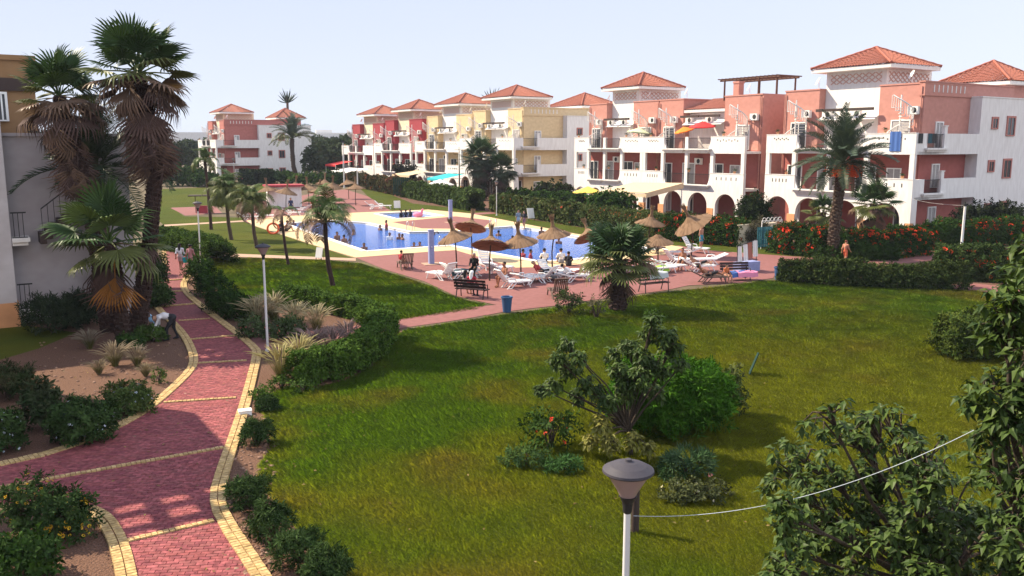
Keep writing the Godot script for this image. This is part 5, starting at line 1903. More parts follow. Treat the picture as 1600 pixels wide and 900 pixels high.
	for k in aw:
		t = thing("awning", k[5], "awning", row_origin(k[0], k[1], 0), ROW_TURN)
		m = MB.new()
		var hw: float = k[2] / 2
		m.quad(Vector3(hw, k[3], -1.6), Vector3(-hw, k[3], -1.6), Vector3(-hw, k[3] + 0.6, 1.8), Vector3(hw, k[3] + 0.6, 1.8))
		m.quad(Vector3(hw, k[3] - 0.3, -1.62), Vector3(-hw, k[3] - 0.3, -1.62), Vector3(-hw, k[3], -1.6), Vector3(hw, k[3], -1.6))
		obj("canvas", m, k[4], t)
		for s in [-1, 1]:
			m = MB.new()
			m.tube([Vector3(s * (hw - 0.1), 0, -1.5), Vector3(s * (hw - 0.1), k[3], -1.5)], [0.04, 0.04], 5)
			obj("post", m, M.white, t)
	# garden gates
	for k in [[1195, 389, M.gate, 1.35, 1.5, "blue green slatted gate between the flowering hedges"], [628, 308, M.marker, 2.2, 2.6, "dark green gate in the far hedge"]]:
		t = thing("garden_gate", k[5], "gate", G(k[0], k[1]), 0.5)
		for i in 9:
			m = MB.new()
			m.box(Vector3(k[3] * (i / 8.0 - 0.5), k[4] * 0.55, 0), Vector3(k[3] * 0.085, k[4] * 0.9, 0.03))
			obj("slat", m, k[2], t)
		m = MB.new()
		for y in [0.25, 0.85]: m.box(Vector3(0, k[4] * y, -0.03), Vector3(k[3], 0.07, 0.03))
		obj("rail", m, k[2], t)
	for k in [[1204, 375, 1.3, "white scroll ironwork above the blue gate"]]:
		t = thing("gate_arch", k[3], "gate arch", G(k[0], 388), 0.5)
		m = MB.new()
		for i in 5:
			var pp := []
			var rr := []
			for j in 13:
				var a := TAU * j / 12 * 1.2
				pp.append(Vector3(-0.7 + i * 0.36 + cos(a) * 0.15, 1.95 + sin(a) * 0.16, 0)); rr.append(0.022)
			m.tube(pp, rr, 5)
		m.tube([Vector3(-0.9, 0, 0), Vector3(-0.9, 1.9, 0), Vector3(0.95, 1.9, 0), Vector3(0.95, 0, 0)], [0.03, 0.03, 0.03, 0.03], 6)
		obj("ironwork", m, M.white, t)
	# low garden wall between the salmon buildings
	t = thing("garden_wall", "low pale garden wall before the climbing bush", "wall", G(1176, 384), 0.5)
	m = MB.new()
	m.slab(-1.6, 1.8, 0, 1.5, 0.1, 0.32); m.slab(-1.65, 1.85, 1.5, 1.57, 0.06, 0.36)
	obj("wall", m, M.cream, t)
	# kiosk among the far parasols
	t = thing("kiosk", "small white walled kiosk with red roof edge among the far parasols", "kiosk", G(442, 322), 0.4)
	m = MB.new()
	m.slab(-1.8, 1.8, 0, 2.3, 0, 2.2)
	obj("wall", m, M.white, t)
	m = MB.new()
	m.slab(-2.1, 2.1, 2.3, 2.5, -0.4, 2.6)
	obj("roof", m, M.maroon, t)
	m = MB.new()
	m.slab(-1.2, 0.4, 1.0, 1.9, -0.03, 0.02)
	obj("hatch", m, M.dark, t)
	# dark wooden shelter and red box on the left far terrace
	t = thing("drinks_stand", "small stand with red box and flat roof on the far left terrace", "stand", G(316, 333), 0.2)
	m = MB.new()
	m.slab(-0.5, 0.5, 0, 0.75, -0.3, 0.3)
	obj("counter", m, M.maroon, t)
	m = MB.new()
	m.slab(-1.2, 0.9, 1.75, 1.85, -0.7, 0.7)
	obj("roof", m, M.wood, t)
	for s in [-0.6, 0.6]:
		m = MB.new()
		m.tube([Vector3(s, 0, 0), Vector3(s, 1.75, 0)], [0.04, 0.04], 5)
		obj("post", m, M.wood, t)
	# balcony things
	var tb := cloth_mesh(0.95, 1.5, func(u: float, v: float) -> Vector3: return Vector3(0, 0.02 * sin(u * 14), 0), 10, 6)
	var tm := MB.new()
	tm.add(tb, Transform3D(Basis(Vector3.RIGHT, PI / 2), Vector3.ZERO))
	var to := tag(obj("towel", tm, M.t_blue, self), "blue towel hanging over the end building's upper parapet", "towel") as Node3D
	to.position = row_origin(1.7, -0.06, 7.2); to.rotation.y = ROW_TURN
	for k in [[0.55, M.dark, "dark garment hung at the corner of the end building's upper side balcony"], [1.75, M.t_teal, "dark teal garment on the iron rail of the upper side balcony"], [2.35, M.dark, "black garment in the middle of the upper side balcony's iron rail"]]:
		tm = MB.new()
		tm.add(cloth_mesh(0.6, 0.75, func(u: float, v: float) -> Vector3: return Vector3(0, 0.02 * sin(u * 14), 0), 6, 4), Transform3D(Basis(Vector3(0, 0, 1), PI / 2) * Basis(Vector3.UP, PI / 2), Vector3.ZERO))
		to = tag(obj("laundry", tm, k[1], self), String(k[2]), "laundry") as Node3D
		to.position = row_origin(-0.03, k[0], 7.42); to.rotation.y = ROW_TURN
	# pergola on the salmon building's roof
	t = thing("pergola", "brown wooden pergola on the salmon building's roof", "pergola", row_origin(19.0, 4.5, 11.7), ROW_TURN)
	for x in [-1.6, 0.6, 2.8, 5.0]:
		for z in [0.0, 2.6]:
			m = MB.new()
			m.tube([Vector3(x, -0.4, z), Vector3(x, 1.5, z)], [0.1, 0.09], 7)
			obj("post", m, M.log, t)
	for z in [0.0, 2.6]:
		m = MB.new()
		m.tube([Vector3(-2.0, 1.55, z), Vector3(5.6, 1.55, z)], [0.09, 0.09], 7)
		obj("beam", m, M.log, t)
	for i in 16:
		m = MB.new()
		m.tube([Vector3(-1.9 + i * 0.49, 1.68, -0.5), Vector3(-1.9 + i * 0.49, 1.68, 3.1)], [0.055, 0.055], 6)
		obj("rafter", m, M.log, t)
	# masts disguised as palms
	for k in [[450, 184, 172.0, 450, 142, "mast disguised as a palm above the detached building's roof"], [769, 160, 155.0, 769, 138, "mast disguised as a palm behind the yellow building's tower"]]:
		var p0 := at(k[0], k[1], k[2] + 60); var p1 := at(k[3], k[4], k[2] + 60)
		t = thing("antenna_mast", k[5], "mast", Vector3(p0.x, 0, p0.z))
		m = MB.new()
		m.tube([Vector3.ZERO, Vector3(0, p1.y - 1.5, 0)], [0.45, 0.3], 8)
		obj("pole", m, M.log, t)
		m = MB.new()
		for i in 16:
			var a := i * 2.4
			var e := R(0.1, 1.3)
			var d := Vector3(cos(a) * cos(e), sin(e), sin(a) * cos(e))
			m.tube([Vector3(0, p1.y - 3.2, 0), Vector3(0, p1.y - 3.0, 0) + d * 1.8, Vector3(0, p1.y - 3.0, 0) + d * R(2.6, 3.6) + Vector3(0, 0.4, 0)], [0.09, 0.16, 0.03], 5)
		obj("branch", m, M.f_dark, t).set_meta("kind", "stuff")
	# distant blocks
	var ds := [[288, 252, 46, 9.5, 340.0, "white distant apartment block left of the detached building"], [275, 258, 20, 5.0, 300.0, "low ochre distant house left of the detached building"], [500, 238, 60, 11.0, 520.0, "pale far block between the two rows"], [535, 240, 40, 12.0, 560.0, "far white block near the maroon row's end"], [488, 246, 22, 6.0, 380.0, "far low house right of the date palm"], [262, 250, 40, 10.0, 430.0, "far white block behind the tall fan palm"], [522, 246, 26, 6.5, 420.0, "far house with reddish roof between the rows"]]
	for k in ds:
		var p := at(k[0], k[1], k[4])
		t = thing("distant_building", k[5], "building", Vector3(p.x, 0, p.z), 0.25)
		var w: float = k[2]; var h: float = k[3] + 2.0
		m = MB.new()
		m.slab(-w / 2, w / 2, 0, h, -12, 0)
		m.slab(-w / 2 + w * 0.1, -w / 2 + w * 0.35, h, h + 1.8, -10, -2)
		obj("wall", m, M.white if k[5].contains("white") or k[5].contains("pale") else M.ochre_far, t)
		var fl := int(h / 3)
		var n := int(w / 5)
		for f in fl:
			for i in n:
				var wm := MB.new()
				wm.box(Vector3(-w / 2 + (i + 0.5) * w / n, 1.6 + f * 3.0, 0.02), Vector3(2.4, 1.5, 0.12))
				obj("window", wm, M.dark, t)

func o_tag(c: MB, mt: Material, called: String, label: String, p: Vector3, turn: float) -> void:
	var o := obj(numbered(called), c, mt, self)
	tag(o, label, called)
	o.position = p; o.rotation.y = turn
# ---------------------------------------------------------------- people
func nets(bones: Array, cell: float, k: float) -> MB:
	# one continuous skin round tapered bones: smooth minimum of capsules, meshed as surface nets
	var lo := Vector3(1e9, 1e9, 1e9); var hi := -lo
	for b in bones:
		var r: float = maxf(b[2], b[3]) + k * 2 + cell * 2
		lo = lo.min(b[0] - Vector3.ONE * r).min(b[1] - Vector3.ONE * r)
		hi = hi.max(b[0] + Vector3.ONE * r).max(b[1] + Vector3.ONE * r)
	var n := Vector3i(((hi - lo) / cell).ceil()) + Vector3i.ONE
	var acc := PackedFloat32Array()
	acc.resize(n.x * n.y * n.z)
	var best := PackedFloat32Array()
	best.resize(acc.size())
	var who := PackedInt32Array()
	who.resize(acc.size())
	for bi in bones.size():
		var b: Array = bones[bi]
		var a: Vector3 = b[0]; var e: Vector3 = b[1]
		var r0: float = b[2]; var r1: float = b[3]
		var r := maxf(r0, r1) + k * 2.5 + cell
		var i0 := Vector3i(((a.min(e) - Vector3.ONE * r - lo) / cell).floor()).clamp(Vector3i.ZERO, n - Vector3i.ONE)
		var i1 := Vector3i(((a.max(e) + Vector3.ONE * r - lo) / cell).ceil()).clamp(Vector3i.ZERO, n - Vector3i.ONE)
		var d := e - a
		var dd := maxf(d.length_squared(), 1e-9)
		for z in range(i0.z, i1.z + 1):
			for y in range(i0.y, i1.y + 1):
				var base := (z * n.y + y) * n.x
				for x in range(i0.x, i1.x + 1):
					var p := lo + Vector3(x, y, z) * cell
					var t := clampf((p - a).dot(d) / dd, 0, 1)
					var s := (p - a - d * t).length() - lerpf(r0, r1, t)
					var w := exp(-s / k)
					acc[base + x] += w
					if w > best[base + x]:
						best[base + x] = w; who[base + x] = bi
	var m := MB.new()
	var vid := {}
	var verts := PackedVector3Array()
	var cols := PackedColorArray()
	var off := [Vector3i(0, 0, 0), Vector3i(1, 0, 0), Vector3i(0, 1, 0), Vector3i(1, 1, 0), Vector3i(0, 0, 1), Vector3i(1, 0, 1), Vector3i(0, 1, 1), Vector3i(1, 1, 1)]
	var edges := [[0, 1], [2, 3], [4, 5], [6, 7], [0, 2], [1, 3], [4, 6], [5, 7], [0, 4], [1, 5], [2, 6], [3, 7]]
	var ids := []
	for o in off: ids.append((o.z * n.y + o.y) * n.x + o.x)
	for z in n.z - 1:
		for y in n.y - 1:
			for x in n.x - 1:
				var base := (z * n.y + y) * n.x + x
				var mask := 0
				for c in 8:
					if acc[base + ids[c]] > 1.0: mask |= 1 << c
				if mask == 0 or mask == 255: continue
				var s := Vector3.ZERO
				var cnt := 0
				for e in edges:
					var ia := (mask >> int(e[0])) & 1; var ib := (mask >> int(e[1])) & 1
					if ia == ib: continue
					var va := log(maxf(acc[base + ids[e[0]]], 1e-9)); var vb := log(maxf(acc[base + ids[e[1]]], 1e-9))
					s += Vector3(off[e[0]]).lerp(Vector3(off[e[1]]), clampf(va / (va - vb), 0, 1)); cnt += 1
				vid[base] = verts.size()
				verts.append(lo + (Vector3(x, y, z) + s / cnt) * cell)
				var bc := base
				for c in 8:
					if (mask >> c) & 1: bc = base + ids[c]; break
				cols.append(bones[who[bc]][4])
	var nrm := PackedVector3Array()
	nrm.resize(verts.size())
	var tris := PackedInt32Array()
	var st := [1, n.x, n.x * n.y]
	for z in range(1, n.z - 1):
		for y in range(1, n.y - 1):
			for x in range(1, n.x - 1):
				var base := (z * n.y + y) * n.x + x
				var ins := acc[base] > 1.0
				for ax in 3:
					if (acc[base + st[ax]] > 1.0) == ins: continue
					var u: int = st[(ax + 1) % 3]; var v: int = st[(ax + 2) % 3]
					var q := [vid.get(base - u - v, -1), vid.get(base - v, -1), vid.get(base, -1), vid.get(base - u, -1)]
					if q.has(-1): continue
					if not ins: q.reverse()
					tris.append_array([q[0], q[1], q[2], q[0], q[2], q[3]])
	for i in range(0, tris.size(), 3):
		var f := (verts[tris[i + 1]] - verts[tris[i]]).cross(verts[tris[i + 2]] - verts[tris[i]])
		for j in 3: nrm[tris[i + j]] += f
	for i in range(0, tris.size(), 3):
		for j in [0, 2, 1]:
			var q := tris[i + j]
			m.v.append(verts[q]); m.n.append(nrm[q].normalized()); m.c.append(cols[q])
	return m

func pose(kind: String) -> Dictionary:
	# joints of a 1.65 m figure facing +z, feet at y = 0
	var j := {"pel": Vector3(0, 0.90, 0), "che": Vector3(0, 1.2, 0), "nek": Vector3(0, 1.39, -0.01), "hed": Vector3(0, 1.54, 0.02), "up": Vector3.UP, "fwd": Vector3(0, 0, 1)}
	var legs := {"hip": Vector3(0.09, 0.87, 0), "kne": Vector3(0.1, 0.47, 0.02), "ank": Vector3(0.1, 0.07, -0.03), "toe": Vector3(0.12, 0.03, 0.12)}
	var arm := {"sho": Vector3(0.175, 1.33, 0), "elb": Vector3(0.22, 1.06, -0.03), "han": Vector3(0.23, 0.83, 0.05)}
	for k in legs:
		j[k + "R"] = legs[k]; j[k + "L"] = legs[k] * Vector3(-1, 1, 1)
	for k in arm:
		j[k + "R"] = arm[k]; j[k + "L"] = arm[k] * Vector3(-1, 1, 1)
	match kind:
		"walk":
			j.kneR += Vector3(0, 0.02, 0.12); j.ankR += Vector3(0, 0.02, 0.16); j.toeR += Vector3(0, 0.02, 0.17)
			j.kneL += Vector3(0, 0, -0.04); j.ankL += Vector3(0, 0.05, -0.24); j.toeL += Vector3(0, 0.02, -0.24)
			j.elbL += Vector3(0, 0, 0.1); j.hanL += Vector3(0, 0.04, 0.22); j.elbR += Vector3(0, 0, -0.08); j.hanR += Vector3(0, 0.02, -0.16)
		"bend":
			j.pel = Vector3(0, 0.86, -0.1); j.che = Vector3(0, 0.93, 0.22); j.nek = Vector3(0, 0.92, 0.42); j.hed = Vector3(0, 0.85, 0.57)
			j.up = Vector3(0, -0.3, 0.95); j.fwd = Vector3(0, -0.95, -0.3)
			for s in ["L", "R"]:
				var k := 1.0 if s == "R" else -1.0
				j["hip" + s] = Vector3(0.09 * k, 0.84, -0.1); j["kne" + s] = Vector3(0.12 * k, 0.45, 0.02 + 0.12 * k); j["ank" + s] = Vector3(0.12 * k, 0.07, -0.06 + 0.16 * k); j["toe" + s] = Vector3(0.13 * k, 0.03, 0.1 + 0.16 * k)
				j["sho" + s] = Vector3(0.165 * k, 0.9, 0.36); j["elb" + s] = Vector3(0.17 * k, 0.6, 0.46 + 0.05 * k); j["han" + s] = Vector3(0.1 * k, 0.34, 0.56 + 0.08 * k)
		"sit":
			# seat height 0.42
			j.pel = Vector3(0, 0.52, 0); j.che = Vector3(0, 0.82, 0.0); j.nek = Vector3(0, 1.01, 0.01); j.hed = Vector3(0, 1.16, 0.05)
			for s in ["L", "R"]:
				var k := 1.0 if s == "R" else -1.0
				j["hip" + s] = Vector3(0.09 * k, 0.5, 0.02); j["kne" + s] = Vector3(0.13 * k, 0.5, 0.42); j["ank" + s] = Vector3(0.12 * k, 0.08, 0.44 + 0.06 * k); j["toe" + s] = Vector3(0.13 * k, 0.04, 0.6 + 0.06 * k)
				j["sho" + s] = Vector3(0.17 * k, 0.95, 0.0); j["elb" + s] = Vector3(0.22 * k, 0.7, 0.08); j["han" + s] = Vector3(0.13 * k, 0.6, 0.32)
		"ground":
			# sitting on the ground, knees drawn up
			j.pel = Vector3(0, 0.12, 0); j.che = Vector3(0, 0.42, 0.05); j.nek = Vector3(0, 0.6, 0.08); j.hed = Vector3(0, 0.75, 0.13)
			for s in ["L", "R"]:
				var k := 1.0 if s == "R" else -1.0
				j["hip" + s] = Vector3(0.09 * k, 0.11, 0.05); j["kne" + s] = Vector3(0.14 * k, 0.4, 0.38); j["ank" + s] = Vector3(0.12 * k, 0.06, 0.55); j["toe" + s] = Vector3(0.13 * k, 0.03, 0.7)
				j["sho" + s] = Vector3(0.17 * k, 0.54, 0.05); j["elb" + s] = Vector3(0.24 * k, 0.36, 0.2); j["han" + s] = Vector3(0.08 * k, 0.36, 0.42)
		"lie":
			# reclining on a lounger, head towards -z, legs to +z, seat height 0.38
			j.pel = Vector3(0, 0.48, 0); j.che = Vector3(0, 0.64, -0.26); j.nek = Vector3(0, 0.76, -0.42); j.hed = Vector3(0, 0.88, -0.52)
			j.up = Vector3(0, 0.7, -0.7); j.fwd = Vector3(0, 0.7, 0.7)
			for s in ["L", "R"]:
				var k := 1.0 if s == "R" else -1.0
				j["hip" + s] = Vector3(0.09 * k, 0.47, 0.04); j["kne" + s] = Vector3(0.12 * k, 0.6 if s == "L" else 0.48, 0.44); j["ank" + s] = Vector3(0.12 * k, 0.44, 0.82 if s == "R" else 0.74); j["toe" + s] = Vector3(0.13 * k, 0.56, 0.88 if s == "R" else 0.84)
				j["sho" + s] = Vector3(0.17 * k, 0.71, -0.36); j["elb" + s] = Vector3(0.25 * k, 0.52, -0.18); j["han" + s] = Vector3(0.16 * k, 0.52, 0.08)
	return j

func person(label: String, at_: Vector3, turn: float, kind: String, top: Color, bottom: Color, hair: Color, o := {}) -> Node3D:
	var t := thing("person", label, "person", at_, turn, o.get("group", ""))
	var j := pose("stand" if kind == "swim" else kind)
	var skin: Color = o.get("skin", Color(0.42, 0.22, 0.14))
	var sleeve: Color = o.get("sleeve", top)
	var fore: Color = o.get("fore", skin)
	var shin: Color = o.get("shin", skin)
	var b := [
		[j.pel, j.pel.lerp(j.che, 0.45), 0.125, 0.105, top if o.get("dress", false) else bottom], [j.pel.lerp(j.che, 0.4), j.che, 0.105, 0.125, top], [j.che, j.nek, 0.125, 0.055, top],
		[j.shoL, j.shoR, 0.062, 0.062, top], [j.nek, j.hed, 0.05, 0.055, skin], [j.hed, j.hed + j.up * 0.045, 0.082, 0.088, skin], [j.hed + j.fwd * 0.035 - j.up * 0.045, j.hed + j.fwd * 0.04 - j.up * 0.06, 0.055, 0.045, skin]]
	for s in ["L", "R"]:
		b.append([j["hip" + s], j["hip" + s].lerp(j["kne" + s], 0.6), 0.09, 0.072, bottom])
		b.append([j["hip" + s].lerp(j["kne" + s], 0.55), j["kne" + s], 0.072, 0.055, o.get("knee", bottom)])
		b.append([j["kne" + s], j["ank" + s], 0.054, 0.036, shin])
		b.append([j["ank" + s], j["toe" + s], 0.04, 0.032, o.get("shoe", shin)])
		b.append([j["sho" + s], j["elb" + s], 0.052, 0.04, sleeve])
		b.append([j["elb" + s], j["han" + s], 0.039, 0.027, fore])
	var m := nets(b, 0.032, 0.02)
	# nose, eyes, ears
	var right: Vector3 = j.up.cross(j.fwd).normalized()
	m.col = skin
	m.ball(j.hed + j.fwd * 0.098 + j.up * 0.0, Vector3(0.014, 0.022, 0.016), 5, 4)
	for s in [-1.0, 1.0]:
		m.col = skin
		m.ball(j.hed + right * s * 0.088 + j.up * 0.01, Vector3(0.014, 0.03, 0.02), 5, 4)
		m.col = Color(0.03, 0.02, 0.02)
		m.ball(j.hed + right * s * 0.032 + j.fwd * 0.084 + j.up * 0.03, Vector3.ONE * 0.011, 5, 4)
	m.col = Color(0.3, 0.09, 0.08)
	m.ball(j.hed + j.fwd * 0.09 - j.up * 0.045, Vector3(0.022, 0.006, 0.01), 5, 4)
	# hands: palm and five bent fingers
	for s in ["L", "R"]:
		var h: Vector3 = j["han" + s]
		var d: Vector3 = (h - j["elb" + s]).normalized()
		var sd := d.cross(Vector3(0.1, 0.2, 1)).normalized()
		var nn := sd.cross(d)
		m.col = skin
		m.tube([h - d * 0.01, h + d * 0.04, h + d * 0.085], [0.026, 0.034, 0.026], 6)
		for f in 4:
			var p: Vector3 = h + d * 0.075 + sd * (f - 1.5) * 0.018
			var l: float = [0.062, 0.075, 0.07, 0.055][f]
			m.tube([p, p + d * l * 0.55 + nn * 0.008, p + d * l + nn * 0.028], [0.0095, 0.0088, 0.007], 5)
		var th: Vector3 = h + d * 0.02 + sd * (0.028 if s == "R" else -0.028)
		m.tube([th, th + (d + sd * (0.9 if s == "R" else -0.9)).normalized() * 0.035, th + (d * 1.3 + sd * (0.5 if s == "R" else -0.5)).normalized() * 0.06 + nn * 0.01], [0.012, 0.011, 0.008], 5)
	obj("body", m, M.skin, t)
	# hair or hat
	var hm := MB.new()
	hm.col = hair
	var hb := Basis(right, j.up, j.fwd)
	hm.ball(j.hed + j.up * 0.055 - j.fwd * 0.018, Vector3(0.098, 0.092, 0.1), 12, 8, hb)
	if o.get("long", false):
		hm.tube([j.hed + j.up * 0.05 - j.fwd * 0.06, j.hed - j.up * 0.1 - j.fwd * 0.095, j.hed - j.up * 0.32 - j.fwd * 0.11], [0.085, 0.09, 0.05], 8)
	obj("hair", hm, M.skin, t)
	if o.has("hat"):
		var hh := MB.new()
		hh.col = o.hat
		hh.lathe([[0.0, 0.05], [0.19, 0.035], [0.2, 0.045], [0.112, 0.065], [0.108, 0.13], [0.07, 0.165], [0.0, 0.17]], 16, j.hed, hb)
		obj("hat", hh, M.skin, t)
	if o.get("skirt", false):
		var sk := MB.new()
		sk.col = bottom
		sk.lathe([[0.2, -0.42], [0.17, -0.2], [0.135, 0.0], [0.11, 0.08]], 14, j.pel)
		obj("skirt", sk, M.skin, t)
	var sc: float = o.get("h", 1.6) / 1.65
	t.scale = Vector3.ONE * sc
	if kind == "swim": t.position.y = -1.31 * sc + o.get("rise", 0.0)
	return t

func build_people() -> void:
	var blk := Color(0.015, 0.012, 0.012); var wht := Color(0.75, 0.74, 0.74); var dark := Color(0.03, 0.03, 0.035)
	var skin := Color(0.36, 0.18, 0.11); var tan := Color(0.30, 0.13, 0.075)
	person("person in white top and blue sun hat bending over the path border", G(268, 531), -1.25, "bend", Color(0.62, 0.6, 0.62), Color(0.02, 0.02, 0.025), blk, {"hat": Color(0.25, 0.42, 0.6), "shin": Color(0.02, 0.02, 0.025), "fore": Color(0.6, 0.58, 0.6), "h": 1.6, "shoe": dark})
	person("person with long dark hair, white top and pale shorts walking away up the path", G(283, 423), 3.1, "walk", Color(0.6, 0.62, 0.68), Color(0.4, 0.32, 0.34), blk, {"long": true, "h": 1.52, "knee": skin, "skin": Color(0.2, 0.1, 0.065)})
	person("person in a pinkish patterned dress walking beside the one in white", G(299, 424), 2.9, "walk", Color(0.33, 0.16, 0.17), Color(0.33, 0.17, 0.17), blk, {"dress": true, "skirt": true, "h": 1.5, "knee": skin, "skin": Color(0.2, 0.1, 0.065)})
	var bg := thing("beach_bag", "turquoise bag held between the two people walking up the path", "bag", G(291, 423) + Vector3(0, 0.45, 0))
	var m := MB.new()
	m.lathe([[0.0, 0.0], [0.13, 0.01], [0.17, 0.3], [0.16, 0.3]], 10)
	m.tube([Vector3(-0.14, 0.3, 0), Vector3(-0.06, 0.5, 0), Vector3(0.06, 0.5, 0), Vector3(0.14, 0.3, 0)], [0.012, 0.012, 0.012, 0.012], 4)
	obj("body", m, M.t_teal2, bg)
	# around the loungers
	person("child in a red top sitting by the lone brown lounger", G(627, 420), 2.6, "sit", Color(0.45, 0.05, 0.06), skin, blk, {"h": 1.35})
	person("person in black sitting on a lounger under the parasols", G(741, 434), -0.2, "sit", blk, blk, Color(0.3, 0.28, 0.3), {"fore": blk, "shin": blk, "h": 1.7})
	person("person in red with a white headscarf on the dark bench", G(737, 465), 2.75, "sit", Color(0.42, 0.03, 0.05), dark, wht, {"fore": Color(0.42, 0.03, 0.05), "shin": dark, "h": 1.6, "long": true})
	person("dark haired person at the left end of the dark bench", G(727, 462), 2.75, "sit", Color(0.25, 0.2, 0.2), dark, blk, {"h": 1.55, "long": true})
	person("shirtless boy in pale shorts sitting at the end of a white lounger", G(789, 448), -1.0, "sit", tan, Color(0.5, 0.55, 0.62), blk, {"h": 1.6, "skin": tan, "knee": tan})
	person("person in red and black reclining among the white loungers", G(847, 438), 1.0, "lie", Color(0.35, 0.04, 0.04), dark, Color(0.5, 0.45, 0.42), {"shin": dark, "h": 1.65})
	person("person in a white shirt sitting at the pool edge, left of two", G(851, 412), 3.3, "ground", wht, dark, blk, {"h": 1.7})
	person("person in a white shirt sitting at the pool edge, right of two", G(877, 412), 3.3, "ground", wht, Color(0.2, 0.2, 0.22), blk, {"h": 1.7})
	person("person in dark clothes beside the right white shirt", G(888, 416), 3.0, "ground", dark, dark, blk, {"h": 1.6})
	person("shirtless man with white cap and blue shorts standing right of the parasols", G(1095, 392), 0.9, "stand", Color(0.42, 0.22, 0.15), Color(0.03, 0.24, 0.36), blk, {"h": 1.72, "skin": Color(0.42, 0.22, 0.15), "knee": Color(0.42, 0.22, 0.15), "hat": Color(0.62, 0.45, 0.36)})
	person("tanned bather sitting on a white lounger under the broad parasol", G(1066, 421), -0.5, "sit", tan, dark, blk, {"h": 1.55, "skin": tan, "knee": tan})
	person("sunbather lying on the brown lounger at the plaza's right", G(1106, 442), 1.72, "lie", tan, dark, blk, {"h": 1.6, "skin": tan})
	person("bather in dark swimwear lying on the lounger before the shirtless man", G(1090, 424), 1.77, "lie", Color(0.3, 0.15, 0.1), dark, blk, {"h": 1.6})
	person("person in a white top lying on the flat lounger left of the stout palm", G(893, 440), 1.97, "lie", wht, Color(0.25, 0.1, 0.1), blk, {"h": 1.6})
	person("child in orange at the left end of the bench with the blue towel", G(1134, 441), 0.5, "sit", Color(0.5, 0.14, 0.05), Color(0.4, 0.2, 0.14), blk, {"h": 1.2})
	person("child standing at the pool's far edge, left of two", G(810, 357), 0.4, "stand", Color(0.2, 0.24, 0.28), Color(0.3, 0.4, 0.45), blk, {"h": 1.55, "knee": skin})
	person("child standing at the pool's far edge, right of two", G(819, 358), -0.5, "walk", dark, Color(0.25, 0.12, 0.12), blk, {"h": 1.5, "knee": skin})
	person("shirtless person with red shorts walking behind the low dark hedge", G(1320, 411), 2.2, "walk", Color(0.45, 0.2, 0.13), Color(0.5, 0.12, 0.06), Color(0.16, 0.05, 0.03), {"h": 1.35})
	person("person in white with a white sun hat behind the flowering hedge", G(1547, 382), -0.9, "stand", wht, wht, blk, {"h": 1.75, "hat": wht, "shin": wht, "fore": skin})
	person("person in dark swimwear by the life ring", G(437, 362), 1.2, "ground", dark, dark, blk, {"h": 1.7})
	person("person sitting beside the one at the life ring", G(447, 362), 1.9, "ground", Color(0.2, 0.1, 0.08), dark, blk, {"h": 1.7})
	person("person in dark blue under the far parasols", G(455, 334), 0.4, "stand", Color(0.03, 0.04, 0.09), Color(0.03, 0.04, 0.09), blk, {"h": 1.6})
	person("person in red under the far parasols", G(489, 328), 0.2, "sit", Color(0.4, 0.08, 0.06), dark, blk, {"h": 1.6})
	# swimmers
	var sw := [[459, 352, "swimmer at the pool's left corner", 0.0], [487, 351, "swimmer near the far edge at left", 0.0], [552, 367, "swimmer alone in the middle of the left basin", 0.0], [527, 377, "bather at the left edge with one beside", 0.25], [538, 381, "bather right of the one at the left edge", 0.2], [569, 390, "swimmer at the near left corner", 0.0], [594, 360, "swimmer by the inner corner, left of two", 0.0], [604, 360, "bather in red standing by the inner corner", 0.4], [609, 375, "swimmer in a white shirt in mid pool", 0.1], [624, 374, "swimmer of a close pair, left", 0.0], [629, 375, "swimmer of a close pair, right", 0.0], [647, 389, "swimmer at the near edge, left of two", 0.0], [656, 388, "swimmer at the near edge, right of two", 0.0], [779, 369, "swimmer behind the parasol tufts", 0.0], [801, 378, "swimmer right of the parasol tufts", 0.0], [817, 404, "bather in red near the near edge at right", 0.15], [829, 406, "dark haired bather near the near edge at right", 0.2], [846, 366, "swimmer at the far edge at right", 0.1], [873, 381, "swimmer at the right part of the pool", 0.0], [676, 367, "swimmer just right of the blue column", 0.0], [828, 384, "swimmer between two parasols", 0.0]]
	for k in sw:
		person(k[2], G(k[0], k[1], -0.1), R(0, TAU), "swim", Color(0.3, 0.05, 0.06) if k[2].contains("red") else wht if k[2].contains("white") else Color(0.22, 0.12, 0.09), dark, blk, {"h": 1.65, "rise": k[3], "skin": Color(0.24, 0.12, 0.08), "group": "swimmers in the pools"})
	for k in [[627, 341, "left"], [634, 340, "middle"], [641, 339, "right"]]:
		person("bather in the paddling pool, %s of three" % k[2], G(k[0], k[1], -0.1), R(0, TAU), "swim", dark, dark, blk, {"h": 1.6, "rise": 0.35, "skin": Color(0.2, 0.1, 0.07), "group": "swimmers in the pools"})
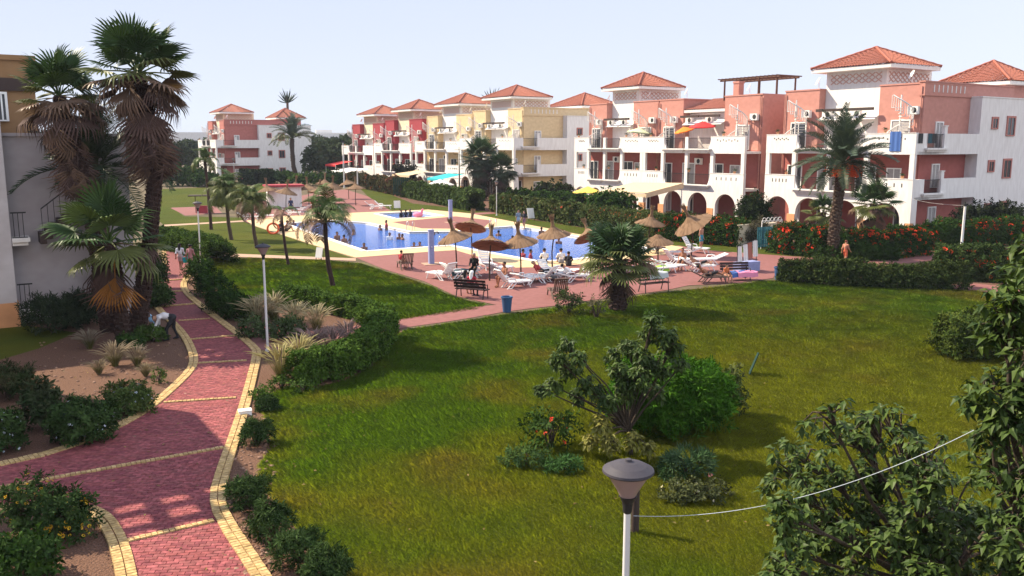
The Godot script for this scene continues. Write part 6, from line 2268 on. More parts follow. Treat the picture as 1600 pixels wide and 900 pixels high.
func fan_palm(label: String, base: Vector3, top: Vector3, bend: Vector3, r0: float, green: int, sc: float, skirt: float, dead: int, lo: float, green_mats: Array, dead_mats: Array) -> Node3D:
	var t := thing("fan_palm", label, "palm tree", base)
	var tp := top - base
	trunk(t, [Vector3(0, -0.1, 0), tp * 0.35 + bend * 0.7, tp * 0.7 + bend, tp], [r0 * 1.25, r0, r0 * 0.9, r0 * 0.85], 0.16, M.fan_bark, 0.12)
	crown(t, tp, PALM.fan, green, lo, 1.45, sc, green_mats)
	for i in dead:
		var f := float(i) / dead
		var c := tp * 0.7 + bend
		var q := tp.lerp(tp - (tp - c).normalized() * minf(skirt, tp.length() * 0.8), f)
		var o := MeshInstance3D.new()
		o.mesh = PALM.fan_dead[rng.randi() % 2]
		o.material_override = dead_mats[rng.randi() % dead_mats.size()]
		o.name = "dead_frond"
		var e := lerpf(-0.25, -1.38, minf(1.0, f * 2.6)) + R(-0.28, 0.28) * (1.0 - f * 0.6)
		o.transform = Transform3D((Basis(Vector3.UP, i * 2.399 + R(-0.3, 0.3)) * Basis(Vector3(0, 0, 1), e)).scaled(Vector3.ONE * sc * R(0.85, 1.15)), q)
		t.add_child(o, true)
	return t

func feather_palm(called: String, label: String, base: Vector3, top: Vector3, bend: Vector3, r0: float, kind: String, n: int, lo: float, hi: float, sc: float, mats: Array, boots: float, bark: Material) -> Node3D:
	var t := thing(called, label, "palm tree", base)
	var tp := top - base
	trunk(t, [Vector3(0, -0.1, 0), tp * 0.35 + bend, tp * 0.75 + bend * 0.6, tp], [r0 * 1.15, r0, r0 * 0.92, r0 * 0.9], boots, bark)
	crown(t, tp, PALM[kind], n, lo, hi, sc, mats)
	return t

func GZ(px: float, py: float, off_x := 0.0, h := 0.0) -> Vector3:
	return G(px, py) + Vector3(off_x, h, 0)

func build_garden() -> void:
	make_sprigs()
	make_palms()
	var deadm := mat(0.105, 0.062, 0.052, 0.9)
	var deadm2 := mat(0.15, 0.09, 0.06, 0.9)
	M.f_skirt = deadm; M.f_skirt2 = deadm2
	# --- the palm group on the left
	var b := G(212, 520)
	fan_palm("tallest fan palm of the left group, with a long brown skirt of dead leaves", b, b + Vector3(0.75, 9.5, 0), Vector3(0.75, 0, 0.1), 0.25, 30, 1.12, 2.3, 40, -0.55, [M.f_green, M.f_green, M.f_green, M.f_olive, M.f_dead], [deadm, deadm, deadm2])
	b = G(172, 518)
	fan_palm("leaning fan palm left of the tallest one, its crown with a ragged brown skirt", b, b + Vector3(-1.35, 8.7, -0.3), Vector3(0.25, 0, 0), 0.23, 24, 1.0, 2.5, 36, -0.5, [M.f_green, M.f_green, M.f_olive, M.f_dead], [deadm, deadm, deadm2])
	b = G(193, 534)
	var fp := fan_palm("short fan palm with bright green leaves in front of the two tall ones", b, b + Vector3(-0.1, 3.6, 0.3), Vector3(0.1, 0, 0), 0.2, 22, 1.15, 0.5, 5, -0.5, [M.f_green, M.f_queen, M.f_green, M.f_olive], [deadm, deadm2])
	var o := MeshInstance3D.new()
	o.mesh = PALM.fan_dead[1]; o.material_override = M.f_rust; o.name = "dead_frond"
	o.transform = Transform3D((Basis(Vector3.UP, -1.2) * Basis(Vector3(0, 0, 1), -1.25)).scaled(Vector3.ONE * 1.15), Vector3(0.1, 3.1, 0.45))
	fp.add_child(o, true)
	o.set_meta("label", "orange dead leaf hanging from the short fan palm")
	b = G(150, 496)
	feather_palm("date_palm", "dark date palm behind the leaning fan palm", b, b + Vector3(0.5, 6.0, 0), Vector3(0.2, 0, 0), 0.26, "date", 40, -0.75, 1.35, 0.95, [M.f_date, M.f_date, M.f_dark], 0.22, M.palm_bark)
	# --- middle palms
	b = G(521, 447)
	feather_palm("queen_palm", "slender palm with drooping leaves on the lawn before the pool", b, b + Vector3(-0.3, 3.15, 0), Vector3(-0.12, 0, 0), 0.115, "queen", 17, -0.9, 1.25, 1.12, [M.f_queen, M.f_queen, M.f_queen, M.f_dead], 0.0, M.fan_bark)
	b = G(451, 414)
	feather_palm("queen_palm", "thin young palm with few hanging leaves beside the life ring", b, b + Vector3(-0.3, 3.0, 0), Vector3(-0.05, 0, 0), 0.085, "queen", 5, -1.1, 0.3, 0.8, [M.f_queen, M.f_dead], 0.0, M.fan_bark)
	b = G(402, 388)
	feather_palm("queen_palm", "bushy palm right of its twin on the lawn left of the pool", b, b + Vector3(-0.2, 3.0, 0), Vector3(-0.1, 0, 0), 0.12, "queen", 26, -1.0, 1.2, 0.95, [M.f_queen, M.f_olive, M.f_olive, M.f_dead], 0.0, M.palm_bark)
	b = G(362, 375)
	feather_palm("queen_palm", "bushy palm left of its twin on the lawn left of the pool", b, b + Vector3(-0.2, 3.4, 0), Vector3(-0.1, 0, 0), 0.13, "queen", 34, -0.9, 1.3, 1.05, [M.f_queen, M.f_olive, M.f_olive], 0.0, M.palm_bark)
	b = G(330, 359)
	feather_palm("queen_palm", "tall thin palm standing before the detached salmon building", b, b + Vector3(-0.2, 5.6, 0), Vector3(0.05, 0, 0), 0.12, "queen", 14, -0.8, 1.2, 0.8, [M.f_queen, M.f_queen, M.f_olive], 0.0, M.fan_bark)
	b = G(466, 284)
	feather_palm("date_palm", "far date palm before the grey wall of the detached building", b, b + Vector3(-0.8, 8.0, 0), Vector3(-0.5, 0, 0), 0.42, "date", 44, -0.6, 1.4, 1.4, [M.f_datep, M.f_datep, M.f_olive], 0.5, M.palm_bark)
	b = G(750, 313)
	fan_palm("taller of two fan palms before the yellow building", b, b + Vector3(0, 5.3, 0), Vector3(0.1, 0, 0), 0.3, 30, 1.5, 3.0, 40, -0.7, [M.f_green, M.f_date, M.f_date], [M.f_date, deadm])
	b = G(783, 314)
	fan_palm("shorter of two fan palms before the yellow building", b, b + Vector3(0, 3.9, 0), Vector3(-0.1, 0, 0), 0.28, 28, 1.3, 1.8, 24, -0.7, [M.f_green, M.f_date, M.f_date], [M.f_date, deadm])
	b = G(1300, 405)
	var dp := feather_palm("date_palm", "tall date palm with orange fruit bunches before the salmon building", b, b + Vector3(0.35, 5.9, 0), Vector3(-0.1, 0, 0), 0.30, "date_up", 60, -0.75, 1.45, 1.0, [M.f_datep, M.f_datep, M.f_date], 0.17, M.palm_bark)
	for k in 6:
		var a := k * 1.05 + 0.3
		var fr := MB.new()
		var d := Vector3(cos(a), 0, sin(a))
		fr.tube([d * 0.2, d * 0.5 + Vector3(0, 0.1, 0), d * 0.75 + Vector3(0, -0.15, 0)], [0.03, 0.025, 0.02], 5)
		for i in 90:
			var q := d * R(0.6, 0.95) + Vector3(R(-0.26, 0.26), R(-0.7, 0.0), R(-0.26, 0.26))
			fr.ball(q, Vector3.ONE * 0.05, 5, 3)
		var fo := obj("fruit_bunch", fr, M.fruit, dp)
		fo.position = Vector3(0.35, 5.75, 0)
	b = G(1284, 374)
	fan_palm("small fan palm left of the date palm trunk, before the arches", b, b + Vector3(0, 2.0, 0), Vector3.ZERO, 0.18, 16, 0.9, 1.0, 12, -0.6, [M.f_green, M.f_olive, M.f_olive], [deadm2, deadm])
	b = G(1357, 376)
	fan_palm("bushy fan palm right of the date palm trunk, before the arches", b, b + Vector3(0.2, 2.7, 0), Vector3.ZERO, 0.24, 22, 1.05, 1.7, 26, -0.6, [M.f_green, M.f_green, M.f_olive], [deadm2, deadm])
	b = G(965, 484)
	fan_palm("stout fan palm on the lawn edge in front of the sun loungers", b, b + Vector3(0.05, 2.15, 0), Vector3.ZERO, 0.29, 38, 1.05, 0.3, 4, -0.38, [M.f_green, M.f_green, M.f_green, M.f_olive, M.f_olive], [M.f_yellow, deadm2, M.f_olive])
	# --- norfolk pine
	b = G(718, 306)
	var np := thing("norfolk_pine", "tiered dark conifer left of the two far fan palms", "tree", b)
	var tm := MB.new()
	tm.tube([Vector3.ZERO, Vector3(0, 6.6, 0)], [0.14, 0.03], 6)
	obj("trunk", tm, M.bark_mat, np)
	for i in 9:
		var lm := MB.new()
		var y := 1.0 + i * 0.65
		var rr := 2.0 - i * 0.19
		for k in 6:
			var a := k * TAU / 6 + i
			var d := Vector3(cos(a), 0.06, sin(a))
			for j in 16:
				var f := R(0.15, 1.0)
				var s := Vector3(-d.z, 0, d.x) * R(-0.16, 0.16)
				lm.leaf(Vector3(0, y, 0) + d * rr * f, (d + s * 2).normalized(), Vector3.UP, 0.3, 0.14, 0.2, 0.0)
		obj("branch", lm, M.f_dark, np)
	build_shrubs()
	build_near_trees()
	build_far_trees()

func build_shrubs() -> void:
	var dk0 := Color(0.022, 0.045, 0.014); var dk1 := Color(0.05, 0.085, 0.025)
	var gr0 := Color(0.035, 0.075, 0.012); var gr1 := Color(0.075, 0.13, 0.02)
	var red := {"flowers": 40, "fkind": "bract", "f0": Color(0.62, 0.035, 0.02), "f1": Color(0.75, 0.10, 0.03), "fscale": 0.95}
	var orange := {"flowers": 34, "fkind": "bract", "f0": Color(0.5, 0.09, 0.03), "f1": Color(0.5, 0.16, 0.08), "fscale": 0.9}
	# right edge of the main path
	var near := [
		[402, 694, 0.72, 0.6, "dark shrub on the path's right edge, the farthest of the single ones"], [418, 640, 0.5, 0.35, "small low shrub on the bare soil right of the path bend"],
		[392, 792, 0.75, 0.65, "dark shrub on the right path edge where the border bends"], [425, 838, 0.8, 0.68, "dark shrub below the one at the border bend"],
		[468, 878, 0.75, 0.62, "dark shrub on the lawn edge, second from the bottom"], [512, 915, 0.75, 0.55, "dark shrub at the bottom edge of the lawn"]]
	for s in near:
		bush("shrub", s[4], "shrub", G(s[0], s[1]), Vector3(s[2], s[3], s[2]), 260, "long", 0.55, dk0, dk1, {"group": "dark shrubs along the right path edge", "lump": 0.95, "stems": 7})
	# bed between path and lawn
	hedge("hedge", "clipped green hedge curving round the ornamental grass bed", "hedge", [G(458, 602), G(500, 596), G(545, 580), G(580, 555), G(600, 525)], 0.85, 0.8, 420, "small", 1.15, gr0, gr1, {"lump": 0.25})
	hedge("hedge", "low hedge on the lawn side of the grass bed", "hedge", [G(440, 476), G(500, 484), G(560, 496), G(597, 514)], 0.8, 0.65, 330, "small", 1.2, gr0, gr1, {"flowers": 4, "fkind": "flower", "f0": Color(0.6, 0.12, 0.08), "f1": Color(0.6, 0.25, 0.2), "lump": 0.35})
	var pale := Color(0.38, 0.32, 0.19); var purp := Color(0.27, 0.19, 0.17); var bl := Color(0.14, 0.14, 0.045)
	var gs := [
		[402, 505, 1.15, pale, "pale plumed grass beside the lamp post"], [428, 500, 1.2, pale, "pale plumed grass just right of the lamp post"],
		[462, 512, 1.1, pale, "pale plumed grass in the middle of the round bed"], [495, 516, 1.05, pale, "pale plumed grass at the back right of the round bed"],
		[440, 592, 1.15, Color(0.42, 0.36, 0.16), "yellowish plumed grass at the front tip of the bed"], [468, 575, 1.1, Color(0.42, 0.36, 0.16), "yellowish plumed grass against the curved hedge"],
		[490, 556, 1.0, purp, "purplish grass behind the yellowish clumps"], [520, 552, 1.0, purp, "purplish grass in the hedge's curve"], [545, 540, 0.95, purp, "purplish grass at the narrow end of the bed"],
		[180, 572, 0.85, Color(0.30, 0.24, 0.16), "large plumed grass on the bare soil left of the path"], [215, 572, 0.7, Color(0.28, 0.22, 0.15), "plumed grass right of the large clump on bare soil"],
		[155, 585, 0.5, Color(0.25, 0.2, 0.13), "small tuft in front of the large plumed clump"], [140, 545, 0.75, Color(0.24, 0.2, 0.15), "grey plumed grass under the fan palms"], [228, 588, 0.45, Color(0.25, 0.2, 0.12), "small grass tuft nearest the path border"]]
	for s in gs:
		grass_clump("fountain_grass", s[4], G(s[0], s[1]), s[2], bl, s[3], 260, 85, "ornamental grass clumps")
	for s in [[425, 533, "rose shrub with coral flowers behind the lamp post"], [392, 527, "rose shrub left of the lamp post"], [455, 528, "rose shrub at the edge of the side path"]]:
		bush("rose_shrub", s[2], "rose bush", G(s[0], s[1]), Vector3(0.9, 0.75, 0.8), 120, "mid", 0.8, dk1, Color(0.09, 0.11, 0.06), {"flowers": 16, "fkind": "flower", "fscale": 0.7, "f0": Color(0.65, 0.12, 0.1), "f1": Color(0.6, 0.3, 0.25)})
	for s in [[408, 622, "low weedy plant by the white box"], [440, 606, "low weedy plant at the tip of the bed"], [470, 612, "straggling plant before the curved hedge"]]:
		bush("weed", s[2], "plant", G(s[0], s[1]), Vector3(0.6, 0.3, 0.5), 40, "small", 0.9, dk1, gr1, {"stems": 6})
	# shrubs right of the upper path
	for s in [[312, 440, 1.3, 1.2, "dark shrub right of the upper path, below the lamp"], [330, 462, 1.5, 1.1, "dark shrub right of the upper path, second from the lamp"], [350, 488, 1.5, 1.1, "dark shrub right of the path before the plumed grass"], [372, 497, 1.1, 0.9, "low dark shrub touching the plumed grass"]]:
		bush("shrub", s[4], "shrub", G(s[0], s[1]), Vector3(s[2], s[3], s[2]), 300, "mid", 0.9, dk0, gr0, {"group": "dark shrubs right of the upper path"})
	hedge("hedge", "low loose hedge left of the lamp at the upper path", "hedge", [G(250, 386), G(290, 392), G(322, 404), G(346, 413)], 1.5, 1.1, 260, "mid", 1.0, dk0, gr1)
	for s in [[240, 452, 1.3, 1.9, "dark bush under the palms at the path's left edge"], [246, 480, 1.0, 1.0, "dark bush just left of the path, nearest the gardener"], [225, 430, 1.3, 1.7, "dark bush behind the tallest palm's trunk"]]:
		bush("bush", s[4], "bush", G(s[0], s[1]), Vector3(s[2], s[3], s[2]), 360, "mid", 1.0, dk0, dk1)
	# around the left building
	for s in [[85, 520, 2.2, 1.5, "broad dark shrub against the shaded wall"], [125, 508, 1.4, 1.3, "dark shrub between the wall and the palm trunks"], [60, 495, 1.2, 1.7, "tall dark shrub beside the lower balcony"], [140, 475, 1.6, 1.4, "dark shrub at the foot of the shaded wall, behind the palms"]]:
		bush("shrub", s[4], "shrub", G(s[0], s[1]), Vector3(s[2], s[3], s[2]), 420, "long", 0.85, Color(0.025, 0.04, 0.022), Color(0.045, 0.065, 0.035), {"group": "shrubs along the shaded wall"})
	bush("shrub", "low bright shrub at the feet of the palm trunks", "shrub", G(238, 533), Vector3(1.2, 0.5, 0.7), 220, "small", 1.1, dk1, gr1)
	bush("shrub", "low shrub between the trunks and the plumed grass", "shrub", G(205, 545), Vector3(0.9, 0.45, 0.6), 150, "small", 1.1, dk0, gr0)
	# left bed: shrubs with small pale flowers
	var plum := {"flowers": 70, "fkind": "flower", "fscale": 0.55, "f0": Color(0.55, 0.62, 0.80), "f1": Color(0.75, 0.78, 0.85)}
	bush("flowering_shrub", "broad shrub dotted with pale blue flowers, left of the path bend", "shrub", G(130, 690), Vector3(1.7, 1.05, 1.4), 560, "mid", 0.75, dk0, dk1, plum)
	bush("flowering_shrub", "lighter shrub with pale flowers nearest the path border", "shrub", G(205, 645), Vector3(1.25, 0.8, 0.9), 340, "mid", 0.7, dk1, Color(0.10, 0.13, 0.035), plum)
	bush("flowering_shrub", "dark shrub with pale flowers at the left picture edge", "shrub", G(-5, 705), Vector3(1.2, 1.0, 1.0), 330, "mid", 0.75, dk0, dk1, plum)
	bush("shrub", "loose reddish shrub at the left edge above the blue flowered ones", "shrub", G(15, 622), Vector3(1.6, 0.95, 1.2), 330, "long", 0.7, dk0, Color(0.07, 0.07, 0.035), {"stems": 9})
	bush("shrub", "upright dark shrub with broad leaves on the red soil", "shrub", G(68, 672), Vector3(0.75, 1.25, 0.75), 240, "mid", 0.9, dk0, Color(0.05, 0.06, 0.03))
	bush("weed", "thin seedling on the bare soil beside the path", "plant", G(250, 600), Vector3(0.4, 0.45, 0.4), 22, "small", 0.9, dk1, gr1, {"stems": 5})
	# lower left corner
	var yel := {"flowers": 60, "fkind": "bract", "fscale": 0.24, "f0": Color(0.75, 0.42, 0.02), "f1": Color(0.85, 0.58, 0.05), "stems": 9, "lump": 0.8}
	bush("lantana", "yellow flowered shrub right of its twin at the path corner", "shrub", G(112, 838), Vector3(0.85, 0.85, 0.75), 260, "mid", 0.62, dk0, dk1, yel)
	bush("lantana", "taller yellow flowered shrub in the lower left corner bed", "shrub", G(52, 838), Vector3(1.05, 1.15, 0.9), 300, "mid", 0.62, dk0, dk1, yel)
	bush("shrub", "leafy green shrub at the bottom left corner", "shrub", G(35, 905), Vector3(1.1, 0.75, 0.9), 330, "mid", 0.75, dk0, gr0)
	# --- big bush group in the front lawn
	bush("bush", "big rounded bright green bush in the middle of the front lawn", "bush", G(1046, 668), Vector3(3.2, 1.75, 2.3), 2600, "long", 0.8, Color(0.03, 0.095, 0.008), Color(0.07, 0.165, 0.015), {"boxy": 0.35, "lump": 0.35})
	bush("shrub", "twiggy shrub at the right side of the big green bush", "shrub", G(1140, 650), Vector3(0.7, 1.35, 0.9), 170, "small", 1.1, dk1, Color(0.09, 0.1, 0.03), {"stems": 9})
	bush("oleander", "low oleander with grey green leaves right of the near lamp", "shrub", G(1075, 742), Vector3(1.3, 0.5, 0.8), 170, "spiky", 0.75, Color(0.04, 0.085, 0.03), Color(0.08, 0.13, 0.06), {"flowers": 3, "fkind": "bract", "fscale": 0.5, "f0": Color(0.7, 0.25, 0.25), "f1": Color(0.8, 0.4, 0.4)})
	bush("shrub", "brownish low shrub with tiny white flowers right of the near lamp", "shrub", G(1085, 780), Vector3(1.5, 0.38, 0.8), 200, "small", 0.8, Color(0.04, 0.05, 0.02), Color(0.09, 0.1, 0.04), {"flowers": 14, "fkind": "flower", "fscale": 0.5, "f0": Color(0.7, 0.6, 0.5), "f1": Color(0.8, 0.75, 0.6), "stems": 12})
	bush("hibiscus", "sparse hibiscus with a few red flowers left of the big bush", "shrub", G(860, 700), Vector3(1.2, 0.95, 1.0), 90, "mid", 0.8, dk1, gr0, {"flowers": 7, "fkind": "bract", "fscale": 0.4, "f0": Color(0.75, 0.04, 0.02), "f1": Color(0.8, 0.1, 0.06), "stems": 9})
	bush("shrub", "low spreading weeds at the left of the lawn bed", "plant", G(822, 726), Vector3(1.1, 0.32, 0.8), 110, "long", 0.55, Color(0.04, 0.08, 0.03), Color(0.07, 0.12, 0.03))
	bush("shrub", "low green plant left of the near lamp", "plant", G(880, 735), Vector3(0.8, 0.25, 0.6), 90, "long", 0.6, Color(0.04, 0.09, 0.03), Color(0.06, 0.13, 0.03))
	# small plants on the lawn edge by the plaza
	bush("shrub", "leggy little shrub on the lawn edge left of the stout fan palm", "shrub", G(888, 489), Vector3(1.2, 0.95, 0.9), 70, "mid", 0.85, dk1, Color(0.08, 0.08, 0.04), {"stems": 9})
	bush("shrub", "bare twiggy shrub just left of the stout fan palm", "shrub", G(932, 497), Vector3(1.0, 0.9, 0.8), 34, "mid", 0.7, Color(0.06, 0.07, 0.04), Color(0.12, 0.1, 0.06), {"stems": 16})
	bush("shrub", "tiny green sprout on the lawn before the stout fan palm", "plant", G(1021, 502), Vector3(0.5, 0.4, 0.4), 30, "mid", 0.8, gr0, gr1)
	# round bush at the right
	bush("bush", "round clipped bush at the right side of the front lawn", "bush", G(1520, 556), Vector3(2.7, 1.5, 2.0), 1900, "small", 1.15, Color(0.03, 0.055, 0.012), Color(0.08, 0.105, 0.02), {"boxy": 0.4, "lump": 0.3})
	# hedges
	hedge("hedge", "long low dark hedge between the front lawn and the red path", "hedge", [G(1222, 438), G(1300, 444), G(1390, 448), G(1460, 450), G(1500, 449)], 1.2, 0.9, 330, "mid", 1.0, Color(0.022, 0.04, 0.012), Color(0.055, 0.075, 0.02), {"lump": 0.45})
	hedge("hedge", "thick dark hedge with red flowers behind the right lamp post", "hedge", [G(1462, 432), G(1530, 436), G(1620, 440), G(1720, 440)], 2.0, 1.35, 420, "mid", 1.2, Color(0.02, 0.04, 0.013), Color(0.05, 0.075, 0.02), {"flowers": 34, "fkind": "bract", "f0": Color(0.6, 0.05, 0.02), "f1": Color(0.65, 0.14, 0.05), "fscale": 0.9, "fclump": 0.05})
	hedge("hedge", "red flowering hedge right of the blue gate", "hedge", [G(1212, 393), G(1250, 398), G(1292, 402)], 1.5, 1.6, 320, "mid", 1.15, dk0, gr0, red.merged({"flowers": 70}, true))
	hedge("hedge", "red flowering hedge right of the date palm trunk", "hedge", [G(1312, 400), G(1380, 402), G(1440, 397)], 1.7, 1.5, 320, "mid", 1.15, dk0, gr0, red.merged({"flowers": 46}, true))
	hedge("hedge", "low green hedge around the foot of the date palm", "hedge", [G(1275, 403), G(1330, 406), G(1400, 406)], 0.8, 0.65, 240, "mid", 1.1, dk0, gr0)
	hedge("hedge", "red flowering hedge in front of the end building's side", "hedge", [G(1440, 390), G(1500, 386), G(1580, 380), G(1680, 372)], 1.7, 1.5, 300, "mid", 1.2, dk0, gr0, red)
	hedge("hedge", "bright red bougainvillea hedge left of the blue gate", "hedge", [G(1040, 374), G(1100, 379), G(1165, 385)], 1.6, 1.65, 300, "mid", 1.2, dk0, gr0, red.merged({"flowers": 64}, true))
	hedge("hedge", "flowering hedge below the cream canopy", "hedge", [G(900, 351), G(960, 360), G(1040, 373)], 1.4, 1.45, 280, "mid", 1.35, dk1, Color(0.09, 0.10, 0.035), orange)
	hedge("hedge", "orange tinged hedge along the pool's far lawn", "hedge", [G(778, 331), G(840, 341), G(905, 352)], 1.5, 1.55, 260, "far", 0.8, dk1, Color(0.09, 0.095, 0.035), orange)
	hedge("hedge", "dark green hedge before the cream building", "hedge", [G(640, 308), G(690, 318), G(742, 329)], 1.6, 1.7, 230, "far", 0.9, dk1, Color(0.075, 0.11, 0.03))
	hedge("hedge", "reddish hedge before the maroon buildings", "hedge", [G(548, 290), G(590, 297), G(640, 308)], 1.7, 1.8, 190, "far", 1.0, Color(0.04, 0.05, 0.02), Color(0.09, 0.065, 0.03), {"flowers": 8, "fkind": "bract", "fscale": 2.0, "f0": Color(0.42, 0.1, 0.05), "f1": Color(0.38, 0.15, 0.08)})
	bush("bush", "rusty red bush in the hedge left of the far green gate", "bush", G(617, 303), Vector3(2.6, 2.7, 2.0), 320, "far", 0.8, Color(0.1, 0.05, 0.03), Color(0.16, 0.07, 0.04))
	bush("bush", "dark purple bush in front of the maroon building", "bush", G(632, 296), Vector3(4.5, 4.4, 3.0), 520, "far", 0.9, Color(0.02, 0.025, 0.02), Color(0.04, 0.04, 0.03))
	bush("bush", "dark green climbing bush between the two salmon buildings", "bush", G(1176, 378), Vector3(2.5, 3.6, 2.0), 700, "mid", 1.4, Color(0.012, 0.025, 0.01), Color(0.03, 0.045, 0.018))
	bush("bush", "rounded green bush at the arches left of the yellow parasol", "bush", G(955, 345), Vector3(5.2, 2.9, 3.0), 800, "far", 0.8, Color(0.025, 0.06, 0.012), Color(0.06, 0.11, 0.025))
	bush("bush", "tall dark creeper bush with bare shoots beside the end building", "bush", G(1550, 372), Vector3(6.5, 2.7, 3.0), 1300, "mid", 1.4, Color(0.01, 0.018, 0.009), Color(0.03, 0.04, 0.018), {"stems": 8})
	bush("bush", "dark shrub before the yellow building's ground floor", "bush", G(868, 318), Vector3(6.5, 2.6, 3.0), 420, "far", 1.0, dk0, Color(0.05, 0.05, 0.03))
	hedge("hedge", "low hedge under the yellow building's side wall", "hedge", [G(800, 322), G(850, 325), G(910, 331)], 2.0, 1.5, 200, "far", 0.8, dk0, gr0)
	bush("bush", "grey green bush behind the blue gate", "bush", G(1182, 385), Vector3(1.6, 2.0, 1.5), 260, "mid", 1.2, Color(0.05, 0.05, 0.03), Color(0.09, 0.08, 0.05))
	# far lawn side
	hedge("hedge", "clipped dark hedge under the detached salmon building", "hedge", [G(378, 289), G(400, 289), G(421, 288)], 2.5, 2.3, 150, "far", 1.1, Color(0.015, 0.028, 0.012), Color(0.03, 0.045, 0.018), {"lump": 0.1})
	for s in [[270, 291, 7, 3.6, "dark bush at the far lawn's left end"], [300, 290, 8, 3.2, "dark bush left of the thin tall palm"], [322, 292, 5, 2.4, "low dark bush by the detached building's corner"], [440, 288, 6, 2.4, "grey bush at the foot of the far date palm"], [487, 290, 9, 2.2, "bright low bush right of the far date palm"], [520, 291, 6, 2.6, "low bush behind the far thatched parasols"]]:
		bush("bush", s[4], "bush", G(s[0], s[1]), Vector3(s[2], s[3], 4), 420, "far", 1.1, dk0, gr0 if s[0] != 487 else gr1, {"group": "bushes at the far lawn"})

func build_near_trees() -> void:
	var c0 := Color(0.026, 0.05, 0.012); var c1 := Color(0.075, 0.115, 0.024)
	var y0 := Color(0.14, 0.15, 0.03); var y1 := Color(0.28, 0.25, 0.06)
	# open shrub tree in the middle of the lawn
	var b := G(985, 712)
	var z := -b.z
	var cl := []
	for q in [[862, 602, 0.22, 9], [890, 575, 0.28, 16], [915, 600, 0.22, 10], [935, 612, 0.2, 8], [885, 540, 0.22, 9], [900, 620, 0.2, 8], [845, 608, 0.14, 6], [1018, 520, 0.26, 14], [1050, 545, 0.26, 12], [985, 545, 0.26, 14], [1010, 570, 0.3, 18], [965, 580, 0.26, 13], [1035, 580, 0.24, 10], [975, 615, 0.26, 12], [950, 630, 0.22, 10], [1065, 570, 0.15, 6], [1020, 502, 0.18, 9], [1045, 525, 0.2, 9], [1000, 555, 0.24, 10], [870, 560, 0.2, 9], [905, 560, 0.2, 9], [1000, 592, 0.26, 12], [978, 600, 0.24, 10], [1022, 612, 0.24, 10], [960, 555, 0.2, 8]]:
		cl.append([at(q[0], q[1], z + R(-0.5, 0.5)), q[2], q[3]])
	for q in [[940, 665, 0.22, 12], [955, 690, 0.24, 12], [925, 690, 0.2, 9], [990, 688, 0.2, 9], [1012, 700, 0.16, 6]]:
		cl.append([at(q[0], q[1], z - R(0.2, 0.6)), q[2], q[3], y0, y1])
	whorl_tree("small_tree", "open leafy small tree with a leftward limb, before the big green bush", "tree", b, b + Vector3(-0.05, 0.55, -0.1), cl, 0.165, 0.072, c0, c1, 240, 0.06, "", 2.3)
	# foreground trees at the lower right
	cl = []
	var zc := 9.5
	var spots := [[1225, 720], [1262, 700], [1300, 640], [1320, 665], [1345, 685], [1372, 655], [1395, 640], [1412, 700], [1260, 760], [1300, 745], [1340, 740], [1380, 745], [1425, 745], [1450, 690], [1470, 725], [1490, 760], [1230, 790], [1270, 810], [1310, 800], [1350, 800], [1395, 795], [1440, 790], [1480, 800], [1250, 850], [1300, 855], [1350, 850], [1400, 850], [1450, 850], [1500, 840], [1235, 885], [1290, 900], [1345, 905], [1400, 905], [1460, 900], [1520, 890], [1330, 945], [1420, 950], [1510, 940], [1560, 850], [1590, 900], [1545, 800], [1600, 830], [1580, 950], [1630, 880], [1520, 790], [1610, 780]]
	for q in spots:
		cl.append([at(q[0] + R(-12, 12), q[1] + R(-10, 10) + 14, zc + R(-1.2, 1.0) - (q[1] - 760) * 0.004), R(0.24, 0.38), 11 if q[1] > 720 else 6])
	b = Vector3(4.9, 0, -9.4)
	whorl_tree("foreground_tree", "spreading broadleaf tree at the lower right, below the cable", "tree", b, b + Vector3(0.1, 1.7, 0), cl, 0.135, 0.062, c0, c1, 300, 0.075, "", 2.3)
	cl = []
	for q in [[1600, 400], [1575, 430], [1610, 460], [1560, 470], [1590, 505], [1545, 520], [1615, 545], [1570, 560], [1600, 600], [1560, 610], [1515, 618], [1545, 640], [1590, 650], [1610, 700], [1570, 690], [1650, 480], [1660, 560], [1660, 650], [1640, 740], [1590, 760], [1600, 800], [1560, 835], [1610, 860], [1575, 890], [1530, 730], [1625, 690], [1560, 760], [1520, 660]]:
		cl.append([at(q[0] + R(-8, 8) + 26, q[1] + R(-8, 8), 8.2 + R(-0.6, 0.6)), R(0.22, 0.34), 11])
	b = Vector3(5.6, 0, -8.4)
	whorl_tree("foreground_tree", "taller broadleaf tree cut by the right picture edge", "tree", b, b + Vector3(-0.1, 2.6, 0), cl, 0.135, 0.062, c0, c1, 300, 0.09, "", 2.3)

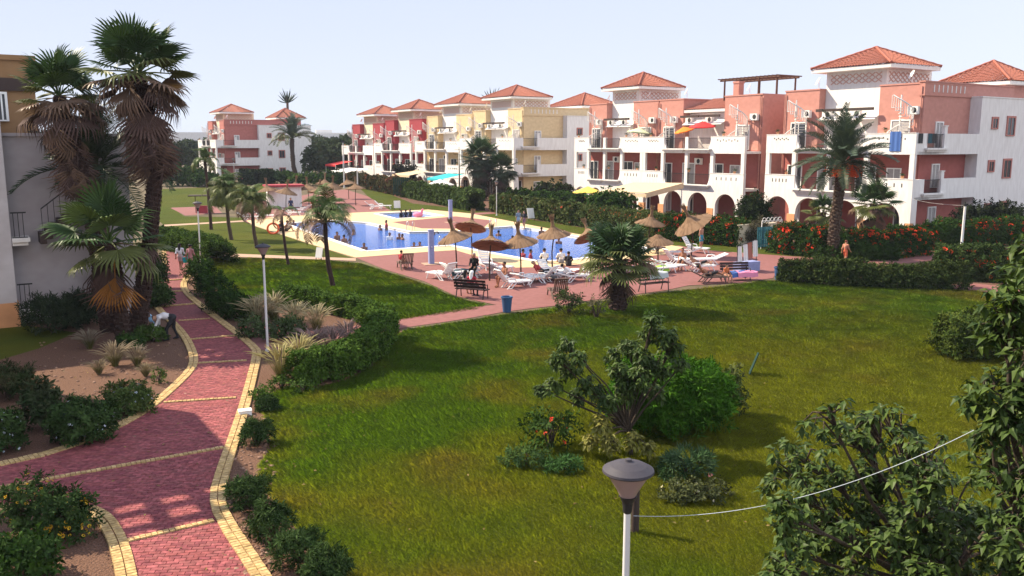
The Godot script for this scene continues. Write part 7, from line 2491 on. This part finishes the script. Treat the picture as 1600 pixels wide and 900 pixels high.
func build_far_trees() -> void:
	var d0 := Color(0.03, 0.05, 0.025); var d1 := Color(0.065, 0.085, 0.045)
	var list := [
		[500, 284, 6, 3.4, "dark rounded tree right of the detached building"], [520, 280, 8, 3.8, "tall dark tree behind the lamp masts"], [540, 282, 7, 3.4, "dark tree at the left end of the maroon row"],
		[485, 276, 6.5, 3.2, "dark tree just right of the far date palm"], [555, 276, 9, 4, "dark tree behind the maroon building's end"], [510, 268, 8.5, 5, "broad tree in the belt beyond the pool"],
		[270, 270, 7, 4, "grey green tree before the white distant block"], [290, 276, 6, 4, "small tree left of the thin tall palm"], [312, 272, 8, 4, "grey green tree at the detached building's left"], [255, 280, 7, 4, "dark tree behind the tallest palm's trunk"],
		[530, 262, 9, 6, "hazy tree on the far belt, right part"], [490, 260, 9, 6, "hazy tree on the far belt, left part"]]
	for q in list:
		leafy_tree("tree", q[4], "tree", G(q[0], q[1]), q[2], q[3], 620, "far", 1.5 + q[2] * 0.06, d0, d1, "trees beyond the pool garden")
	var sc := []
	var cc := []
	for i in 5200:
		var x := R(-340, 60)
		var z := R(-210, -620)
		if x > -20 and z > -330: continue
		var p := Vector3(x, R(0, 1) * R(2.0, 6.5), z)
		sc.append(orient(Vector3.UP, p, R(4, 9))); cc.append(tint(Color(0.05, 0.065, 0.035), Color(0.1, 0.105, 0.06)))
	tag(multi("scrub_belt", SPRIG.far, M.leaf, sc, cc), "belt of low trees and scrub far beyond the pool garden", "scrub", "", "stuff")

func scatter_litter() -> void:
	# dry leaves blown over the path, the soil and the lawn edge
	var lm := MB.new()
	lm.leaf(Vector3.ZERO, Vector3.RIGHT, Vector3.UP, 0.07, 0.035, 0.2, -0.15)
	var xf := []
	var cols := []
	for i in 900:
		var p := Vector2(R(-14, 9), R(-34, -12.5))
		var edge := R(0, 1)
		if p.x > -3.5 and edge > 0.22: continue
		xf.append(Transform3D(Basis(Vector3.UP, R(0, TAU)) * Basis(Vector3.RIGHT, R(-0.4, 0.4)) * Basis().scaled(Vector3.ONE * R(0.6, 1.4)), Vector3(p.x, 0.045, p.y)))
		cols.append(tint(Color(0.16, 0.09, 0.035), Color(0.24, 0.19, 0.07)))
	tag(multi("fallen_leaves", lm.mesh(), M.petal, xf, cols), "dry leaves scattered over the path, soil and lawn edge", "leaves", "", "stuff")
	# stones and clods on the bare beds
	var sm := MB.new()
	sm.ball(Vector3.ZERO, Vector3(0.05, 0.03, 0.04), 6, 4)
	xf = []; cols = []
	for i in 700:
		var q := G(R(60, 300), R(535, 690)) if i % 2 else G(R(352, 430), R(600, 900))
		xf.append(Transform3D(Basis(Vector3.UP, R(0, TAU)).scaled(Vector3.ONE * R(0.3, 1.3)), q + Vector3(0, 0.01, 0)))
		cols.append(tint(Color(0.18, 0.1, 0.07), Color(0.3, 0.19, 0.14)))
	tag(multi("gravel", sm.mesh(), M.petal, xf, cols), "clods and pebbles on the bare reddish beds beside the path", "gravel", "", "stuff")
# ---------------------------------------------------------------- the scene
func _ready() -> void:
	rng.seed = 20240611
	setup_view()
	make_materials()
	build_ground()
	build_rows()
	build_left()
	build_garden()
	build_props()
	build_people()
	sow_grass()
	scatter_litter()
